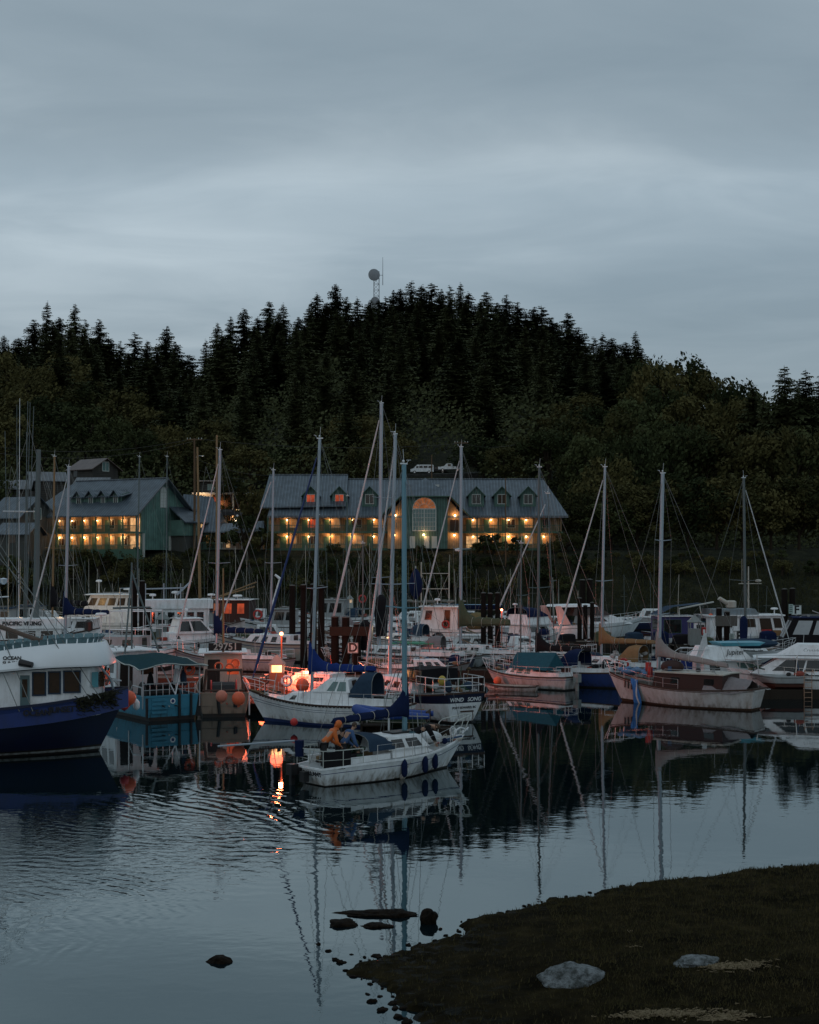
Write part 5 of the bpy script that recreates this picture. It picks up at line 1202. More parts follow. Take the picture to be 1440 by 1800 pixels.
for px,top,lab in ((1379,1036,'left tall pile at sign F'),(1393,1035,'right tall pale capped pile at sign F')): pile(px,138,top,.3,lab=lab)
pile(845,86.5,1190,.2,False,'short dark pile standing between the ketch stern and the little white rowboat')
def brace(px0,px1,d,y0,y1,label,mat=PILE):
    o=MB().box(XD(px0,d),XD(px1,d),d-.42,d-.3,ZD(y1,d),ZD(y0,d)).build('timber_crossbeam',mat); tag(o,label,'beam')
brace(580,650,93,1101,1117,'brown timber crossbeam bolted across the sign D pilings',DOCKW)
brace(527,571,100,1030,1034,'thin timber beam over the tops of the pile group by the blue covered mast')
brace(1256,1294,112,1082,1100,'grey box beam mounted across the pair of piles at sign E',PILECAP)
def sign(px,py,d,w_,txt,label,y=None):
    t=thing('letter_sign',label,'sign',(XD(px,d),d-.5,ZD(py,d))); hw=w_/2
    MB().box(-hw,hw,0,.04,-hw,hw).build('board',SIGNW,t)
    f=MB(); 
    for a in ((-hw,hw,hw-.05,hw),(-hw,hw,-hw,-hw+.05),(-hw,-hw+.05,-hw+.05,hw-.05),(hw-.05,hw,-hw+.05,hw-.05)): f.box(a[0],a[1],-.015,-.003,a[2],a[3])
    f.build('border',GREYP,t); lettering(txt,w_*1.12,SIGNK,t,(0,-.012,0),thick=.03)
    if y: MB().box(-.05,.05,.045,.12,-hw-y,hw).build('bracket',DOCKW,t)
sign(621,1138,91.5,.68,'D','square white sign with black letter D on the middle pilings',.6)
sign(1297,1118,110.5,.86,'E','square white sign with black letter E beside the right pilings',.4)
sign(1398,1072,136.5,.95,'F','square white sign with black letter F on the far right pilings',.4)
def info(px,py,d,w_,h_,label):
    t=thing('notice_board',label,'sign',(XD(px,d),d-.52,ZD(py,d))); MB().box(-w_/2,w_/2,0,.04,-h_/2,h_/2).build('board',paint('pale_green_board',(.35,.45,.42),.6,.3),t)
    m=MB()
    for k in range(4): m.box(-w_*.35,w_*.3,-.012,-.002,h_*(.3-.2*k),h_*(.36-.2*k))
    m.build('printed_line',SIGNK,t)
info(1284,1121,110.5,.36,.72,'small pale notice board left of sign E'); info(1388,1070,136.5,.42,.9,'small pale notice board left of sign F')
# ---------------------------------------------------------------- pedestals
def pedestal(px,pyt,pyb,d,wd,label,mat,lit=None,roofmat=None,box=False):
    z0=.46; zt=ZD(pyt,d); t=thing('power_pedestal',label,'pedestal',(XD(px,d),d,z0)); hh=zt-z0; hw=wd/2; rh=wd*.62; lh=wd*.55
    MB().box(-hw*.92,hw*.92,-hw*.92,hw*.92,0,hh-rh-lh).build('cabinet',mat,t)
    m=MB()
    for a in (-1,1):
        for b in (-1,1): m.box(a*hw*.92-.04*a-.04,a*hw*.92-.04*a+.04,b*hw*.92-.04*b-.04,b*hw*.92-.04*b+.04,hh-rh-lh,hh-rh)
    m.box(-hw,hw,-hw,hw,hh-rh-.05,hh-rh); m.build('lantern_frame',mat if lit is None else TRIMW,t)
    if lit: MB().box(-hw*.62,hw*.62,-hw*.62,hw*.62,hh-rh-lh+.02,hh-rh-.06).build('lantern_glass',lit,t)
    MB().add([(-hw*1.1,-hw*1.1,hh-rh),(hw*1.1,-hw*1.1,hh-rh),(hw*1.1,hw*1.1,hh-rh),(-hw*1.1,hw*1.1,hh-rh),(0,0,hh)],[(3,2,1,0),(0,1,4),(1,2,4),(2,3,4),(3,0,4)]).build('cap',roofmat or GREYP,t)
    if box:
        b=MB().box(hw*1.0,hw*1.0+.35,-hw-.05,.1,hh*.35,hh*.35+.6).build('extinguisher_box',REDP,t); MB().box(hw+.08,hw+.27,-hw-.07,-hw-.052,hh*.4,hh*.4+.3).build('label_plate',SIGNW,b)
    return t
K1=pedestal(487,1150,1222,72.5,.78,'lantern reddened dock pedestal with brightly glowing lantern and pyramid cap',LAMPRED,glow('bright_orange_lantern',(1,.42,.16),5),GREYP)
pedestal(650,1091,1128,117.5,.62,'grey dock pedestal with small warm lit lantern right of sign D',GREYP,glow('pale_lantern',(1,.66,.38),5))
pedestal(615,1045,1078,157,.78,'far white dock lantern pedestal behind the middle boats',TRIMW,glow('dim_lantern',(1,.7,.45),.6))
pedestal(286,1075,1122,120.8,1.05,'grey dock pedestal with a red box beside the white pilothouse boat',GREYP,None,None,True)
pedestal(1221,1080,1142,117,1.0,'grey dock pedestal with a red box near the purple houseboat',GREYP,None,None,True)
REDL=(1,.15,.065)
point((XD(487,72.5)+.1,71.2,2.35),22,(1,.13,.06),.32,'dock_lantern_and_fill_light'); point((XD(487,76)-.2,76.5,1.8),850,(1,.13,.06),.6,'dock_lantern_and_fill_light')  # first sits at the lantern; second is an added fill spreading red glow
point((XD(414,81),81.5,1.7),1500,REDL,.4,'dock_lantern_and_fill_light'); point((XD(400,76),76.0,2.2),1000,REDL,.6,'dock_lantern_and_fill_light')  # both are added red fills hidden behind boats; no lantern stands here
point((XD(650,117),116.6,1.9),16,(1,.6,.3),.1,'dock_lantern_and_fill_light')
# small lamp posts
def lamppost(px,py,d,label,col,E,r=.11):
    t=thing('dock_lamp',label,'lamp',(XD(px,d),d,.46)); z=ZD(py,d)-.46
    MB().tube((0,0,0),(0,0,z-.08),.04,n=6).build('post',LAMPRED,t); MB().ball((0,0,z),r,10,8).build('lamp_globe',glow('lamp_'+label[:12],col,14),t,smooth=True); point((0,-.5,z),E,(col[0],col[1]*.6,col[2]*.6),.14 if E>200 else .1,'dock_lamp_light',t)
lamppost(495,1114,72.9,'small round glowing orange dock lamp on a post above the brick coloured pedestal',(1,.30,.12),60,.09)
lamppost(882,1072,119.6,'small red dock lamp left of the flybridge cruiser',(1,.25,.13),60,.1)
# lifebuoy and other gear on the red dock
t=thing('life_ring','white life ring glowing orange beside the lantern pedestal','life ring',(XD(504,72),72.0,ZD(1197,72))); MB().torus((0,0,0),.24,.065,'y',22,8).build('ring',WHITE,t,smooth=True)
m=MB(); 
for a in range(4): m.torus((.27*math.cos(PI/4+a*PI/2),0,.27*math.sin(PI/4+a*PI/2)),.085,.018,'x',10,4)
m.build('rope_band',BUOYR,t); MB().tube((0,.1,-.85),(0,.1,.35),.03,n=6).build('stand',DOCKW,t)
ballbuoy(Vector((XD(532,72.5),72.4,ZD(1204,72.5))),.34,BUOY,'large orange buoy on the red dock right of the life ring')

# ================================================================ B1 the blue trawler at the left edge
def trawler():
    L_=16; hd=9; d=57.6; bx=XD(226,d); c=Vector((bx-L_/2*math.cos(R(hd)),d-L_/2*math.sin(R(hd)),0))
    t=thing('fishing_trawler','big blue hulled fishing trawler with white curved wheelhouse at the left edge','fishing boat',c,R(hd))
    h=Hull(L_,5.4,(1.95,1.85,2.50),.7,1.5,.4,full=5.5,keel=.6,flare=.42,wide=.45)
    fr=[0.0,.035,.075,.11,.3,.5,.66,.70,.85,1.0]
    h.build(t,[ANTIF,BOOT,GREYW,NAVYD,BLUEH],fr,[0,1,2,1,3,3,3,3,4,4],bul=.75,deckmat=GREYW,railmat=NAVYD,rail=.07)
    # dark paint below the rub rail, bright blue bulwark above
    g=MB()
    for s in (-1,1):
        g.path([h.side(i/24,.69,s,.03) for i in range(24)],.05,6)
    g.build('rub_rail',NAVYD,t)
    # wheelhouse: plan outline swept with sheer
    def outline(off,zf,x_aft=-6.5,x_f=7.05,w_=1.6):
        pts=[]; n=10
        pts+= [(x_aft,-w_-off),(-3,-w_-off),(0,-w_-off),(2,-w_-off),(4,-w_-off),(5.3,-w_-off)]
        for i in range(1,n): a=-PI/2+PI*i/n; pts.append((6.2+(x_f-6.2+off)*math.cos(a)**.8,(w_+off)*math.sin(a)))
        pts+= [(5.3,w_+off),(4,w_+off),(2,w_+off),(0,w_+off),(-3,w_+off),(x_aft,w_+off)]
        return [Vector((x,y,zf(x))) for x,y in pts]
    def zv(x): return 3.52-.035*max(0,6.0-x)**1.5
    zb=lambda x: 1.55
    wl=MB().loft([outline(0,zb),outline(0,lambda x: zv(x)+.03)]); wl.add([Vector((-6.5,-1.6,1.5)),Vector((-6.5,1.6,1.5)),Vector((-6.5,1.6,zv(-6.5)+.1)),Vector((-6.5,-1.6,zv(-6.5)+.1))],[(0,1,2,3)])
    wall=wl.build('wheelhouse',WHITE,t,smooth=50)
    th=lambda x: zv(x)+.88-.05*max(0,5.0-x)
    v=MB().loft([outline(.0,zv),outline(.46,lambda x: zv(x)+.02),outline(.48,lambda x: zv(x)+.10),outline(.10,th),outline(.05,lambda x: th(x)+.03)])
    # the roof itself
    o=outline(.05,lambda x: th(x)+.03); n=len(o)
    for i in range(n//2): v.add([o[i],o[i+1],o[n-2-i],o[n-1-i]],[(0,1,2,3)])
    vz=v.build('visor_roof',paint('fresh_white_paint',(.74,.76,.77),.35,.10,.5,dark=(.4,.38,.34)),t,smooth=40)
    u=MB().loft([outline(.42,lambda x: zv(x)+.0),outline(.02,lambda x: zv(x)-.05)]); u.build('visor_trim',CVSLATE,vz)
    # scalloped canvas rim round the roof
    rim=MB(); q=outline(-.12,lambda x: th(x)+.02); q2=outline(-.02,lambda x: th(x)+.24)
    seg=[]
    for a,b,c_,d_ in zip(q[:-1],q[1:],q2[:-1],q2[1:]):
        k=max(1,int((b-a).length/.30))
        for i in range(k): seg.append((a.lerp(b,i/k),a.lerp(b,(i+.88)/k),c_.lerp(d_,i/k),c_.lerp(d_,(i+.88)/k)))
    for i,(a,b,c_,d_) in enumerate(seg):
        if a.x<2.6: continue
        m_=(c_+d_)/2+(((a+b)/2-Vector((3,0,a.z))).normalized()*.07); rim.add([a,b,d_,m_+Vector((0,0,.03)),c_],[(0,1,2,3,4)])
    rim.build('canvas_rim',paint('faded_teal_canvas',(.14,.22,.24),.8,.6,4,dark=(.04,.07,.08),streak=False),vz,fix=False)
    # windows on the starboard side and front corner (world-facing side is y<0)
    def sidewin(x0,x1,z0,z1,mat,nm='window'):
        m=MB(); m.box(x0,x1,-1.625,-1.605,z0,z1,0); w_=m.build(nm,mat,wall); 
        f=MB(); 
        for a in ((x0-.05,x1+.05,z1,z1+.05),(x0-.05,x1+.05,z0-.05,z0),(x0-.05,x0,z0,z1),(x1,x1+.05,z0,z1)): f.box(a[0],a[1],-1.65,-1.61,a[2],a[3])
        f.build('frame',CVSLATE,w_)
        MB().box(x0,x1,1.605,1.625,z0,z1).build(nm,mat,wall)
    sidewin(4.42,4.86,2.44,3.28,GLASSB); sidewin(5.02,5.42,2.50,3.30,GLASSB); sidewin(5.60,6.18,2.54,3.32,GLASSB)
    d_=MB().box(3.92,4.28,-1.65,-1.605,1.75,3.2).build('door',paint('dull_teal_door',(.10,.17,.18),.5,.4),wall); MB().box(4.0,4.2,-1.665,-1.65,2.35,3.05).build('window',GLASSB,d_)
    # curved front windows
    n=10
    for i in range(1,9):
        a0=-PI/2+PI*(i+.08)/n; a1=-PI/2+PI*(i+.92)/n
        def q_(a,z): return Vector((6.2+(1.07)*max(math.cos(a),0)**.8,1.62*math.sin(a),z))
        MB().add([q_(a0,2.68),q_(a1,2.68),q_(a1,3.28),q_(a0,3.28)],[(0,1,2,3)]).build('window',GLASSB if i!=1 else paint('turquoise_curtain',(.08,.28,.32),.3,.3),wall)
    for wd_,ta,tb in (('OCEAN',.775,.815),('SUNSET',.83,.875)):
        pa_=h.side(ta,.86,-1,.075); pb_=h.side(tb,.86,-1,.075); lettering(wd_,.31,paint('dull_dark_lettering',(.004,.004,.008),.6,.2),t,(pa_+pb_)/2,math.degrees(math.atan2(pb_.y-pa_.y,pb_.x-pa_.x)),82,extrude=.05,thick=.03,sx=.95)
    lettering('OCEAN\nSUNSET',.20,SIGNK,vz,(3.65,-1.93,zv(3.65)+.40),0,74,thick=.03)
    # flood lamp on the visor, roof boom, stays, foredeck gear
    m=MB(); m.tube((3.95,-2.05,zv(4)+.32),(4.45,-2.2,zv(4)+.22),.14,.11,10); m.build('flood_lamp',BLACK,t); 
    m=MB(); m.tube((0.6,-1.2,6.0),(4.6,-.8,4.5),.10,.09,10); m.tube((4.6,-.8,4.5),(4.67,-.8,4.48),.2,.2,12); m.build('roof_boom',paint('rusty_steel',(.12,.08,.06),.7,.6,4),t)
    m=MB(); m.path([(7.5,-.5,2.3),(7.3,-.9,3.0),(6.9,-1.3,3.55)],.05,6); m.build('forward_brace',ALU,t)
    m=MB()
    for a,b in (((7.6,0,2.6),(0,0,11)),((6.6,-2.2,2.3),(1.5,-.3,10.5)),((7.0,-2.0,2.3),(1.6,-.3,10.5)),((4.5,-2.6,1.9),(2,-.5,7.5)),((4.0,-2.6,1.9),(1.4,-.5,7.5))): m.tube(a,b,.018,n=5)
    m.build('rigging',WIRE,t)
    m=MB(); m.path([(7.0,-.6,2.2),(7.0,-.6,2.75),(6.8,-.4,2.85),(7.4,-.25,2.85),(7.7,0,2.8),(7.4,.25,2.85),(6.8,.4,2.85),(7.0,.6,2.75),(7.0,.6,2.2)],.03,6); m.tube((7.4,-.25,2.85),(7.4,-.25,2.4),.025); m.tube((6.9,-.4,2.85),(6.9,-.4,2.3),.025); m.build('bow_rail',STEEL,t)
    m=MB(); m.tube((-4,0,1.2),(-4,0,12.5),.16,.10,10); ms=m.build('mast',ALUG,t); m=MB(); m.tube((2.9,0,4.2),(2.9,0,7.0),.06); m.tube((2.6,-.7,6.2),(3.2,.7,6.2),.03); m.build('antenna_post',STEEL,t)
    for x,y in ((2.75,-.45),(3.15,-.45)):
        m=MB(); m.lathe((x,y,6.72),[(.05,0),(.16,.08),(.17,.22),(.02,.26)],12); m.build('search_light',paint('lamp_chrome',(.55,.62,.68),.25,.2,metal=.5),t)
    m=MB().path([(2.9,0,6.9),(3.4,-.5,4.3)],.02,4).path([(2.9,0,6.9),(2.2,-.5,4.3)],.02,4).build('antenna_stay',WIRE,t)
    # net draped over the bow bulwark
    r=random.Random(4); nb=MB()
    for i in range(420):
        f=.885+.09*r.random(); p=h.side(f,.78+.27*r.random(),-1,.02+.05*r.random()); q2_=p+Vector((r.uniform(-.35,.35),r.uniform(-.02,.03),r.uniform(-.28,.12))); nb.path([p,p.lerp(q2_,.5)+Vector((0,-.05,-.06)),q2_],r.uniform(.008,.03),4)
    pass
    nt_=nb.build('draped_net',NETM,t)
trawler()
# buoys hanging by the bow
ballbuoy(Vector((XD(233,61),60.2,ZD(1227,60.2))),.30,BUOY,'larger orange buoy hanging between the trawler bow and teal boat')
ballbuoy(Vector((XD(224.5,60.5),59.8,ZD(1240,59.8))),.20,BUOYR,'smaller red buoy hanging below the larger orange one by the trawler bow')
fender(Vector((XD(243,61),60.6,ZD(1239,60.6))),.14,.40,WHITE,'small white fender hanging beside the red buoy at the trawler bow')
# ================================================================ B2 teal and B3 tan trollers
def sternboat(label,px,py,hd,L_,B,hullm,fb,stripe,name='fishing_boat'):
    d=Dy(py); a=R(hd); x=XD(px,d); c=Vector((x+L_/2*math.cos(a),d+L_/2*math.sin(a),0)); t=thing(name,label,'fishing boat',c,a)
    h=Hull(L_,B,fb,.86,1.0,.05,full=2.4,keel=.4,flare=.22,wide=.45)
    h.build(t,[ANTIF,BOOT,hullm,stripe],[0.0,.05,.16,.35,.6,.86,.9,1.0],[0,1,1,2,2,2,3,2],bul=.6,deckmat=DOCKW,railmat=hullm,rail=.06); return t,h
def teal_boat():
    t,h=sternboat('teal hulled fishing boat with dark green canopy, stern towards the viewer','' or 303,1266,122,11,3.1,TEAL,(1.15,1.1,1.9),TEAL)
    xs=-5.5
    # transom details: vertical rubbing strips, steps, round badge
    for y in (1.30,-.35,-.95): MB().tube((xs-.04,y,.15),(xs-.04,y,1.25 if y<1.3 else 1.1),.07,n=8).build('rubbing_strip',BLACK,t)
    m=MB()
    for k in range(4): m.box(xs-.05,xs-.005,.30,1.05,.35+.2*k,.47+.2*k)
    m.build('transom_step',TEAL,t)
    m=MB().tube((xs-.03,-.02,.92),(xs-.01,-.02,.92),.13,n=16).build('badge',WHITE,t); MB().tube((xs-.04,-.02,.92),(xs-.03,-.02,.92),.08,n=12).build('badge_centre',NAVY,m)
    # canopy
    zc=ZD(1164,68)-.05; s=MB(); w_=1.75; rows=[]
    for i in range(7):
        x=xs-.2+i*.62; rows.append([Vector((x,y,zc-.20*abs(y/w_)**1.5+.05*math.sin(i*1.7+y*3)+.05*i)) for y in [w_*(j/4-1) for j in range(9)]])
    s.loft(rows); s.loft([[p+Vector((0,0,-.04)) for p in r_] for r_ in rows]); cp=s.build('canopy',paint('dark_green_canopy',(.006,.040,.044),.85,.5,1.5,dark=(.01,.05,.10),streak=False),t,smooth=60)
    e=MB(); e.path([r_[0] for r_ in rows],.03,5); e.path([r_[-1] for r_ in rows],.03,5); e.path(rows[0],.03,5); e.build('canopy_edge',TRIMW,cp)
    m=MB()
    for x in (xs+.1,xs+1.9,xs+3.5):
        for y in (-1.45,1.45): MB().tube((x,y,.6),(x,y,zc-.15),.035,n=6).build('canopy_post',STEEL,t)
    c=cabin(t,-.9,2.6,1.15,.9,3.0,WHITE,.0,.4,.08,side=((.1,.3,.5,.85),(.4,.62,.5,.85),(.7,.92,.5,.85)),back=((.1,.4,.05,.85,DARKW),(.6,.9,.45,.85,GLASSB)),roof=WHITE,over=.25,name='wheelhouse',winmat=None)
    m=MB()
    for a,b in (((-.2,0,3),(-.2,0,7.5)),((-.2,-1.0,5.2),(-.2,1.0,5.2)),((-.2,0,7),(-1.6,-.9,3)),((-.2,0,7),(-1.6,.9,3))): m.tube(a,b,.05,n=6)
    m.build('mast',ALUG,t)
    # gurdies, drum, baskets on the after deck
    m=MB(); m.tube((xs+1.7,-.8,1.15),(xs+1.7,.8,1.15),.42,n=14); m.tube((xs+1.7,-.85,1.15),(xs+1.7,-.8,1.15),.6,n=14); m.tube((xs+1.7,.8,1.15),(xs+1.7,.85,1.15),.6,n=14); m.build('net_drum',BLACK,t)
    m=MB()
    for k in range(9):
        x=xs+.3; y=-1.3+.33*k; m.tube((x,y,1.15),(x,y,1.75),.022,n=5)
    m.tube((xs+.3,-1.35,1.75),(xs+.3,1.35,1.75),.03); m.tube((xs+.3,-1.35,1.45),(xs+.3,1.35,1.45),.02)
    m.tube((xs+.1,-.2,1.2),(xs+.6,-.7,2.6),.035); m.tube((xs+.1,-.2,1.2),(xs+.6,.35,2.6),.035)
    m.build('stern_rail',STEEL,t)
    for y,z_,mt in ((-.95,2.1,CVSLATE),(-.6,2.15,WHITE),(.75,2.05,CVBLACK)):
        m=MB(); m.lathe((xs+.9,y,z_-.55),[(.16,0),(.20,.1),(.15,.5),(.08,.72),(.02,.78)],8); m.build('oilskin',mt,t)
    m=MB().torus((xs+.7,-1.15,2.35),.2,.05,'x',14,6).torus((xs+.66,-1.2,2.3),.24,.04,'x',14,6).build('rope_coil',BUOY,t)
    gear(t,-5.2,-1.2,1.2,.6,34,9,1.3)
    # blue hull neighbour details: a ladder-like side rail
    m=MB(); m.path([(xs+.2,1.45,1.2),(xs+.2,1.45,1.6),(xs+1.2,1.5,1.65),(xs+1.6,1.52,1.3)],.035,6); m.build('side_rail',STEEL,t)
teal_boat()
def tan_boat():
    t,h=sternboat('tan hulled fishing boat with two orange buoys on its transom','' or 394,1261,98,11,2.75,TAN,(1.15,1.05,1.9),TAN); xs=-5.5
    MB().box(xs-.05,xs,1.11,1.37,.1,1.2).build('rubbing_strip',BLACK,t)
    MB().tube((xs-.04,.22,.2),(xs-.04,.3,.95),.08).build('rubbing_strip',BLACK,t); MB().tube((xs-.04,-.55,.5),(xs-.04,-.55,.8),.1).build('rubbing_strip',BLACK,t)
    MB().tube((xs-.03,-1.22,.1),(xs-.03,-1.22,1.2),.035,n=6).build('edge_trim',WHITE,t)
    cabin(t,-.6,2.8,1.05,.8,2.75,CREAM,.0,.4,.08,side=((.1,.4,.5,.85),(.55,.9,.5,.85)),back=((.1,.42,.05,.85,DARKW),(.6,.9,.45,.85,REDW)),roof=WHITE,over=.3,name='wheelhouse')
    f=MB()
    for y in (-1.05,1.05): f.tube((xs+1.1,y,.6),(xs+1.2,y*.8,2.25),.07,n=7)
    f.tube((xs+1.2,-.9,2.2),(xs+1.2,.9,2.2),.07,n=7); f.tube((xs+1.1,-1.05,1.2),(xs+1.1,1.05,1.2),.05); f.build('stern_gantry',paint('brown_painted_steel',(.10,.055,.04),.6,.5,3),t)
    m=MB(); m.tube((xs+2.1,-.55,1.05),(xs+2.1,.55,1.05),.5,n=16); m.build('net_drum',BLACK,t)
    m=MB()
    for s in (-1,1): m.torus((xs+2.1,s*.62,1.05),.55,.05,'y',20,6)
    m.build('drum_flange',REDP,t)
    r=random.Random(2); m=MB()
    for k in range(16): m.box(*(lambda x,y,z,s:(x,x+s,y,y+s*.8,z,z+s*.7))(xs+.5+3.5*r.random(),-1+2*r.random(),.55,.2+.35*r.random()))
    m.build('deck_gear',paint('mixed_deck_gear',(.22,.17,.14),.6,.7,3),t)
    for x,y,z_ in ((xs+1.5,-.3,2.3),(xs+1.6,.25,2.35),(xs+3.0,-.6,2.4)): MB().torus((x,y,z_),.19,.045,'x',14,6).build('hanging_coil',BUOY,t)
    # registration board with number
    gear(t,-5.2,-.8,1.0,.6,30,10,1.2); b=MB().box(-1.3,-1.24,-.95,.75,2.95,3.35).build('number_board',SIGNK,t); lettering('29751',.50,TRIMW,b,(-1.315,-.12,3.15),-90,thick=.015)
    m=MB(); m.tube((-.8,0,2.8),(-.8,0,7.2),.06,.04,8); m.build('mast',WOODP,t)
tan_boat()
ballbuoy(Vector((XD(390,66),65.9,ZD(1224,65.9))),.27,paint('faded_orange_buoy_vinyl',(.60,.19,.12),.5,.4,2,dark=(.3,.1,.07),streak=False),'faded orange buoy hanging on the tan transom, left one')
ballbuoy(Vector((XD(420,66),65.9,ZD(1228,65.9))),.31,BUOY,'bright orange buoy hanging on the tan transom, right one')
# ================================================================ B4 white pilothouse sloop with blue sail cover
def sloop_blue():
    hd=161; d=66.6; px=576; L_=8.8; t=thing('sailboat','white pilothouse sloop with bright blue sail cover and navy furled headsail','sailboat',(XD(px,d),d,0),R(hd))
    h=Hull(L_,2.9,(.98,.95,1.45),.66,1.25,.35,full=2.0,keel=.4,flare=.5,wide=.42)
    h.build(t,[ANTIF,NAVY,WHITE,NAVY,TEAK],[0,.05,.12,.3,.5,.66,.68,.76,.78,.94,1.0],[0,1,1,2,2,2,3,2,3,2,2],deckmat=WHITE,railmat=TEAK,rail=.05)
    tr=MB()
    for s in (-1,1):
        for i in range(40):
            p=h.side(.04+.022*i,.975,s,.012); tr.box(p.x-.055,p.x+.055,p.y-.03,p.y+.03,p.z-.035,p.z+.03)
    tr.build('toe_rail_slot',SIGNK,t)
    cabin(t,-1.5,1.4,.95,.9,1.62,WHITE,.1,.9,.14,name='coachroof')
    cabin(t,-1.55,.45,.88,1.55,2.12,WHITE,.15,.75,.14,side=((.10,.36,.10,.84,GLASSG),(.42,.64,.10,.84,GLASSG)),front=((.1,.45,.2,.85,GLASSG),(.55,.9,.2,.85,GLASSG)),back=((.3,.7,.0,.9,BROWNC),),name='pilothouse')
    cabin(t,1.2,2.7,.7,1.0,1.42,WHITE,.0,.9,.12,name='trunk',side=((.25,.5,.3,.75),))
    c=MB()
    for s in (-1,1): c.box(-3.9,-1.5,s*.85-.06,s*.85+.06,.9,1.32)
    c.box(-4.0,-3.88,-.8,.8,.9,1.3); c.build('cockpit_coaming',WHITE,t)
    rig(t,h,.60,13.35,leanvec(hd,.42),ALU,.085,(.43,),1.35,furl=NAVY,furlr=.085,boom=3.45,cover=CVBLUE,coverr=.22,boomz=1.55,frac=.965)
    hoopcanvas(t,-2.7,-1.5,.9,1.35,2.45,CVSLATE,'spray_hood')
    MB().path([(-4.0,-.8,1.2),(-4.0,-.75,2.3),(-4.0,-.4,2.6),(-4.0,.4,2.6),(-4.0,.75,2.3),(-4.0,.8,1.2)],.02,6).path([(-3.4,-.8,1.2),(-3.8,-.75,2.3),(-3.8,-.4,2.6),(-3.8,.4,2.6),(-3.8,.75,2.3),(-3.4,.8,1.2)],.02,6).build('stern_arch',BLACK,t); t.scale=(.93,.95,1.0)
    rails(h,t,.10,.84,6); pulpit(h,t); pushpit(h,t)
    gear(t,-3.8,-1.8,.6,1.0,14,5); gear(t,2.7,3.8,.4,1.2,8,6,.8); m=MB().torus((-3.3,0,1.55),.42,.02,'x',22,5); 
    for k in range(6): m.tube((-3.3,0,1.55),(-3.3,.42*math.cos(k*PI/3),1.55+.42*math.sin(k*PI/3)),.012,n=4)
    m.tube((-3.25,0,.95),(-3.25,0,1.55),.07); m.build('steering_wheel',STEEL,t)
    b=MB().box(-1.62,-1.57,-.3,.3,1.0,2.0).build('companionway_board',BROWNC,t)
    m=MB().torus((-4.15,1.0,1.3),.3,.05,'y',18,6).build('horseshoe_buoy',GREYW,t)
    m=MB().lathe((1.9,.0,1.45),[(.1,0),(.1,.06),(.03,.1)],8).build('deck_vent',STEEL,t)
    MB().box(2.6,2.75,-.08,.08,1.28,1.45).build('windlass',BLACK,t)
    return t,h
S4,H4=sloop_blue()
ballbuoy(Vector((XD(518,64.2),63.9,ZD(1269,63.9))),.17,BUOYR,'small red buoy hanging on the port side of the blue covered sloop',line=1.0)
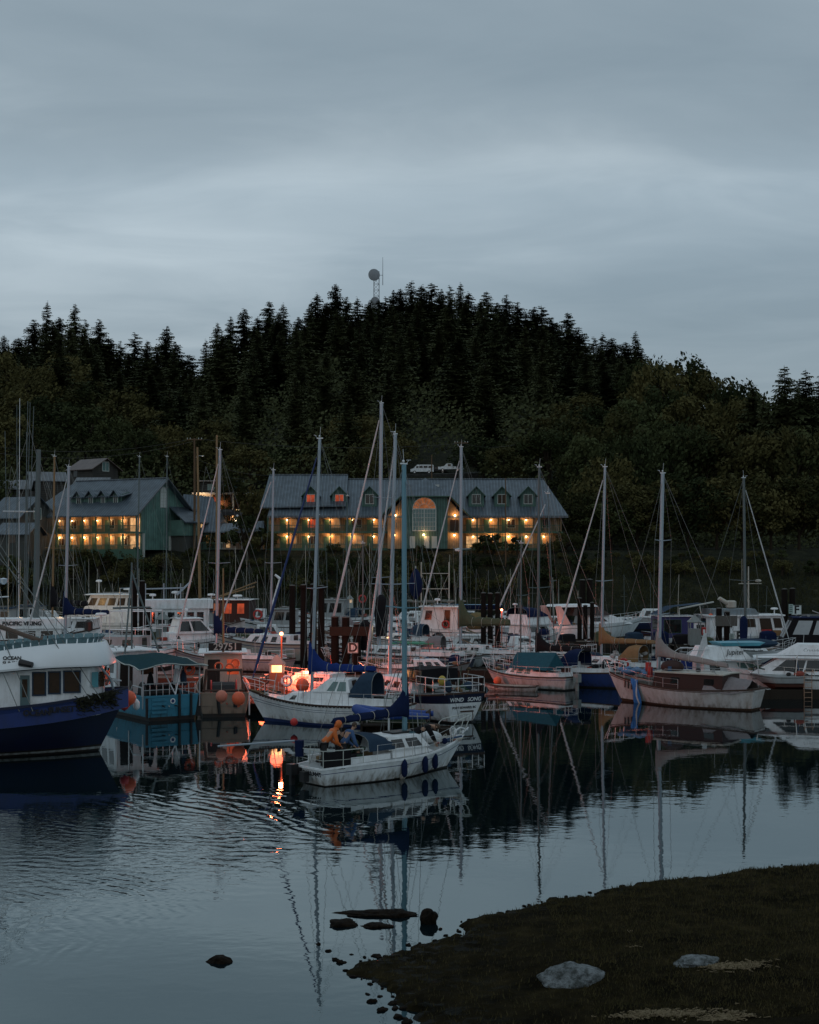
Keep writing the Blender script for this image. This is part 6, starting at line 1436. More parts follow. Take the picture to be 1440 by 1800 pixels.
# ================================================================ B5 the sloop under way with people aboard
def valiant():
    hd=41; a=R(hd); stern=Vector((XD(541,48.6),48.6,0)); L_=8.0
    c=stern+Vector((math.cos(a),math.sin(a),0))*(L_/2-.35); t=thing('sailboat','white sloop under way with people on deck, pale blue mast and navy boom cover','sailboat',c,a)
    h=Hull(L_,2.55,(.62,.72,1.15),.62,1.35,.55,full=2.1,keel=.35,flare=.5,wide=.42)
    h.build(t,[ANTIF,BOOT,WHITE,NAVY],[0,.03,.06,.3,.5,.70,.735,.9,1.0],[0,1,1,2,2,2,3,2,2],deckmat=GREYW,railmat=WHITE,rail=.035)
    cb=cabin(t,-.55,2.0,.85,.68,1.12,WHITE,.05,1.2,.12,name='coachroof')
    cabin(t,-.75,1.35,.84,1.02,1.46,WHITE,.05,.45,.11,side=((.08,.40,.12,.80),(.50,.84,.12,.80)),front=((.15,.85,.2,.8),),name='cabin')
    m=MB(); m.box(-.1,.9,-.32,.32,1.50,1.55); m.build('hatch',BLACK,t)
    co=MB()
    for s in (-1,1): co.box(-3.3,-.7,s*.82-.05,s*.82+.05,.6,.92)
    co.build('cockpit_coaming',WHITE,t); MB().box(-3.2,-.8,-.55,.55,.70,.715).build('cockpit_shade_sheet',DARKW,t)  # flat dark sheet standing in for shade down in the cockpit
    sp=leanvec(hd,-.03)
    rig(t,h,.60,ZD(816,51.4),sp,ALUB,.105,(.50,),.0001 if False else .95,furl=None,boom=3.6,cover=CVNAVY,coverr=.18,boomz=1.42,frac=.97,wire_r=.008,droop=.12)
    hoopcanvas(t,-1.75,-.45,.85,1.05,1.62,CVSLATE,'spray_hood',drop=.6)
    gear(t,-3.2,-.9,.6,.72,16,3,.8); gear(t,1.8,3.6,.45,.98,16,4,.8)
    rails(h,t,.30,.84,5,sides=(-1,1))
    # high bow pulpit
    q=MB(); x,w_,z=h.pt(.9,1); xb,_,zb=h.pt(1,1)
    for s in (-1,1): q.path([(x-.25,s*(w_+.02),z),(x-.15,s*(w_+.03),z+.62),(x+.05,s*(w_+.02),z+.74),(xb+.1,s*.22,z+.86),(xb+.35,s*.1,z+.88)],.02,6); q.tube((xb-.15,s*.1,zb),(xb+.22,s*.17,z+.86),.02)
    q.path([(xb+.35,-.1,z+.88),(xb+.4,0,z+.88),(xb+.35,.1,z+.88)],.02,6); q.build('pulpit',TRIMW,t)
    # stern pushpit with dark weather cloths
    q=MB(); zz=.60; ht=.64; pts=[(-2.2,-1.05),(-3.1,-.98),(-3.88,-.78),(-3.92,0),(-3.88,.78),(-3.1,.98),(-2.2,1.05)]
    for hh in (ht,ht*.5): q.path([(x_,y_,zz+hh) for x_,y_ in pts],.018 if hh==ht else .01,6)
    for x_,y_ in pts: q.tube((x_,y_,zz-.02),(x_,y_,zz+ht),.018,n=6)
    q.build('pushpit',TRIMW,t)
    cl=MB(); 
    for (x0,y0_),(x1,y1_) in (((-2.75,-1.0),(-3.1,-.98)),): cl.add([(x0,y0_,zz),(x1,y1_,zz),(x1,y1_,zz+ht-.03),(x0,y0_,zz+ht-.03)],[(0,1,2,3)])
    cl.add([(-3.1,-.98,zz),(-3.88,-.78,zz),(-3.88,-.78,zz+ht-.03),(-3.1,-.98,zz+ht-.03)],[(0,1,2,3)])
    cl.build('weather_cloth',CVBLACK,t)
    # outboard motor and rolled items at the stern
    o=MB(); o.box(-4.45,-4.12,.38,.72,.35,.72); o.box(-4.38,-4.2,.48,.62,-.3,.35); o.box(-4.15,-3.98,.36,.54,.35,.6); o.build('outboard_motor',BLACK,t)
    MB().box(-4.25,-4.0,-.1,.16,.15,.5).build('stern_bracket',BLACK,t)
    o=MB().tube((-3.95,.55,.95),(-3.95,.55,1.5),.16,.18,10).build('rolled_cover',CVNAVY,t)
    MB().tube((-3.9,.9,1.45),(-6.2,2.6,1.28),.035,n=6).build('whisker_pole',ALU,t)
    xx_,an_=h.trx(.42); lettering('GALLANT',.25,SIGNK,t,(xx_-.012,-.12,.42),-90,90+an_,thick=.02,shear=.15)
    # foredeck: covered dinghy, anchor gear, jerry bag
    m=MB(); m.ball((2.35,.4,1.12),(.75,.36,.26),16,9); m.build('bagged_headsail',CVWHITE,t,smooth=True)
    m=MB(); m.path([(3.5,.1,1.25),(3.8,.0,1.42),(4.2,0,1.32),(4.05,.25,1.2)],.04,6); m.tube((3.7,-.2,1.22),(4.35,.1,1.38),.03); m.torus((3.3,-.15,1.3),.14,.025,'x',12,5); m.torus((3.38,.0,1.33),.16,.02,'y',12,5); m.build('anchor_gear',STEEL,t)
    m=MB(); r=random.Random(6)
    for k in range(14): p=Vector((1.9+1.6*r.random(),-.5+r.random(),1.05)); m.path([p,p+Vector((r.uniform(-.4,.4),r.uniform(-.3,.3),.1)),p+Vector((r.uniform(-.5,.5),r.uniform(-.4,.4),.0))],.014,4)
    m.build('loose_rope',WIREW,t)
    m=MB(); m.ball((2.2,-.78,1.12),(.13,.09,.12),10,7); m.build('fender_bag',CVNAVY,t,smooth=True)
    t.scale=(.915,.95,1.0)
    m=MB(); m.tube((.2,.25,1.5),(.2,.25,2.05),.045,n=6); m.lathe((.2,.25,2.05),[(.12,0),(.14,.03),(.12,.06)],8); m.build('chimney',STEEL,t)
    return t,h
S5,H5=valiant()
def onboat(t,p): return Matrix.Translation(t.location)@Matrix.Rotation(t.rotation_euler[2],4,'Z')@Vector((p[0]*t.scale[0],p[1]*t.scale[1],p[2]*t.scale[2]))
for ti,fr_,lab,mt,l_,r_ in ((.455,.55,'dark blue fender hanging amidships on the moving sloop, leftmost of three',CVNAVY,.55,.11),(.615,.55,'dark blue fender on the moving sloop, middle of three',CVNAVY,.55,.11),(.715,.55,'dark blue fender nearest the bow of the moving sloop',CVNAVY,.5,.11)):
    p=H5.side(ti,fr_,-1,.13); fender(onboat(S5,p),r_,l_,mt,lab,.5)
p=H5.side(.475,.02,-1,.14); f=fender(onboat(S5,p)+Vector((0,0,.14)),.10,.42,WHITE,'white fender dragging at the waterline below the leftmost blue fender',.3); f.rotation_euler=(0,R(28),0)
# ================================================================ B6 navy banded ketch seen from the stern quarter
def ketch():
    hd=121; a=R(hd); stern=Vector((XD(816,66.6),66.6,0)); L_=9.8; c=stern+Vector((math.cos(a),math.sin(a),0))*(L_/2-.2)
    t=thing('sailboat','white sloop with navy sheer band and lettered transom, moored stern out','sailboat',c,a)
    h=Hull(L_,3.1,(1.42,1.15,1.6),.66,1.2,.50,full=2.1,keel=.30,flare=.62,wide=.42)
    h.build(t,[ANTIF,BOOT,WHITE,NAVYD],[0,.03,.06,.3,.5,.68,.80,.93,1.0],[0,1,1,2,2,2,3,3,3],deckmat=GREYW,railmat=TEAK,rail=.05)
    cabin(t,-1.6,2.6,1.05,1.2,1.85,WHITE,.0,1.0,.12,side=((.08,.24,.25,.7),(.32,.48,.25,.7),(.58,.7,.25,.7)),back=((.35,.65,0,.9,BROWNC),),name='coachroof')
    c2=cabin(t,-2.6,-.6,1.05,1.75,2.4,CVBLACK,.0,.3,.05,side=((.05,.45,.15,.85,GLASS),(.53,.95,.15,.85,GLASS)),name='windowed_dodger',frame=TRIMG)
    rig(t,h,.73,ZD(762,72),leanvec(hd,.30),ALU,.10,(.40,),1.3,furl=CVWHITE,furlr=.08,boom=None,boomz=1.6,frac=.965,rad=None)
    m=MB(); m.ball((-4.2,.9,2.0),(.2,.2,.24),10,8); m.build('stern_buoy',paint('yellow_float',(.45,.33,.05),.5,.3),t,smooth=True)
    q=MB(); zz=1.42
    for hh in (.35,.7): q.path([(-2.6,-1.35,zz+hh),(-4.0,-1.28,zz+hh),(-4.75,-1.1,zz+hh),(-4.8,0,zz+hh),(-4.75,1.1,zz+hh),(-4.0,1.28,zz+hh),(-2.6,1.35,zz+hh)],.02,6)
    for x,y in ((-2.6,-1.35),(-3.4,-1.32),(-4.0,-1.28),(-4.75,-1.1),(-4.8,-.4),(-4.8,.4),(-4.75,1.1),(-4.0,1.28),(-3.4,1.32),(-2.6,1.35)): q.tube((x,y,zz-.05),(x,y,zz+.7),.018,n=6)
    q.build('pushpit',STEEL,t); rails(h,t,.22,.84,6)
    pulpit(h,t)
    m=MB(); m.ball((-4.4,.7,1.75),(.22,.18,.28),10,8); m.ball((-4.3,-.5,1.7),(.3,.25,.2),10,8); m.build('stern_bag',CVSLATE,t,smooth=True)
    m=MB(); m.box(-4.98,-4.9,-.35,.35,.55,.62); m.path([(-4.95,-.3,.55),(-4.99,-.3,.2)],.02,5); m.build('stern_step',TEAK,t)
    M_=(Matrix.Rotation(R(-90),3,'Z')@Matrix.Rotation(R(90),3,'X')).to_euler()
    x1_,an_=h.trx(1.12); x2_,_=h.trx(.74)
    lettering('WIND',.27,WHITE,t,(x1_-.012,.48,1.12),-90,90+an_,thick=.02); lettering('SONG',.27,WHITE,t,(x1_-.012,-.50,1.12),-90,90+an_,thick=.02)
    lettering('PORT EDWARD, BC',.15,SIGNK,t,(x2_-.012,.0,.74),-90,90+an_,thick=.015)
    gear(t,-4.6,-2.2,.9,1.45,26,7); gear(t,1.8,3.9,.5,1.45,8,8,.8)
    # flag staff
    MB().tube((-4.8,-.9,1.4),(-5.1,-.95,2.6),.02,n=5).build('flag_staff',TEAK,t)
    return t,h
S6,H6=ketch()
# dinghy hung alongside the ketch, blue top on green
def dinghy(c,rz,L_,label,top,bot,name='inflatable_dinghy'):
    t=thing(name,label,'dinghy',c,R(rz)); r=.22; m=MB()
    pts=[(-L_/2,-.55,.22),(L_*.25,-.55,.24),(L_*.42,-.35,.34),(L_/2,0,.42),(L_*.42,.35,.34),(L_*.25,.55,.24),(-L_/2,.55,.22)]
    m.path(pts,[.12,r,r,r*.95,r,r,.12],10); m.build('tube',top,t,smooth=True)
    b=MB().add([(-L_/2+.2,-.5,-.05),(L_*.28,-.45,-.05),(L_*.42,0,.12),(L_*.28,.45,-.05),(-L_/2+.2,.5,-.05),(-L_/2+.2,-.62,.2),(L_*.28,-.62,.2),(L_*.5,0,.34),(L_*.28,.62,.2),(-L_/2+.2,.62,.2)],[(0,1,2,3,4),(5,6,1,0),(6,7,2,1),(7,8,3,2),(8,9,4,3)]); b.build('floor',bot,t)
    MB().box(-L_/2+.1,-L_/2+.16,-.5,.5,-.02,.42).build('transom',TEAK,t); MB().box(-.1,.15,-.55,.55,.25,.29).build('seat',TEAK,t)
    MB().path([(p[0],p[1]*1.42,p[2]+.02) for p in pts[:3]],.015,4).path([(p[0],p[1]*1.42,p[2]+.02) for p in pts[4:]],.015,4).build('grab_line',WIREW,t); return t
dn=dinghy((XD(692,61.5),61.5,.78),170,3.3,'blue and green inflatable dinghy slung in front of the navy banded sloop',RUBB,RUBG)
dn2=dinghy((XD(690,63),63.6,.25),172,3.2,'dark green inflatable dinghy floating under the blue one',RUBG,RUBG)
# dock furniture near it: timber frame
m=thing('crate_frame','small pale timber frame standing on the dock under the ketch side','frame',(XD(732,62.5),62.2,.15),R(5)); f=MB()
for x in (-.32,.32): f.box(x-.03,x+.03,-.03,.03,0,1.0)
for z in (0,.5,.94): f.box(-.29,.29,-.025,.025,z,z+.06)
f.build('frame',paint('new_timber',(.30,.19,.09),.7,.4),m)
dock(0,0,62.8,.9,'narrow low dock float under the side of the navy banded sloop',x0=XD(716,62.8),x1=XD(793,62.8),z=.22,mat=DOCKW)
# ================================================================ the other sailboats
def sloop(label,px,py,hd,L_,B=None,mpx=None,mtop=None,lean=0,mt=.58,hull=WHITE,stripe=NAVY,cover=None,cr=.18,furl=None,mast=ALU,r=.08,spr=(.45,),sprw=1.0,boom=True,hood=None,glass=GLASS,fb=None,d=None,deck=GREYW,back=None,rad=None,bag=None,top=WHITE,boot=BOOT,boomz=1.3,wr=.009,bim=None,group=None,win=((.1,.3,.25,.75),(.4,.6,.25,.75),(.7,.85,.3,.7)),tr=.62,furlr=.075,two=False,cabz=.55,over=.35,name='sailboat',ports=False,frac=.97,droop=0):
    t=boat(label,px,py,hd,L_,'sailboat',name,group,d); B=B or L_*.31; fb=fb or (.09*L_,.085*L_,.135*L_); d=t.location.y
    h=std_hull(t,L_,B,fb,hull,stripe,boot,tr,deck=deck,two=two,over=over)
    x0,x1=-.12*L_,.24*L_; zd=fb[1]
    cabin(t,x0,x1,B*.32,zd,zd+cabz,top,.0,.6,.12,side=() if ports else win,back=((.33,.67,0,.95,back or TEAK),),name='coachroof',glass=glass,w0f=B*.24)
    if ports: portlights(h,t,(.35,.45,.55,.65),.8,.11)
    co=MB()
    for s in (-1,1): co.box(-.42*L_,x0,s*B*.29-.05,s*B*.29+.05,zd,zd+.3)
    co.box(-.43*L_,-.42*L_,-B*.28,B*.28,zd,zd+.28); co.build('cockpit_coaming',top,t)
    rails(h,t,.12,.84,5); pulpit(h,t); pushpit(h,t)
    if mtop is not None: rig(t,h,mt,ZD(mtop,d),leanvec(hd,lean),mast,r,spr,sprw,furl=furl,furlr=furlr,boom=(boom if boom is not True else L_*.40) if boom else None,cover=cover,coverr=cr,boomz=boomz,rad=rad,bag=bag,wire_r=wr,frac=frac,droop=droop)
    if hood: hoopcanvas(t,x0-.7,x0+.7,B*.33,zd+.35,zd+1.35,hood,'spray_hood')
    if bim: hoopcanvas(t,-.42*L_,-.22*L_,B*.36,zd+.5,zd+2.0,bim,'bimini',drop=1.0)
    gear(t,-.42*L_,-.14*L_,B*.24,zd+.12,9,int(px)); gear(t,.27*L_,.40*L_,B*.14,zd+.22,5,int(px)+1,.8); gear(t,x0+.3,x1-.8,B*.22,zd+cabz+.03,4,int(px)+2,.7)
    return t,h
# B8 white covered sloop with outboard + B29 rowboat
S8,H8=sloop('small white sloop with dark teal boom tent and outboard, orange buoy at its bow',930,1208,138,6.4,2.2,mtop=955,lean=.05,mt=.60,mast=ALUG,r=.05,hull=OLDWHITE,stripe=NAVY,cover=None,boom=False,spr=(.6,),sprw=.6,fb=(.78,.72,.98),glass=GLASSG)
m=MB(); zz=.8; m.add([(-2.0,-.95,zz+.35),(-2.0,0,zz+1.35),(-2.0,.95,zz+.35),(.9,-.85,zz+.35),(.9,0,zz+1.25),(.9,.85,zz+.35)],[(0,3,4,1),(1,4,5,2),(0,1,2),(3,5,4)]); m.build('boom_tent',CVTEAL,S8)
m=MB(); m.box(-3.65,-3.3,-.2,.15,.5,.98); m.box(-3.55,-3.4,-.1,.05,-.3,.5); m.build('outboard_motor',GREYP,S8); MB().box(-2.6,-2.2,-.6,-.2,.8,1.25).build('deck_locker',BROWNC,S8)
ballbuoy(Vector((XD(874,85.3),84.9,ZD(1197,84.9)+.02)),.24,BUOY,'orange buoy at the waterline between rowboat and covered white sloop')
def rowboat():
    t=boat('low white rowboat floating beside the covered white sloop',898,1214,166,3.1,'rowboat'); h=Hull(3.1,1.15,(.30,.27,.42),.7,.35,.05,full=2,keel=.12,flare=.4)
    h.build(t,[ANTIF,BOOT,OLDWHITE,BOOT],[0,.08,.5,.75,.85,1.0],[0,2,2,2,3,2],bul=.2,deckmat=GREYW,railmat=TEAK,rail=.025); 
    for x in (-.9,0,.8): MB().box(x-.12,x+.12,-.42,.42,.2,.23).build('seat',TEAK,t)
    MB().tube((-1.1,-.2,.3),(1.0,.1,.34),.02).tube((-1.1,.3,.3),(.9,.25,.34),.02).build('oar',WIREW,t)
rowboat()
# B9 blue hull
S9,H9=sloop('blue hulled sloop with black sail cover behind the covered white sloop',982,1203,146,9.0,2.8,mtop=820,lean=.10,mt=.66,hull=BLUEH,stripe=BLUEH,cover=CVBLACK,cr=.22,mast=ALUG,r=.085,hood=CVNAVY,back=ORWOOD,furl=None,fb=(.95,.85,1.2),spr=(.40,),sprw=1.4,boomz=1.2)
m=MB().torus((-3.9,-.9,1.35),.3,.07,'y',18,7).build('life_ring',REDP,S9)
m=MB(); r=random.Random(12)
for k in range(14): m.ball((-4.1+1.6*r.random(),-1+1.6*r.random(),1.15+.2*r.random()),(.18+.1*r.random(),.16,.13),8,5)
m.build('stern_gear',CVBLACK,S9,smooth=True)
# B10 tan covered
S10,H10=sloop('white sloop with tan sail cover and tan spray hood, orange hatch board',1085,1191,150,9.2,2.9,mtop=820,lean=.25,mt=.62,cover=CVTAN,cr=.21,furl=CVWHITE,hood=CVTAN,back=ORWOOD,top=WHITE,r=.09,spr=(.42,),sprw=1.45,boomz=1.45,hull=OLDWHITE)
m=MB(); r=random.Random(15)
for k in range(22): m.ball((-3.9+4.5*r.random(),-1.1+1.9*r.random(),1.3+.3*r.random()),(.12+.12*r.random(),.12,.1),8,5)
m.build('deck_gear',paint('pale_clutter',(.4,.38,.36),.7,.8,3,dark=(.05,.04,.04)),S10,smooth=True)
# B11 old gaff cutter
def cutter():
    hd=143; d=74.8; t=thing('sailboat','weathered white cutter with brown cabin, grey sail cover and blue tarp over the bow rail','sailboat',(XD(1199,d),d,0),R(hd)); L_=9.4; t.scale=(.92,.95,1)
    h=Hull(L_,3.0,(1.08,.92,1.5),.50,1.1,.35,full=2.0,keel=.4,flare=.42,wide=.42)
    h.build(t,[ANTIF,paint('rusty_boot',(.05,.025,.015),.8,.6),OLDWHITE,TEAK],[0,.05,.10,.3,.5,.7,.90,.94,1.0],[0,1,1,2,2,2,2,3,2],bul=.12,deckmat=DOCKL,railmat=TEAK,rail=.05)
    cabin(t,-3.0,1.3,1.15,.95,1.72,BROWNC,.0,.15,.06,side=((.12,.26,.35,.75,GLASS),(.62,.74,.35,.75,GLASS)),roof=CREAM,over=.08,name='deckhouse')
    MB().box(-.6,.1,-1.19,-1.155,1.42,1.62).build('name_board',paint('red_brown_board',(.30,.08,.04),.6,.4),t); 
    MB().tube((-.95,-1.16,1.35),(-.95,-1.13,1.35),.05,n=10).build('brass_port',paint('brass',(.6,.4,.2),.3,.2,metal=.8),t)
    m=MB(); rows=[]
    for i in range(6):
        x=-4.3+.48*i; tt=(x+L_/2)/L_; hw_=h.hw(tt)+.05; rows.append([Vector((x+.05*math.sin(j*2+i),y,h.zs(tt)-.12+.95*(1-abs(y/hw_)**2.2)*(.55+.09*i)+.06*math.sin(i*2.1+j*1.7))) for j,y in enumerate([hw_*(k/4-1) for k in range(9)])])
    m.loft(rows); m.build('cockpit_cover',CVGREY,t,smooth=60)
    rig(t,h,.66,ZD(828,73.5),leanvec(hd,.26),ALU,.12,(.33,.68),1.0,boom=4.3,cover=canvas('pinkish_grey_canvas',(.30,.255,.24)),coverr=.21,boomz=1.6,frac=.97,droop=.5,wire_r=.01)
    m=MB(); m.ball((.5,.2,2.0),(.7,.5,.35),14,9); m.build('covered_hatch',BROWNC,t,smooth=True)
    m=MB(); m.box(-2.2,-.4,-.5,.6,1.86,1.92,M=Matrix.Rotation(R(-8),4,'Y')); m.build('roof_board',CREAM,t)
    rails(h,t,.45,.86,4,ht=.55); pulpit(h,t,ht=.75)
    # tarp hanging over the port side
    m=MB(); cols=[]; 
    for j in range(9):
        f=.735+.0072*j; col=[]
        for i in range(9):
            fr_=1.16-.155*i; p=h.side(f,max(min(fr_,1),.0),1,.05+.035*math.sin(j*2.2+i*.5)); p.x=h.x(f)+.04*math.sin(j*1.7+i*.9); 
            if fr_>1: p.z=h.zs(f)*fr_
            col.append(p)
        cols.append(col)
    m.loft(cols); tp=m.build('hanging_tarp',TARP,t,smooth=60); m=MB(); c0=[p+Vector((0,.02,0)) for p in cols[2]]; m.loft([c0,[p+Vector((.10,.02,0)) for p in cols[2]]]); m.build('pale_fold',CVWHITE,tp)
    m=MB(); r=random.Random(22)
    for k in range(34):
        m.ball((1.9+1.9*r.random(),-.7+1.5*r.random(),1.5+.25*r.random()),(.16+.12*r.random(),.14,.12),8,5)
    m.build('foredeck_clutter',paint('blue_clutter',(.06,.17,.32),.7,.9,2.5,dark=(.25,.22,.2)),t,smooth=True)
    MB().box(2.0,2.25,-.1,.15,1.4,2.15).box(1.7,1.9,.3,.55,1.4,1.95).build('fuel_can',REDP,t)
    m=MB(); 
    for k in range(3): p=h.side(.80+.03*k,.86,1,.04); m.tube(p+Vector((0,0,.12)),p-Vector((0,0,.28)),.045,n=6)
    m.build('bow_fitting',BLACK,t)
    return t
cutter()
# 380-mast sloop hidden behind the tan troller
S31,_=sloop('sloop with navy sail cover moored behind the tan fishing boat',404,1181,152,9.6,3.0,d=98,mtop=790,lean=.28,mt=.62,cover=CVNAVY,cr=.25,furl=CVWHITE,r=.11,spr=(.45,),sprw=1.3,boomz=1.75,hull=GREYW)
# 478
S21,_=sloop('white sloop with bow rail and dark portholes seen behind the lantern pedestal',492,1161,157,11.2,3.3,d=106,mtop=826,lean=.22,mt=.57,furl=CVWHITE,r=.09,spr=(.46,),sprw=1.3,ports=False,hull=CREAM,cover=None,boom=False,fb=(1.45,1.3,1.85),win=((.08,.2,.2,.8),(.3,.42,.2,.8),(.52,.64,.2,.8),(.74,.84,.2,.8)),cabz=.65)
m=MB(); m.tube((-4.2,.6,1.4),(-2.6,.2,3.0),.18,.1,8); m.ball((-3.4,-.3,1.9),(.7,.5,.45),12,8); m.build('stern_bundle',canvas('brown_canvas',(.13,.08,.06)),S21,smooth=True)
ballbuoy(Vector((XD(446,100),101,ZD(1160,101))),.28,BUOYR,'small red buoy hanging at the bow of the white sloop with portholes',line=.9)
# 670 tallest
S24,_=sloop('large sloop with the tallest mast and black sail bag, centre of the marina',696,1178,150,11.5,3.4,d=99,mtop=707,lean=.18,mt=.62,furl=CVWHITE,furlr=.10,r=.14,spr=(.30,.62),sprw=1.3,cover=None,boom=False,bag=(2.2,5.1,CVBLACK,.42),hull=NAVYD,stripe=WHITE,wr=.011)
# black wrapped mast foot in front of sign D's right
S25,_=sloop('dark hulled sloop with low cabin right of sign D',655,1190,148,7.6,2.5,d=93.5,mtop=955,mt=.6,hull=NAVYD,stripe=NAVYD,mast=ALUG,r=.05,boom=False,bag=(1.6,3.6,CVBLACK,.36),top=GREYW)
# 811
S27,_=sloop('sloop with olive green sail cover left of the tall piles',831,1168,154,9.6,3.0,d=103,mtop=785,lean=.05,mt=.60,furl=CVWHITE,r=.12,spr=(.50,),sprw=1.6,cover=CVGREEN,cr=.38,boomz=2.1,hull=WHITE,rad=.49)
# 118
S32,_=sloop('white sloop with navy sail cover at left behind the trawler',137,1150,158,9.8,3.0,d=108,mtop=820,lean=.30,mt=.62,furl=CVWHITE,r=.12,spr=(.45,),sprw=1.2,cover=CVNAVY,cr=.28,boomz=2.6,hull=OLDWHITE,stripe=NAVY)
# 95 brown mast
S33,_=sloop('sloop with brown mast and black sail cover, far left',104,1140,155,9,2.9,d=118,mtop=802,lean=.2,mt=.58,mast=WOODP,r=.09,spr=(.5,),sprw=1.2,cover=CVBLACK,cr=.34,boomz=3.0)
# 1305
S34,_=sloop('grey hulled sloop with dull green mast behind sign E',1302,1158,28,9.5,3.0,d=100,mtop=840,lean=-.15,mt=.55,mast=ALUG,r=.10,spr=(.42,),sprw=1.5,furl=CVWHITE,furlr=.06,hull=GREYW,cover=None,boom=False,bag=(1.9,3.6,CVNAVY,.26))
# small sloops in the middle
S26,_=sloop('small grey white sloop with teal triangle mark between the piles',745,1191,12,6.2,2.1,d=91,mtop=None,hull=GREYW,stripe=GREYW,fb=(.72,.66,.95)); lettering('1SK 244',.2,SIGNK,S26,(1.3,-.98,.62),-12,thick=.01)
MB().add([(-1.4,-1.07,.4),(-.7,-1.07,.4),(-1.05,-1.07,.72)],[(0,1,2)]).build('triangle_mark',CVTEAL,S26)
S27b,_=sloop('brown trimmed sloop with cluttered cockpit, centre of the marina',735,1160,165,9.5,2.8,d=101,mtop=1045,mt=.6,mast=ALUG,r=.04,boom=False,hull=GREYW,stripe=TEAK,top=CREAM,hood=CVGREY)
S27c,_=sloop('white sloop with dark covered cockpit, centre behind the tall mast',712,1133,160,9.5,2.9,d=118,mtop=None,hull=WHITE,hood=CVSLATE)
S40,_=sloop('far white sloop with long pale boom, left of the far lantern',600,1100,170,11,3.2,d=150,mtop=872,lean=.1,mt=.45,mast=ALUG,r=.06,boom=4.5,cover=None,hood=CVSLATE)
S41,_=sloop('far white sloop moored below the far lantern',630,1118,5,9,2.8,d=135,mtop=None,hood=CVGREY,hull=GREYW)
S42,_=sloop('far sloop with a slim mast in front of the inn centre',560,1095,160,9.5,2.9,d=155,mtop=905,mt=.5,mast=ALUG,r=.05,boom=False)
S43,_=sloop('far left sloop with a thin mast before the green gable',255,1098,165,9.5,2.9,d=150,mtop=803,lean=.3,mt=.6,mast=ALUG,r=.08,boom=False,cover=None)
S44,_=sloop('far sloop with thin mast right of the green gable',285,1098,165,9.5,2.9,d=152,mtop=803,lean=.1,mt=.45,mast=ALUG,r=.06,boom=False,cover=None)
S45,_=sloop('sloop with crossed furled sail behind the blue hulled sloop',945,1165,160,8.6,2.7,d=104,mtop=868,lean=-.5,mt=.35,mast=ALUG,r=.035,boom=False,furl=CVWHITE,furlr=.08)
# ================================================================ motor boats
def mboat(label,px,py,hd,L_,B=None,fb=None,hull=WHITE,stripe=NAVY,d=None,rake=1.3,tr=.85,bul=.0,flare=.35,full=2.4,cat='motorboat',name=None,rail=None,deck=GREYW,boot=BOOT,two=False,group=None):
    t=boat(label,px,py,hd,L_,cat,name,group,d); B=B or L_*.33; fb=fb or (.10*L_,.11*L_,.16*L_)
    h=Hull(L_,B,fb,tr,rake,.05,full=full,keel=.35,flare=flare,wide=.40)
    h.build(t,[ANTIF,boot,hull,stripe],[0,.05,.12,.35,.6,.78,.84,.9,1.0],[0,1,1,2,2,2,3,3 if two else 2,2],deckmat=deck,bul=bul,railmat=rail); gear(t,-.46*L_,-.22*L_,B*.3,fb[1]-bul+.03,10,int(px)+17); gear(t,.28*L_,.38*L_,B*.1,fb[1]+.28,3,int(px)+18,.6); return t,h
def antennas(t,spec):
    m=MB()
    for x,y,z0,z1,r in spec: m.tube((x,y,z0),(x,y,z1),r,r*.5,5)
    m.build('antenna',TRIMW,t)
def radar(t,x,y,z,r=.28,post=.5):
    m=MB(); m.tube((x,y,z),(x,y,z+post),.05,n=6); m.lathe((x,y,z+post),[(.05,0),(r*.9,.02),(r,.1),(r*.8,.2),(.05,.23)],14); m.build('radar_dome',WHITE,t,smooth=True)
# express cruiser
t,h=mboat('white express cruiser with raked arch, pink lit aft end, far side of the short piles',1046,1126,27,11.0,3.6,(1.35,1.45,2.0),stripe=GREYW,d=133,rake=2.0)
cabin(t,-1.5,3.4,1.35,1.42,2.35,WHITE,.0,2.4,.35,name='foredeck_cabin',side=((.15,.5,.3,.7),))
cabin(t,-3.4,.9,1.35,2.3,3.15,paint('smoked_screen',(.04,.02,.015),.2,.3),.5,1.3,.25,name='windscreen',roof=None)
cabin(t,-4.6,-.6,1.4,3.1,3.3,WHITE,.2,.3,.1,name='hard_top')
for s in (-1,1):
    MB().hexa([(-4.9,s*1.4,1.5),(-3.6,s*1.4,1.5),(-3.6,s*1.34,1.5),(-4.9,s*1.34,1.5),(-5.2,s*1.3,3.2),(-4.6,s*1.3,3.2),(-4.6,s*1.24,3.2),(-5.2,s*1.24,3.2)]).build('radar_arch',paint('pink_lit_gelcoat',(.62,.42,.38),.4,.3),t)  # pink light falling on the aft end is put into the arch colour
rails(h,t,.48,1.0,9,.55,1,.02,name='deck_rail',top=True); antennas(t,((-3.5,.8,3.3,5.6,.02),(-2.5,-.9,3.3,4.6,.03)))
point((XD(985,128),128,1.8),60,(1,.32,.22),.3,'dock_lamp_light')
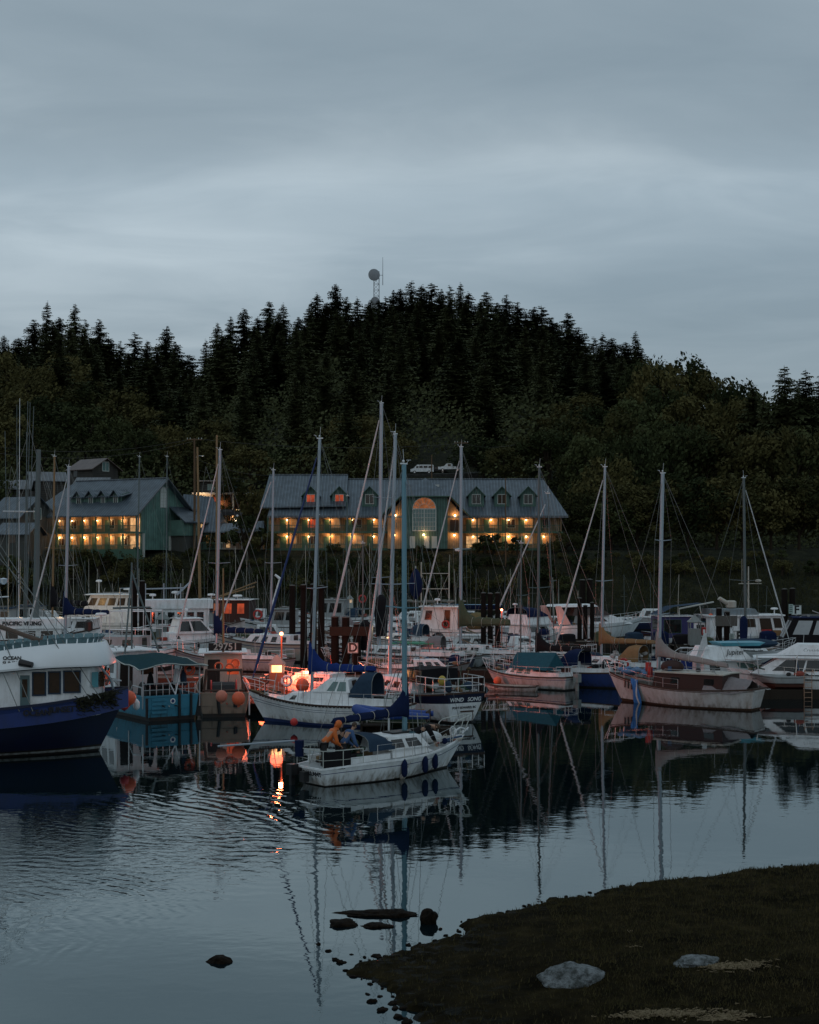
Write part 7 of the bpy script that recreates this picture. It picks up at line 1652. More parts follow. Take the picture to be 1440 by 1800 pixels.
# flybridge cruiser
t,h=mboat('white flybridge cruiser with dark rimmed upper screen beside the tall piles',938,1134,48,8.8,3.2,(1.1,1.15,1.7),d=124,stripe=GREYW); t.scale=(.92,.92,.82)
cabin(t,-2.3,1.9,1.25,1.15,2.2,WHITE,.0,.9,.2,side=((.1,.45,.35,.85),(.52,.85,.35,.85)),front=((.05,.47,.2,.85),(.53,.95,.2,.85)),roof=WHITE,over=.25)
cabin(t,-2.6,1.3,1.3,2.3,3.35,WHITE,.25,.8,.2,name='flybridge'); hoopcanvas(t,-2.6,.8,1.25,3.1,4.1,CVNAVY,'flybridge_cover',drop=.2); radar(t,-2.2,.5,3.4,.25,.9); antennas(t,((-1.8,-.7,3.3,5.3,.025),(-1.2,.7,3.3,5.0,.02)))
rails(h,t,.5,1.0,6,.5,1,.02,name='deck_rail',top=True)
t,h=mboat('low white runabout in front of the flybridge cruiser',912,1146,15,6.2,2.2,(.8,.75,1.05),d=114,stripe=BOOT)
cabin(t,-.6,1.8,.8,.75,1.35,WHITE,.1,1.2,.2,side=((.2,.8,.25,.8),),front=((.1,.9,.1,.8),)); rails(h,t,.5,1.0,5,.45,1,.018,name='deck_rail',top=True)
# orange lit cabin boat
t,h=mboat('white cabin boat with orange lit doorway and life ring, left of the tall piles',775,1122,172,9.6,3.2,(1.3,1.2,1.9),d=128,stripe=BROWNC,cat='fishing boat')
cb=cabin(t,-1.6,1.8,1.15,1.2,3.2,WHITE,.0,.35,.05,side=((.72,.90,.45,.85),(.2,.36,.08,.88,GLASSB),),front=((.1,.45,.45,.85),(.55,.9,.45,.85)),back=((.2,.5,.05,.9,REDW),),roof=WHITE,over=.4,frame=TRIMW)
MB().torus((-.6,1.35,1.7),.30,.08,'y',18,7).build('life_ring',REDP,t); radar(t,.3,0,3.45,.3,.3); antennas(t,((1.2,.8,3.4,6.0,.03),(-1.3,-.6,3.4,5.4,.02)))
m=MB(); m.ball((-3.3,.2,1.9),(1.1,1.0,.85),16,10); m.build('canvas_cover',canvas('mustard_canvas',(.16,.13,.06)),t,smooth=True)
point((XD(783,124),123.0,2.6),70,(1,.28,.12),.25,'dock_lamp_light')
m=MB(); r=random.Random(31)
for k in range(22): m.ball((-2+5*r.random(),-1+2*r.random(),3.65+.12*r.random()),(.3,.12,.1),7,5)
m.build('roof_gear',paint('roof_clutter_green',(.10,.14,.12),.7,.9,4,dark=(.3,.2,.18)),t,smooth=True)
# blue covered kayak / boat on the far dock
t=boat('long blue covered hull stored high behind the cabin boat',822,1070,176,6.6,'covered boat','covered_boat',d=134); t.location.z=ZD(1072,134)
h=Hull(6.6,1.3,(.5,.5,.6),.5,.6,.2,full=2,keel=.05,flare=.35); h.build(t,[GREYW,GREYW,CVNAVY,CVNAVY],[0,.05,.12,.35,.6,.78,.84,.9,1.0],[0,1,1,2,2,2,3,2,2],deckmat=paint('pale_blue_cover',(.20,.36,.50),.6,.3,2))
m=MB()
for x in (-2.2,2.2):
    for y in (-.5,.5): m.tube((x,y,0.05),(x,y,-3.6),.05,n=5)
m.tube((-2.2,-.5,-.03),(2.2,-.5,-.03),.04); m.tube((-2.2,.5,-.03),(2.2,.5,-.03),.04); m.build('rack',DOCKW,t)
# small blue hulled cruiser
t,h=mboat('small white cruiser with blue topsides, below the orange lit cabin boat',826,1158,168,6.4,2.3,(.85,.85,1.25),hull=paint('pale_blue_hull',(.20,.33,.42),.4,.3),stripe=WHITE,d=108,two=True)
cabin(t,-1.5,1.6,.85,.88,1.75,WHITE,.0,.8,.15,side=((.08,.42,.35,.8),(.52,.85,.35,.8)),front=((.1,.45,.2,.8),(.55,.9,.2,.8)),roof=WHITE,over=.1)
t,h=mboat('small pale turquoise open boat beside the blue topsided cruiser',792,1152,165,4.6,1.9,(.7,.65,.9),hull=paint('turquoise_hull',(.12,.38,.45),.4,.3),stripe=WHITE,d=110,bul=.3); MB().box(-.4,.0,-.5,.5,.6,.95).build('console',WHITE,t)
# Jupiter
t,h=mboat('white flybridge boat with turquoise rimmed upper deck and script name, behind the weathered cutter',1284,1212,10,9.2,3.2,(1.3,1.25,1.8),d=82.5,stripe=BROWNC); t.scale=(.76,.76,.74)
cabin(t,-2.6,2.4,1.3,1.25,2.45,WHITE,.0,.95,.12,side=((.1,.28,.4,.85),(.62,.77,.35,.88,GLASSG),(.80,.97,.35,.86,GLASSG)),front=((.04,.48,.25,.88,GLASSG),(.52,.96,.25,.88,GLASSG)),roof=WHITE,over=.45)
fbz=cabin(t,-2.9,1.3,1.3,2.55,3.55,WHITE,.5,1.1,.22,name='flybridge'); cabin(t,-1.0,1.9,1.1,3.58,3.84,paint('turquoise_trim',(.08,.33,.42),.4,.3),-.3,-.4,-.12,name='flybridge_rim')
lettering('Jupiter',.62,SIGNK,fbz,(-.15,-1.27,3.12),0,78,shear=.3,thick=.0,sx=.85)
m=MB(); m.path([(-3.9,-1.3,1.4),(-4.2,-1.3,2.9),(-3.6,-1.3,3.3),(-2.2,-1.25,3.35)],.03,6); m.path([(-3.9,1.3,1.4),(-4.2,1.3,2.9),(-3.6,1.3,3.3),(-2.2,1.25,3.35)],.03,6); m.build('aft_rail',STEEL,t)
MB().box(-3.8,-3.2,-.4,.4,1.3,2.8).build('blue_locker',CVBLUE,t); antennas(t,((-.9,.9,3.5,6.2,.02),))
MB().add([(-3.3,-1.0,2.3),(-2.5,-.9,4.6),(-2.3,-.9,4.6),(-2.2,-1.0,3.4),(-2.7,-1.1,2.2)],[(0,1,2,3,4)]).build('furled_awning',CVWHITE,t)
# the big white cruiser at the right edge
t,h=mboat('large white flybridge cruiser with raked side windows at the right edge',1424,1222,168,11.6,3.7,(1.45,1.5,2.0),d=80,rake=1.6,stripe=GREYW); t.scale=(.80,.80,.77)
cabin(t,-2.0,4.2,1.5,1.6,2.75,WHITE,.9,2.0,.25,side=((.04,.40,.22,.90),(.43,.80,.22,.90)),front=((.06,.94,.1,.9),))
cabin(t,-1.9,3.9,1.52,2.78,2.90,WHITE,.1,1.7,.05,name='cabin_top')
fz=cabin(t,-1.7,2.3,1.4,2.85,3.75,WHITE,.3,1.5,.28,name='flybridge'); lettering('Crusader',.34,GREYP,fz,(-.1,1.24,3.35),180,74,shear=.2)
mm=MB(); mm.panel([(2.3,1.4,2.85),(-1.7,1.4,2.85),(-1.4,1.12,3.75),(.8,1.12,3.75)],.1,.95,.10,.16,.012); mm.build('stripe',BLACK,fz)
rails(h,t,.4,1.0,7,.55,1,.02,name='deck_rail',top=True); antennas(t,((-1.2,.9,3.7,8.2,.025),(-1.0,-.9,3.7,6.0,.02)))
mm=MB()
for s in (-1,1): mm.box(-5.2,4.0,s*1.86-.01,s*1.86+.01,1.25,1.31)
mm.build('side_stripe',BLACK,t)
# small tender davit between
t,h=mboat('tiny dark bottomed tender hanging beyond the stern of the weathered cutter',1364,1200,175,3.0,1.3,(.45,.42,.6),d=79,hull=GREYW,stripe=BLACK,cat='dinghy'); t.location.z=.75
MB().tube((-1,.4,.4),(-1.1,.4,1.6),.03).tube((1,.4,.5),(1.1,.4,1.6),.03).tube((-1.1,.4,1.6),(1.1,.4,1.6),.03).build('davit',STEEL,t)
ladder(Vector((XD(1426,77),77.6,0)),-90,1.5,'pale orange dock ladder at the right edge',mat=paint('pale_orange_paint',(.38,.22,.14),.6,.4))
# purple houseboat
t,h=mboat('purple and white houseboat with open roof hatch, beyond the pedestal',1222,1136,8,8.6,3.2,(1.1,1.05,1.4),d=122,stripe=WHITE,cat='houseboat',name='houseboat'); t.scale=(.95,.95,.79)
cabin(t,-3.7,-.6,1.35,1.05,3.35,paint('purple_blue_paint',(.035,.032,.13),.5,.4,1,dark=(.02,.02,.06)),.0,.0,.05,side=((.12,.62,.25,.85),),back=((.2,.8,.4,.85),),roof=WHITE,over=.2,name='aft_cabin',frame=TRIMG)
cabin(t,-.6,3.0,1.3,1.05,2.7,WHITE,.0,.9,.1,side=((.1,.35,.4,.85),(.45,.7,.4,.85)),roof=paint('teal_roof',(.10,.25,.32),.5,.3),over=.1,name='fore_cabin')
m=MB(); m.add([(-3.9,-1.2,3.5),(-2.4,-1.2,4.4),(.6,-1.2,4.75),(.6,1.2,4.75),(-2.4,1.2,4.4),(-3.9,1.2,3.5)],[(0,1,4,5),(1,2,3,4)]); m.build('roof_canopy',CVSLATE,t)
m=MB(); m.path([(-1.9,-1.2,3.4),(-1.9,-1.2,4.2),(1.3,-1.2,4.9)],.09,6); m.path([(.2,-1.2,3.2),(0,-1.2,4.6)],.05,5); m.build('canopy_frame',TRIMW,t)
ballbuoy(Vector((XD(1246,121),120.2,ZD(1082,121))),.2,BUOY,'small pink orange buoy on the houseboat roof edge')
# white cabin boat with antennas
t,h=mboat('white cabin fishing boat with brown paned windows and antenna mast, right background',1312,1134,12,10.6,3.4,(1.2,1.2,1.9),d=122,stripe=BLACK,cat='fishing boat'); t.scale=(1,1,.82)
cabin(t,-3.9,3.0,1.35,1.2,3.25,WHITE,.0,.4,.05,side=((.42,.62,.45,.88,GLASSB),(.68,.84,.05,.9,GLASSB),(.87,.98,.4,.9,GLASSB),(.1,.3,.45,.85,GLASSB)),back=((.3,.7,.05,.9),),roof=WHITE,over=.25,frame=WHITE,rt=.14)
cabin(t,-3.6,.6,1.2,3.42,4.0,paint('dull_canvas_top',(.18,.22,.24),.7,.5),.0,.3,.05,name='upper_rail_cover')
m=MB(); m.tube((.2,0,3.4),(.2,0,8.4),.09,.05,8); m.tube((-.7,0,6.6),(1.4,0,6.6),.04); m.tube((-.4,0,6.6),(-.4,0,9.2),.02,n=4); m.tube((-.1,.1,6.6),(-.1,.1,8.8),.02,n=4); m.ball((1.1,0,6.9),(.3,.15,.15),8,6); m.build('antenna_mast',CREAM,t)
radar(t,3.6-.9,.2,3.4,.33,.45); m=MB().lathe((-1.4,.0,4.0),[(.3,0),(.45,.15),(.45,.75),(.3,.85)],10); m.tube((-1.8,0,4.6),(-2.5,0,5.1),.22,.2,10); m.build('roof_tank',CREAM,t,smooth=True)
MB().box(.7,1.5,-1.7,-1.45,1.25,1.9).build('red_fuel_can',REDP,t); MB().box(1.7,2.4,-1.7,-1.45,1.25,1.8).build('tan_fuel_can',CVTAN,t)
# dark canvas boat
t,h=mboat('boat with dark canvas enclosure and clear vinyl windows at the right edge',1420,1158,172,8.8,3.2,(1.2,1.15,1.6),d=106,stripe=BROWNC)
cabin(t,-3.4,2.2,1.4,1.15,3.2,CVBLACK,.0,1.0,.12,side=((.05,.28,.42,.92,VINYL),(.32,.62,.42,.92,VINYL),(.68,.90,.42,.92,VINYL)),front=((.1,.45,.3,.9,VINYL),(.55,.9,.3,.9,VINYL)),name='canvas_enclosure',roof=CVNAVY,over=.05)
# white hull nose behind Jupiter
t,h=mboat('pale grey hulled motorboat with its bow between sign E and the right cruiser',1345,1176,176,8.0,2.9,(1.3,1.3,1.8),d=96,stripe=GREYW,hull=GREYW)
m=MB(); m.ball((1.0,0,1.9),(1.9,1.0,.35),14,8); m.build('deck_cover',CVSLATE,t,smooth=True)
# ---------------------------------------------------------------- left half
def pilothouse(label,px,py,hd,L_,d,hw=1.4,visor=True,hullm=WHITE,txt=None,z0=1.2,z1=3.1,x0=-1.0,x1=3.0,stripe=GREYW,fb=(1.3,1.25,2.1),wall=WHITE,glass=GLASS,nwin=4):
    t,h=mboat(label,px,py,hd,L_,L_*.31,fb,d=d,hull=hullm,stripe=stripe,cat='fishing boat',bul=.5,rail=TEAK)
    k=[(.06+i*.9/nwin,.06+i*.9/nwin+.62/nwin,.5,.88) for i in range(nwin)]
    c=cabin(t,x0,x1,hw,z0-.5,z1,wall,.0,-.05,.03,side=k,front=((.05,.3,.5,.88),(.36,.64,.5,.88),(.7,.95,.5,.88)),back=((.3,.6,.1,.85),),glass=glass,name='wheelhouse')
    if visor:
        v=cabin(t,x0-.3,x1+.35,hw+.12,z1+.002,z1+.75,WHITE,.1,-.02,.06,name='visor_roof')
        if txt: lettering(txt,.42,SIGNK,v,((x0+x1)/2,-hw-.16,z1+.40),0,86,thick=.04)
    return t,h
t,h=pilothouse('white pilothouse fishing boat with broad visor, between the tall piles and tan poles',305,1122,14,12.5,124,hw=1.6,z1=3.25,x0=-2.6,x1=2.9,nwin=6,hullm=OLDWHITE)
m=MB(); 
for x,y,z in ((-2.4,0,4.1),(-.8,.3,4.1),(.6,-.3,4.1)): m.tube((x,y,z-.1),(x,y,z+1.3),.05,n=6)
m.tube((-3.5,0,4.9),(.9,0,5.0),.06,n=6); m.tube((.3,0,4.4),(1.6,.3,5.6),.1,.08,8); m.path([(-4.6,-.8,3.0),(-4.6,-.8,5.0),(-3.0,-.8,5.1),(-3.0,-.8,3.6)],.05,6); m.build('deck_gallows',ALU,t); radar(t,.2,.4,4.0,.35,.5); radar(t,-1.8,-.3,4.0,.3,.3)
# lit boat on the red dock
t,h=mboat('low white boat with orange glowing deck behind the blue covered sloop',566,1238,150,7.0,2.5,(.95,.95,1.3),d=77.5,stripe=GREYW)
cabin(t,-1.0,2.0,.9,.95,1.4,WHITE,.0,.8,.15,side=((.15,.4,.25,.75),(.55,.8,.25,.75)),roof=WHITE,over=.04,rt=.05); rails(h,t,.3,.95,6,.5)
point((XD(466,79),80.0,1.3),80,(1,.13,.05),.5,'dock_lantern_and_fill_light'); point((XD(540,80),80,1.9),420,(1,.20,.08),.2,'dock_lantern_and_fill_light')  # added red fills brightening dock and deck; no lantern stands here
# white cabin cruiser
t,h=mboat('white cabin cruiser with large glazed windscreen, left centre',330,1150,28,8.2,2.9,(1.15,1.25,1.75),d=111,rake=1.5,stripe=BLACK)
cabin(t,-1.8,2.6,1.05,1.2,1.85,WHITE,.0,1.2,.15,name='foredeck_cabin',side=((.15,.22,.3,.7),))
cabin(t,-1.2,1.8,1.1,1.8,2.9,WHITE,.3,1.1,.18,side=((.06,.40,.15,.86),(.46,.92,.15,.86)),front=((.05,.48,.1,.88,GLASSG),(.52,.95,.1,.88,GLASSG)),roof=WHITE,over=.18,frame=WHITE,name='wheelhouse')
rails(h,t,.5,1.0,6,.5,1,.02,name='deck_rail',top=True); radar(t,-.2,0,3.0,.26,.5); antennas(t,((-.6,.7,3,5.6,.02),))
MB().path([(-3.9,-1,1.2),(-3.9,-1,2.2),(-2.9,-1.05,2.4),(-1.2,-1.1,2.4)],.03,6).path([(-3.9,1,1.2),(-3.9,1,2.2),(-2.9,1.05,2.4),(-1.2,1.1,2.4)],.03,6).build('cockpit_rail',STEEL,t)
for k,(x,lab) in enumerate(((317,'black fender on the white cabin cruiser, left one'),(350,'black fender on the white cabin cruiser, right one'))):
    fender(Vector((XD(x,110),109.6-.0,ZD(1141,110)+.2)),.12,.6,CVBLACK,lab,.4)
# dark boat with red lit cabin
t,h=mboat('dark hulled boat with red lit cabin windows behind the left white mast',392,1092,172,11,3.4,(1.2,1.2,1.8),d=142,hull=NAVYD,stripe=WHITE,cat='fishing boat')
cabin(t,-3.0,3.0,1.4,1.2,3.4,BROWNC,.0,.3,.05,side=((.08,.2,.4,.85,REDW),(.30,.42,.4,.85,REDW),(.52,.62,.4,.85,ORW),(.75,.9,.4,.85,REDW)),front=((.1,.9,.4,.85),),roof=WHITE,over=.3); radar(t,1.2,0,3.5,.4,.3); radar(t,-1.5,0,3.5,.5,.2)
MB().torus((-3.9,1.3,2.0),.4,.1,'y',18,7).build('life_ring',REDP,t)
point((XD(372,138),137.5,3.0),50,(1,.25,.1),.2,'dock_lamp_light')
# yachts far left, warm lit
t,h=mboat('white motor yacht with long window row, warm lit from its left, far left background',165,1100,176,12.5,3.7,(1.5,1.5,2.2),d=135,stripe=GREYW)
cabin(t,-4.2,2.8,1.5,1.5,2.7,WHITE,.0,.6,.1,name='cabin'); cabin(t,-4.6,.6,1.45,2.72,4.1,WHITE,.0,.7,.1,side=((.06,.2,.3,.8,GLASSB),(.25,.39,.3,.8,GLASSB),(.44,.58,.3,.8,GLASSB),(.63,.77,.3,.8,GLASSB),(.82,.95,.3,.8,GLASSB)),roof=WHITE,over=.5,name='saloon')
radar(t,-3.4,0,4.3,.55,.25); radar(t,-.5,0,4.3,.3,1.0); rails(h,t,.3,1.0,8,.6,1,.02,name='deck_rail',top=True); antennas(t,((.3,.6,4.2,7.5,.02),(-4.2,-.6,4.2,6.6,.03)))
point((XD(112,128),127,4.2),170,(1,.60,.25),.3,'flood_lamp_light'); point((XD(42,124),123,3.4),70,(1,.55,.25),.3,'flood_lamp_light')
t,h=mboat('white hulled motorboat with blue stripe lit warm beside the navy sail cover',118,1122,178,8.5,2.9,(1.3,1.3,1.8),d=120,stripe=NAVY)
cabin(t,-2.5,1.6,1.2,1.3,2.5,WHITE,.0,.8,.1,side=((.1,.4,.4,.85),(.5,.85,.4,.85)),roof=WHITE,over=.2)
t,h=mboat('turquoise topped workboat with white deck box behind the trawler roof',185,1160,170,9.6,3.1,(1.3,1.25,1.8),d=100,stripe=BOOT)
cabin(t,-2.9,1.2,1.2,1.2,2.2,GREYW,.0,.3,.06,side=((.1,.3,.4,.8),(.5,.8,.4,.8)),back=((.3,.7,.1,.9),)); m=MB()
for x in (-3.8,-2.4,-.8): 
    for y in (-1.15,1.15): m.tube((x,y,1.2),(x,y,4.0),.035,n=6)
for y in (-1.15,1.15): m.tube((-3.8,y,3.98),(-.8,y,3.98),.035,n=6); m.tube((-3.8,y,2.7),(-.8,y,2.7),.03,n=6)
for x in (-3.8,-.8): m.tube((x,-1.15,3.95),(x,1.15,3.95),.035,n=6)
m.build('tube_frame',STEEL,t); radar(t,.3,0,2.4,.42,1.2)
MB().lathe((.9,.8,2.5),[(.05,0),(.3,.1),(.3,.7),(.1,.85)],10).build('kayak_roll',BOOT,t)
t,h=pilothouse('white pilothouse troller with name on its visor, beyond the trawler roof',35,1142,6,12.5,112,hw=1.6,txt='PACIFIC VIKING',z1=2.15,x0=-2.5,x1=3.4,z0=1.1)
for ob in h and [] : pass
m=MB(); m.tube((1.2,0,1.0),(1.45,0,ZD(790,112)),.26,.18,12); m.build('thick_green_mast',ALUG,t)
m=MB()
for dx,tp,x in ((.62,705,.3),(.80,707,.4),(1.08,714,.5)): m.tube((x,0,2.5),(dx,0,ZD(tp,112)),.055,.025,6)
m.build('trolling_pole',ALUG,t)
m=MB(); m.tube((-1.3,0,ZD(899,112)),(1.4,0,ZD(899,112)),.05); m.tube((-.1,0,2),(0,0,ZD(700,112)),.035,.02,5); m.build('crosstree',STEEL,t)
MB().wires([((.6,0,ZD(740,112)),(4.5,0,3)),((1.4,0,ZD(800,112)),(5.8,0,2.3)),((1.4,0,ZD(800,112)),(-4,-.8,2)),((.7,0,ZD(760,112)),(-4.5,.8,2))],.02).build('rigging',WIRE,t)
def polething(label,px,yt,pxb,yb,d,r,mat,cross=None,boxes=False):
    t=thing('moored_mast',label,'mast',(XD(pxb,d),d,0)); dx=XD(px,d)-XD(pxb,d); zt=ZD(yt,d); MB().path([(0,0,0),(dx*.5,0,zt*.5),(dx,0,zt)],[r,r*.9,r*.6],8).build('pole',mat,t,smooth=True)
    m=MB(); m.tube((-.8+dx*.55,0,zt*.55),(.8+dx*.55,0,zt*.55),.03,n=5); m.wires([((dx,0,zt),(-1.4,0,.5)),((dx,0,zt),(1.6,.5,.5)),((dx*.55-.8,0,zt*.55),(dx,0,zt*.97)),((dx*.55+.8,0,zt*.55),(dx,0,zt*.97))],.012); m.build('stay',WIRE,t)
    if boxes:
        for x in boxes: MB().box(x-.35,x+.35,-.3,.3,zt*.80,zt*.80+.75).build('transformer',GREYP,t)
    return t
# hulls that the remaining masts belong to, far left
for lab,px,py,d,L_,hd in (('far left troller hull lying beyond the name lettered visor, outer one',20,1110,140,11,175),('far left troller hull lying beyond the name lettered visor, inner one',70,1108,146,11,178),('white troller with two tall tan trolling poles raised, left centre',362,1108,131,11.5,168)):
    t,h=mboat(lab,px,py,hd,L_,L_*.3,(1.3,1.2,2.0),d=d,cat='fishing boat',hull=OLDWHITE,stripe=BOOT,bul=.4)
    cabin(t,-.3,2.4,1.1,.9,2.6,GREYW,.0,.3,.06,side=((.1,.4,.4,.85),(.5,.85,.4,.85)),front=((.1,.9,.5,.85),),roof=CVSLATE,over=.2,name='wheelhouse')
    tops={20:((8,757,.05,ALUG),(36,712,.04,ALUG)),70:((30,800,.05,ALUG),(52,760,.07,ALUG)),362:((346,785,.16,WOODP),(388,766,.15,WOODP))}[px]
    a=R(hd)
    for q,(mx,my,rr_,mt_) in enumerate(tops):
        dx=(XD(mx,d)-t.location.x)/math.cos(a); m=MB(); m.tube((dx,(-.9,.9)[q],1.0),(dx+.15,(-.5,.5)[q],ZD(my,d)),rr_,rr_*.6,8); m.build('trolling_pole' if px==362 else 'mast',mt_,t)
    if px==362: m=MB(); m.tube((1.5,0,3.0),(-5.0,.4,5.4),.09,.06,8); m.tube((1.5,.6,3.2),(-5.0,.9,5.0),.09,.06,8); m.build('stowed_boom',WOODP,t)
    MB().wires([((2,0,3),(0,0,ZD(820,d))),((-5,0,2),(0,0,ZD(820,d)))],.015).build('rigging',WIRE,t)
# left background: A-frame gallows, floodlit white hull nose etc.
t,h=mboat('grey workboat with a white arch and dinghy, far centre behind the pile group',590,1085,168,9.5,3.2,(1.4,1.3,1.9),d=150,stripe=BOOT)
cabin(t,-1.2,1.6,1.2,1.3,3.1,GREYW,.0,.4,.05,side=((.1,.3,.3,.85),(.4,.6,.3,.85),(.7,.9,.3,.85)),roof=GREYP,over=.15); gear(t,-3.5,3.5,1.0,1.4,14,99)
MB().torus((-3.2,1.2,3.3),.36,.09,'y',16,7).build('life_ring',REDP,t)
t,h=mboat('white workboat with tilted davit left of the pile group',500,1098,175,8.6,3.0,(1.4,1.3,1.9),d=135,stripe=BOOT)
cabin(t,-1.2,1.2,1.0,1.3,2.7,GREYW,.0,.4,.05,side=((.1,.4,.3,.85),(.5,.9,.3,.85)),roof=GREYP,over=.15); gear(t,-3.5,3.2,1.0,1.4,14,98); MB().tube((1.2,0,2.8),(.4,0,5.6),.16,.12,8).tube((.4,0,5.6),(.9,0,6.0),.14,.1,8).build('davit',WHITE,t)
t,h=mboat('low blue decked boat with green awning behind the grey white sloop',722,1168,170,7.4,2.5,(.9,.85,1.2),d=101,hull=GREYW,stripe=BLACK); MB().box(-1.8,1.4,-1.0,1.0,1.6,1.68).build('green_awning',paint('emerald_canvas',(.05,.28,.16),.7,.4),t); m=MB()
for x in (-1.7,1.3):
    for y in (-.9,.9): m.tube((x,y,.8),(x,y,1.6),.03,n=5)
m.build('awning_post',STEEL,t)
# a sailing yacht's frame gantry (ladder mast) seen before the inn, and flag bundle
t=thing('gantry_mast','slim steel double gantry mast with crossbars in front of the inn entrance','mast',(XD(765,128),128,0)); m=MB()
for x in (-1.25,1.25): m.tube((x,0,1),(x*1.0,0,ZD(988,128)),.05,n=6)
for z in (ZD(1008,128),ZD(1035,128)): m.tube((-1.25,0,z),(1.25,0,z),.035,n=5)
for s in (-1,1): m.tube((s*1.25,0,ZD(1008,128)),(s*-.9,0,1.4),.02,n=4)
m.build('gantry_frame',WIREW,t); MB().box(-1.4,1.4,-.5,.5,.2,1.0).build('float_base',DOCKW,t)
t=thing('hanging_sail_bundle','dark blue bundled sail hanging by the pale blue mast','sail',(XD(731,120),120,ZD(1020,120))); m=MB(); m.lathe((0,0,0),[(.05,1.0),(.35,.6),(.6,-.2),(.5,-1.0),(.15,-1.6)],10); m.build('bundle',CVNAVY,t,smooth=True); MB().tube((0,0,1),(.3,0,6.5),.015,n=4).build('halyard',WIRE,t)
MB().tube((0,.25,-5.2),(0,.25,1.2),.04,n=5).build('pole',STEEL,t)
# dense thin mast thicket between the boats (far docks)
MG='thin masts of small craft on the far docks'
rt=random.Random(17)
for k,(px,yt) in enumerate(((432,968),(468,985),(512,1000),(538,958),(560,1000),(592,982),(616,1000),(636,960),(662,1000),(684,975),(712,1005),(756,990),(802,1000),(822,960),(858,1002),(14,872),(24,905),(44,850),(61,930),(76,945),(88,900),(130,958),(152,985),(12,955),(33,985),(360,985),(375,1000),(415,960),(500,990),(575,970),(650,955),(700,990),(735,1000),(775,1010),(82,990),(140,1010),(168,1000),(205,1015),(300,985),(322,1000),(428,1005),(440,990),(455,1010),(520,985),(604,965),(628,975),(720,985),(745,960),(790,975),(835,1000),(885,1010),(898,1000),(910,1005),(935,985),(975,1015),(1098,1010),(1145,1005),(1190,1010),(1232,1060),(1345,1030))):
    d=rt.choice((128,140,150,162)); r_=.028
    t=thing('slim_mast','slim bare mast or whip standing among the far boats','mast',(XD(px,d),d,0),group=MG); z=ZD(yt,d); dx=rt.uniform(-.2,.25)
    MB().tube((0,0,0),(dx,0,z),r_,r_*.7,6).build('pole',ALUG if k%3 else WIREW,t); m=MB()
    m.wires([((dx,0,z),(rt.choice((-1,1))*rt.uniform(1.2,2.4),0,.6))],.010); 
    if k%2: m.tube((dx-.35,0,z*.6),(dx+.35,0,z*.6),.015,n=4)
    m.build('stay',WIRE,t)
    b=MB(); L2=5.5+rt.random()*2; hh=Hull(L2,1.9,(.8,.75,1.0),.6,.7,.2,full=2,keel=.2); bt=thing('small_boat','small moored boat in the far rows of the marina','boat',(XD(px,d),d+.0,0),R(rt.choice((165,172,8,178))),'small boats on the far docks'); hh.build(bt,[BOOT,BOOT,[GREYW,NAVYD,OLDWHITE,BROWNC,WHITE,NAVYD][k%6],NAVY],STD,[0,1,1,2,2,2,3,2,2],n=14)
    cabin(bt,-.8,1.4,.6,.75,1.25+.5*rt.random(),WHITE,.0,.5,.1,side=((.1,.4,.2,.8),(.5,.8,.2,.8)))
# dark covered boxes added to stand in for shadowy gaps along the docks
DG='dark covered gear added on the docks for shadowy gaps'
rb=random.Random(41)
for k,(px,d) in enumerate(((215,121.6),(262,121.4),(312,121.6),(350,121.5),(395,121.6),(425,121.4),(480,118.8),(520,119),(555,119.2),(610,118.9),(680,119),(720,118.8),(770,119.1),(830,119),(905,119),(955,121.5),(1000,121.8),(1060,121.6),(1115,121.8),(1160,118.6),(1200,118),(1240,117.8),(1300,118.2),(1350,118),(1395,118.1),(670,92.1),(740,91.9),(800,92),(890,92.2),(960,92),(1040,92.1))):
    t=thing('added_dock_box','added dark tarp covered box deepening the shadowy gaps on a floating dock','added dock box',(XD(px,d),d,.46),R(rb.uniform(-12,12)),DG); w_=rb.uniform(.4,.9); hh=rb.uniform(.5,1.2)
    m=MB(); ring=[]
    for z,f in ((0,1.05),(hh*.3,1.0),(hh*.85,.93+.05*rb.random()),(hh,.6),(hh*1.05,.05)): ring.append([Vector((w_*f*(1 if c in(0,3) else -1)*(-1)+rb.uniform(-.04,.04),.35*f*(1 if c<2 else -1)+rb.uniform(-.03,.03),z)) for c in range(4)])
    m.loft(ring,closed=True); m.build('cover',[CVBLACK,CVGREEN,CVSLATE,CVNAVY][k%4],t)
    if k%3==0: MB().torus((w_+.35,.1,.06),.22,.04,'z',14,5).torus((w_+.35,.1,.13),.20,.04,'z',14,5).build('hose_coil',GEARM[4],t)
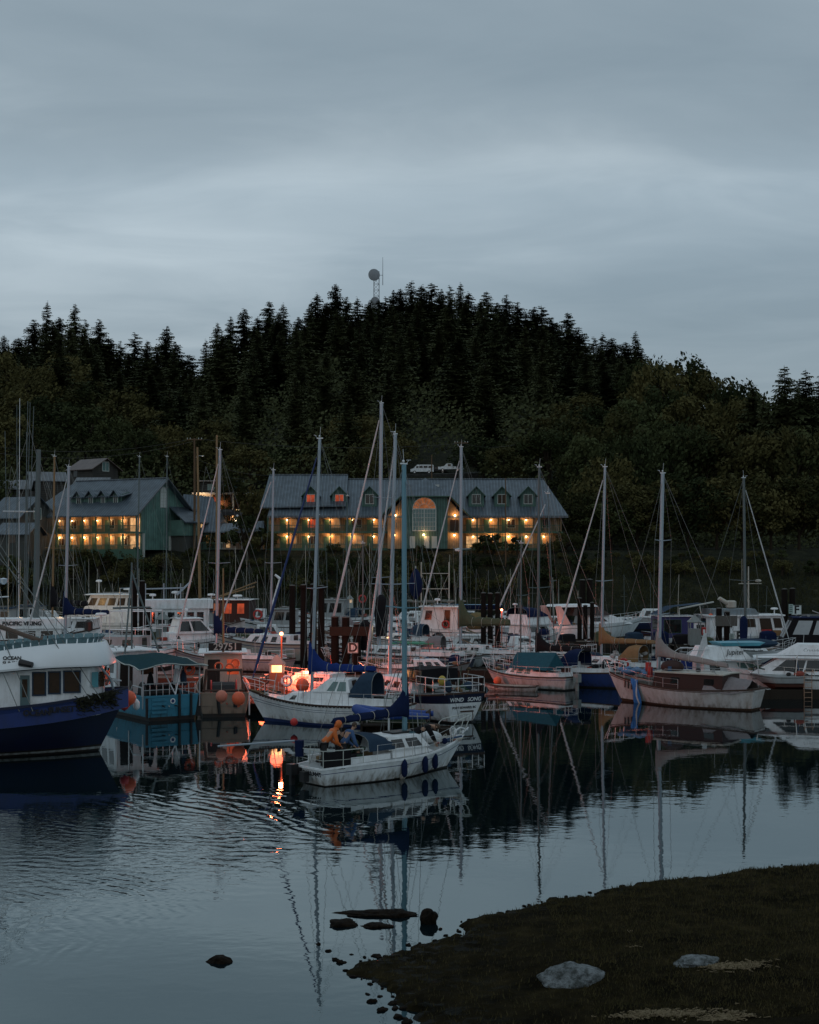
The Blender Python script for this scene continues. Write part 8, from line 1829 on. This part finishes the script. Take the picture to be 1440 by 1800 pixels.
# ================================================================ people
SKIN=paint('skin',(.42,.24,.16),.5,.2,3,streak=False); ORJ=paint('orange_rain_jacket',(.60,.13,.018),.55,.4,3,dark=(.3,.08,.02),streak=False); BLJ=paint('blue_jacket',(.045,.10,.22),.7,.4,3,streak=False,dark=(.02,.04,.09)); DKT=paint('dark_trousers',(.015,.015,.018),.7,.3,3,streak=False)
TEALS=paint('teal_shorts',(.05,.13,.16),.7,.3,3,streak=False); HAIRB=paint('brown_hair',(.06,.035,.02),.7,.3,9,streak=False); OLV=paint('olive_jumper',(.06,.075,.05),.8,.4,3,streak=False)
def skin(name,mat,parent,V,E,Rr,sub=2):
    me=bpy.data.meshes.new(name); me.from_pydata([tuple(v) for v in V],E,[]); o=bpy.data.objects.new(name,me); COL.objects.link(o)
    md=o.modifiers.new('skin','SKIN'); md.use_smooth_shade=True
    for i,r in enumerate(Rr): me.skin_vertices[0].data[i].radius=(r,r) if not isinstance(r,tuple) else r
    me.skin_vertices[0].data[0].use_root=True
    s=o.modifiers.new('s','SUBSURF'); s.levels=sub; s.render_levels=sub
    dg=bpy.context.evaluated_depsgraph_get(); dg.update(); m2=bpy.data.meshes.new_from_object(o.evaluated_get(dg)); m2.materials.clear(); m2.materials.append(mat); m2.shade_smooth()
    bpy.data.objects.remove(o); n=bpy.data.objects.new(name,m2); COL.objects.link(n); n.parent=parent; return n
def person(label,loc,rz,J,top,bottom,hair=HAIRB,hood=None,short=False,bare_arms=False,scale=1.0,hat=None):
    """J: joints in body axes (x forward, y left, z up): pelvis chest neck head, sh/el/wr L,R, hip/kn/an/toe L,R"""
    t=thing('person',label,'person',loc,R(rz)); t.scale=(scale,)*3
    V=[];E=[];Rr=[]
    idx={}
    def v(k,p,r): idx[k]=len(V); V.append(Vector(p)); Rr.append(r); return idx[k]
    def e(a,b): E.append((idx[a],idx[b]))
    J={k:Vector(p) for k,p in J.items()}
    v('pel',J['pel'],(.14,.11)); v('waist',J['pel'].lerp(J['chest'],.5),(.125,.10)); v('chest',J['chest'],(.15,.115)); v('neck',J['neck'],.055); v('hd0',J['neck'].lerp(J['head'],.45),.06); v('head',J['head'],(.075,.092)); v('crown',J['head']+(J['head']-J['neck']).normalized()*.09,.06)
    for a,b in (('pel','waist'),('waist','chest'),('chest','neck'),('neck','hd0'),('hd0','head'),('head','crown')): e(a,b)
    for s in 'LR':
        v('sh'+s,J['sh'+s],.062); v('el'+s,J['el'+s],.043); v('wr'+s,J['wr'+s],.027); d=(J['wr'+s]-J['el'+s]).normalized(); v('pm'+s,J['wr'+s]+d*.055,(.034,.02)); e('chest','sh'+s); e('sh'+s,'el'+s); e('el'+s,'wr'+s); e('wr'+s,'pm'+s)
        sd=d.cross(Vector((0,0,1))); sd=sd.normalized() if sd.length>.1 else Vector((0,1,0)); nn=sd.cross(d)
        for k,(o_,ln) in enumerate(((-.03,.062),(-.01,.072),(.011,.068),(.03,.052))):
            v('f%d'%k+s,J['wr'+s]+d*.095+sd*o_,.010); v('g%d'%k+s,J['wr'+s]+d*(.095+ln*.6)+sd*o_*1.15-nn*.012,.009); v('h%d'%k+s,J['wr'+s]+d*(.095+ln)+sd*o_*1.2-nn*.035,.007)
            e('pm'+s,'f%d'%k+s); e('f%d'%k+s,'g%d'%k+s); e('g%d'%k+s,'h%d'%k+s)
        v('t0'+s,J['wr'+s]+d*.05-sd*.045,.011); v('t1'+s,J['wr'+s]+d*.09-sd*.065-nn*.01,.009); e('pm'+s,'t0'+s); e('t0'+s,'t1'+s)
        v('hp'+s,J['hp'+s],.088); v('kn'+s,J['kn'+s],.055); v('cf'+s,J['kn'+s].lerp(J['an'+s],.35),.054); v('an'+s,J['an'+s],.036); v('to'+s,J['to'+s],.035)
        e('pel','hp'+s); e('hp'+s,'kn'+s); e('kn'+s,'cf'+s); e('cf'+s,'an'+s); e('an'+s,'to'+s)
    b=skin('body',SKIN,t,V,E,Rr)
    def sub(keys,edges,radii,name,mat):
        ii={k:n for n,k in enumerate(keys)}; return skin(name,mat,t,[V[idx[k]] for k in keys],[(ii[a],ii[c]) for a,c in edges],radii)
    ks=['waist','chest','shL','elL','shR','elR','neck','pel']; ed=[('waist','chest'),('chest','shL'),('shL','elL'),('chest','shR'),('shR','elR'),('chest','neck'),('waist','pel')]; rd=[(.155,.13),(.175,.145),.085,.066,.085,.066,.075,(.165,.14)]
    if not bare_arms: ks+=['wrL','wrR']; ed+=[('elL','wrL'),('elR','wrR')]; rd+=[.045,.045]
    sub(ks,ed,rd,'jacket' if not bare_arms else 'shirt',top)
    ks=['pel','hpL','knL','hpR','knR']; ed=[('pel','hpL'),('hpL','knL'),('pel','hpR'),('hpR','knR')]; rd=[(.155,.125),.112,.085 if short else .078,.112,.085 if short else .078]
    if not short: ks+=['anL','anR']; ed+=[('knL','anL'),('knR','anR')]; rd+=[.058,.058]
    sub(ks,ed,rd,'shorts' if short else 'trousers',bottom)
    m=MB()
    for s in 'LR': f=(J['to'+s]-J['an'+s]); m.ball(J['an'+s]+f*.45+Vector((0,0,-.03)),(.13,.05,.05),10,7,M=Matrix.Rotation(math.atan2(f.y,f.x),3,'Z'))
    m.build('boots' if False else 'boot',BLACK,t,smooth=True)
    up=(J['head']-J['neck']).normalized(); fw=J.get('face',Vector((1,0,0))); fw=Vector(fw); fw=(fw-up*fw.dot(up)).normalized(); sd=up.cross(fw)
    m=MB(); c=J['head']; m.add([c+fw*.085+up*.02,c+fw*.085-up*.025+sd*.016,c+fw*.118-up*.022,c+fw*.085-up*.025-sd*.016],[(0,1,2),(0,2,3),(1,3,2)]); m.build('nose',SKIN,t)
    m=MB()
    for s in (-1,1): m.ball(c+fw*.082+up*.018+sd*.03*s,.011,8,5)
    m.build('eye',BLACK,t)
    m=MB(); m.ball(c+fw*.088-up*.048,(.012,.02,.005),8,4,M=Matrix((fw,sd,up)).transposed()); m.build('mouth',REDP,t)
    m=MB()
    for s in (-1,1): m.ball(c+sd*.082*s-fw*.005,(.018,.01,.03),8,5,M=Matrix((fw,sd,up)).transposed())
    m.build('ear',SKIN,t)
    Mx=Matrix((fw,sd,up)).transposed()
    if hood is not None:
        m=MB(); ring=[]
        for j,(a,rr_) in enumerate(((.085,.092),(.05,.118),(-.02,.135),(-.09,.11),(-.13,.04))):
            ring.append([c+fw*a+up*(.015)+(sd*math.cos(2*PI*i/12)+up*math.sin(2*PI*i/12)*1.15)*rr_ for i in range(12)])
        m.loft(ring,closed=True); m.path([c-up*.10-fw*.02,J['neck']],[.09,.11],10); m.build('hood',hood,t,smooth=True)
    else:
        m=MB(); m.ball(c-fw*.02+up*.03,(.098,.09,.105),14,9,M=Mx); m.build('hair' if hat is None else 'cap',hair if hat is None else hat,t,smooth=True)
    return t
def stand(lean=.0,headf=.0,al=((.1,.25,1.1),(.3,.2,1.0)),ar=((.1,-.25,1.1),(.3,-.2,1.0)),bend=.0):
    ch=Vector((lean*.75,0,1.30-lean*.15)); nk=Vector((lean*1.05+.02,0,1.50-lean*.25)); hd_=nk+Vector((.05+headf,0,.17-headf*.4))
    return dict(pel=(0,0,.95),chest=ch,neck=nk,head=hd_,shL=ch+Vector((.03,.19,.11)),shR=ch+Vector((.03,-.19,.11)),elL=al[0],wrL=al[1],elR=ar[0],wrR=ar[1],hpL=(0,.09,.9),hpR=(0,-.09,.9),knL=(.04+bend,.1,.5),knR=(.03,-.1,.5),anL=(-.02,.1,.09),anR=(-.03,-.1,.09),toL=(.13,.12,.05),toR=(.12,-.12,.05))
p0=onboat(S5,(-2.85,.15,.02)); hd5=41
person('person in orange hooded rain jacket and dark trousers leaning forward at the stern rail',onboat(S5,(-3.50,-.30,.50)),20,stand(.42,.03,((.38,.30,.98),(.55,.18,.86)),((.42,-.26,.98),(.58,-.12,.85))),ORJ,DKT,hood=ORJ,scale=1.0)
person('person in blue jacket and dark trousers leaning forward right of the orange jacket',onboat(S5,(-2.72,-.46,.44)),28,stand(.34,.05,((.36,.27,.98),(.52,.16,.84)),((.38,-.27,.98),(.54,-.14,.84))),BLJ,DKT,scale=.98)
person('person in dark clothes standing behind the blue jacket in the cockpit',onboat(S5,(-2.35,.15,.4)),70,stand(.12,.02,((.2,.27,1.05),(.35,.2,.9)),((.2,-.27,1.05),(.36,-.18,.9))),CVBLACK,DKT,scale=.98)
sit=dict(pel=(0,0,.50),chest=(.10,0,.86),neck=(.18,0,1.05),head=(.24,0,1.21),shL=(.13,.19,.96),shR=(.13,-.19,.96),elL=(.28,.24,.74),wrL=(.45,.12,.72),elR=(.28,-.24,.74),wrR=(.45,-.12,.70),hpL=(.05,.1,.47),hpR=(.05,-.1,.47),knL=(.46,.14,.50),knR=(.46,-.14,.50),anL=(.48,.13,.10),anR=(.48,-.13,.10),toL=(.62,.14,.05),toR=(.62,-.14,.05))
person('person in olive jumper and pale cap sitting low in the cockpit',onboat(S5,(-1.75,-.2,.40)),205,sit,OLV,DKT,hat=GREYW)
cr=dict(pel=(-.22,0,.52),chest=(.22,0,.72),neck=(.42,0,.76),head=(.57,0,.72),shL=(.28,.18,.74),shR=(.28,-.18,.74),elL=(.42,.22,.48),wrL=(.52,.14,.26),elR=(.42,-.22,.48),wrR=(.54,-.12,.24),hpL=(-.2,.09,.50),hpR=(-.2,-.09,.50),knL=(.06,.16,.40),knR=(-.02,-.2,.36),anL=(-.20,.13,.09),anR=(-.32,-.15,.09),toL=(-.04,.15,.05),toR=(-.17,-.17,.05),face=(.6,0,-.8))
person('person in dark shirt and teal shorts crouching on the foredeck with head down',onboat(S5,(1.15,-.42,.86)),8,cr,CVBLACK,TEALS,short=True,scale=1.12)
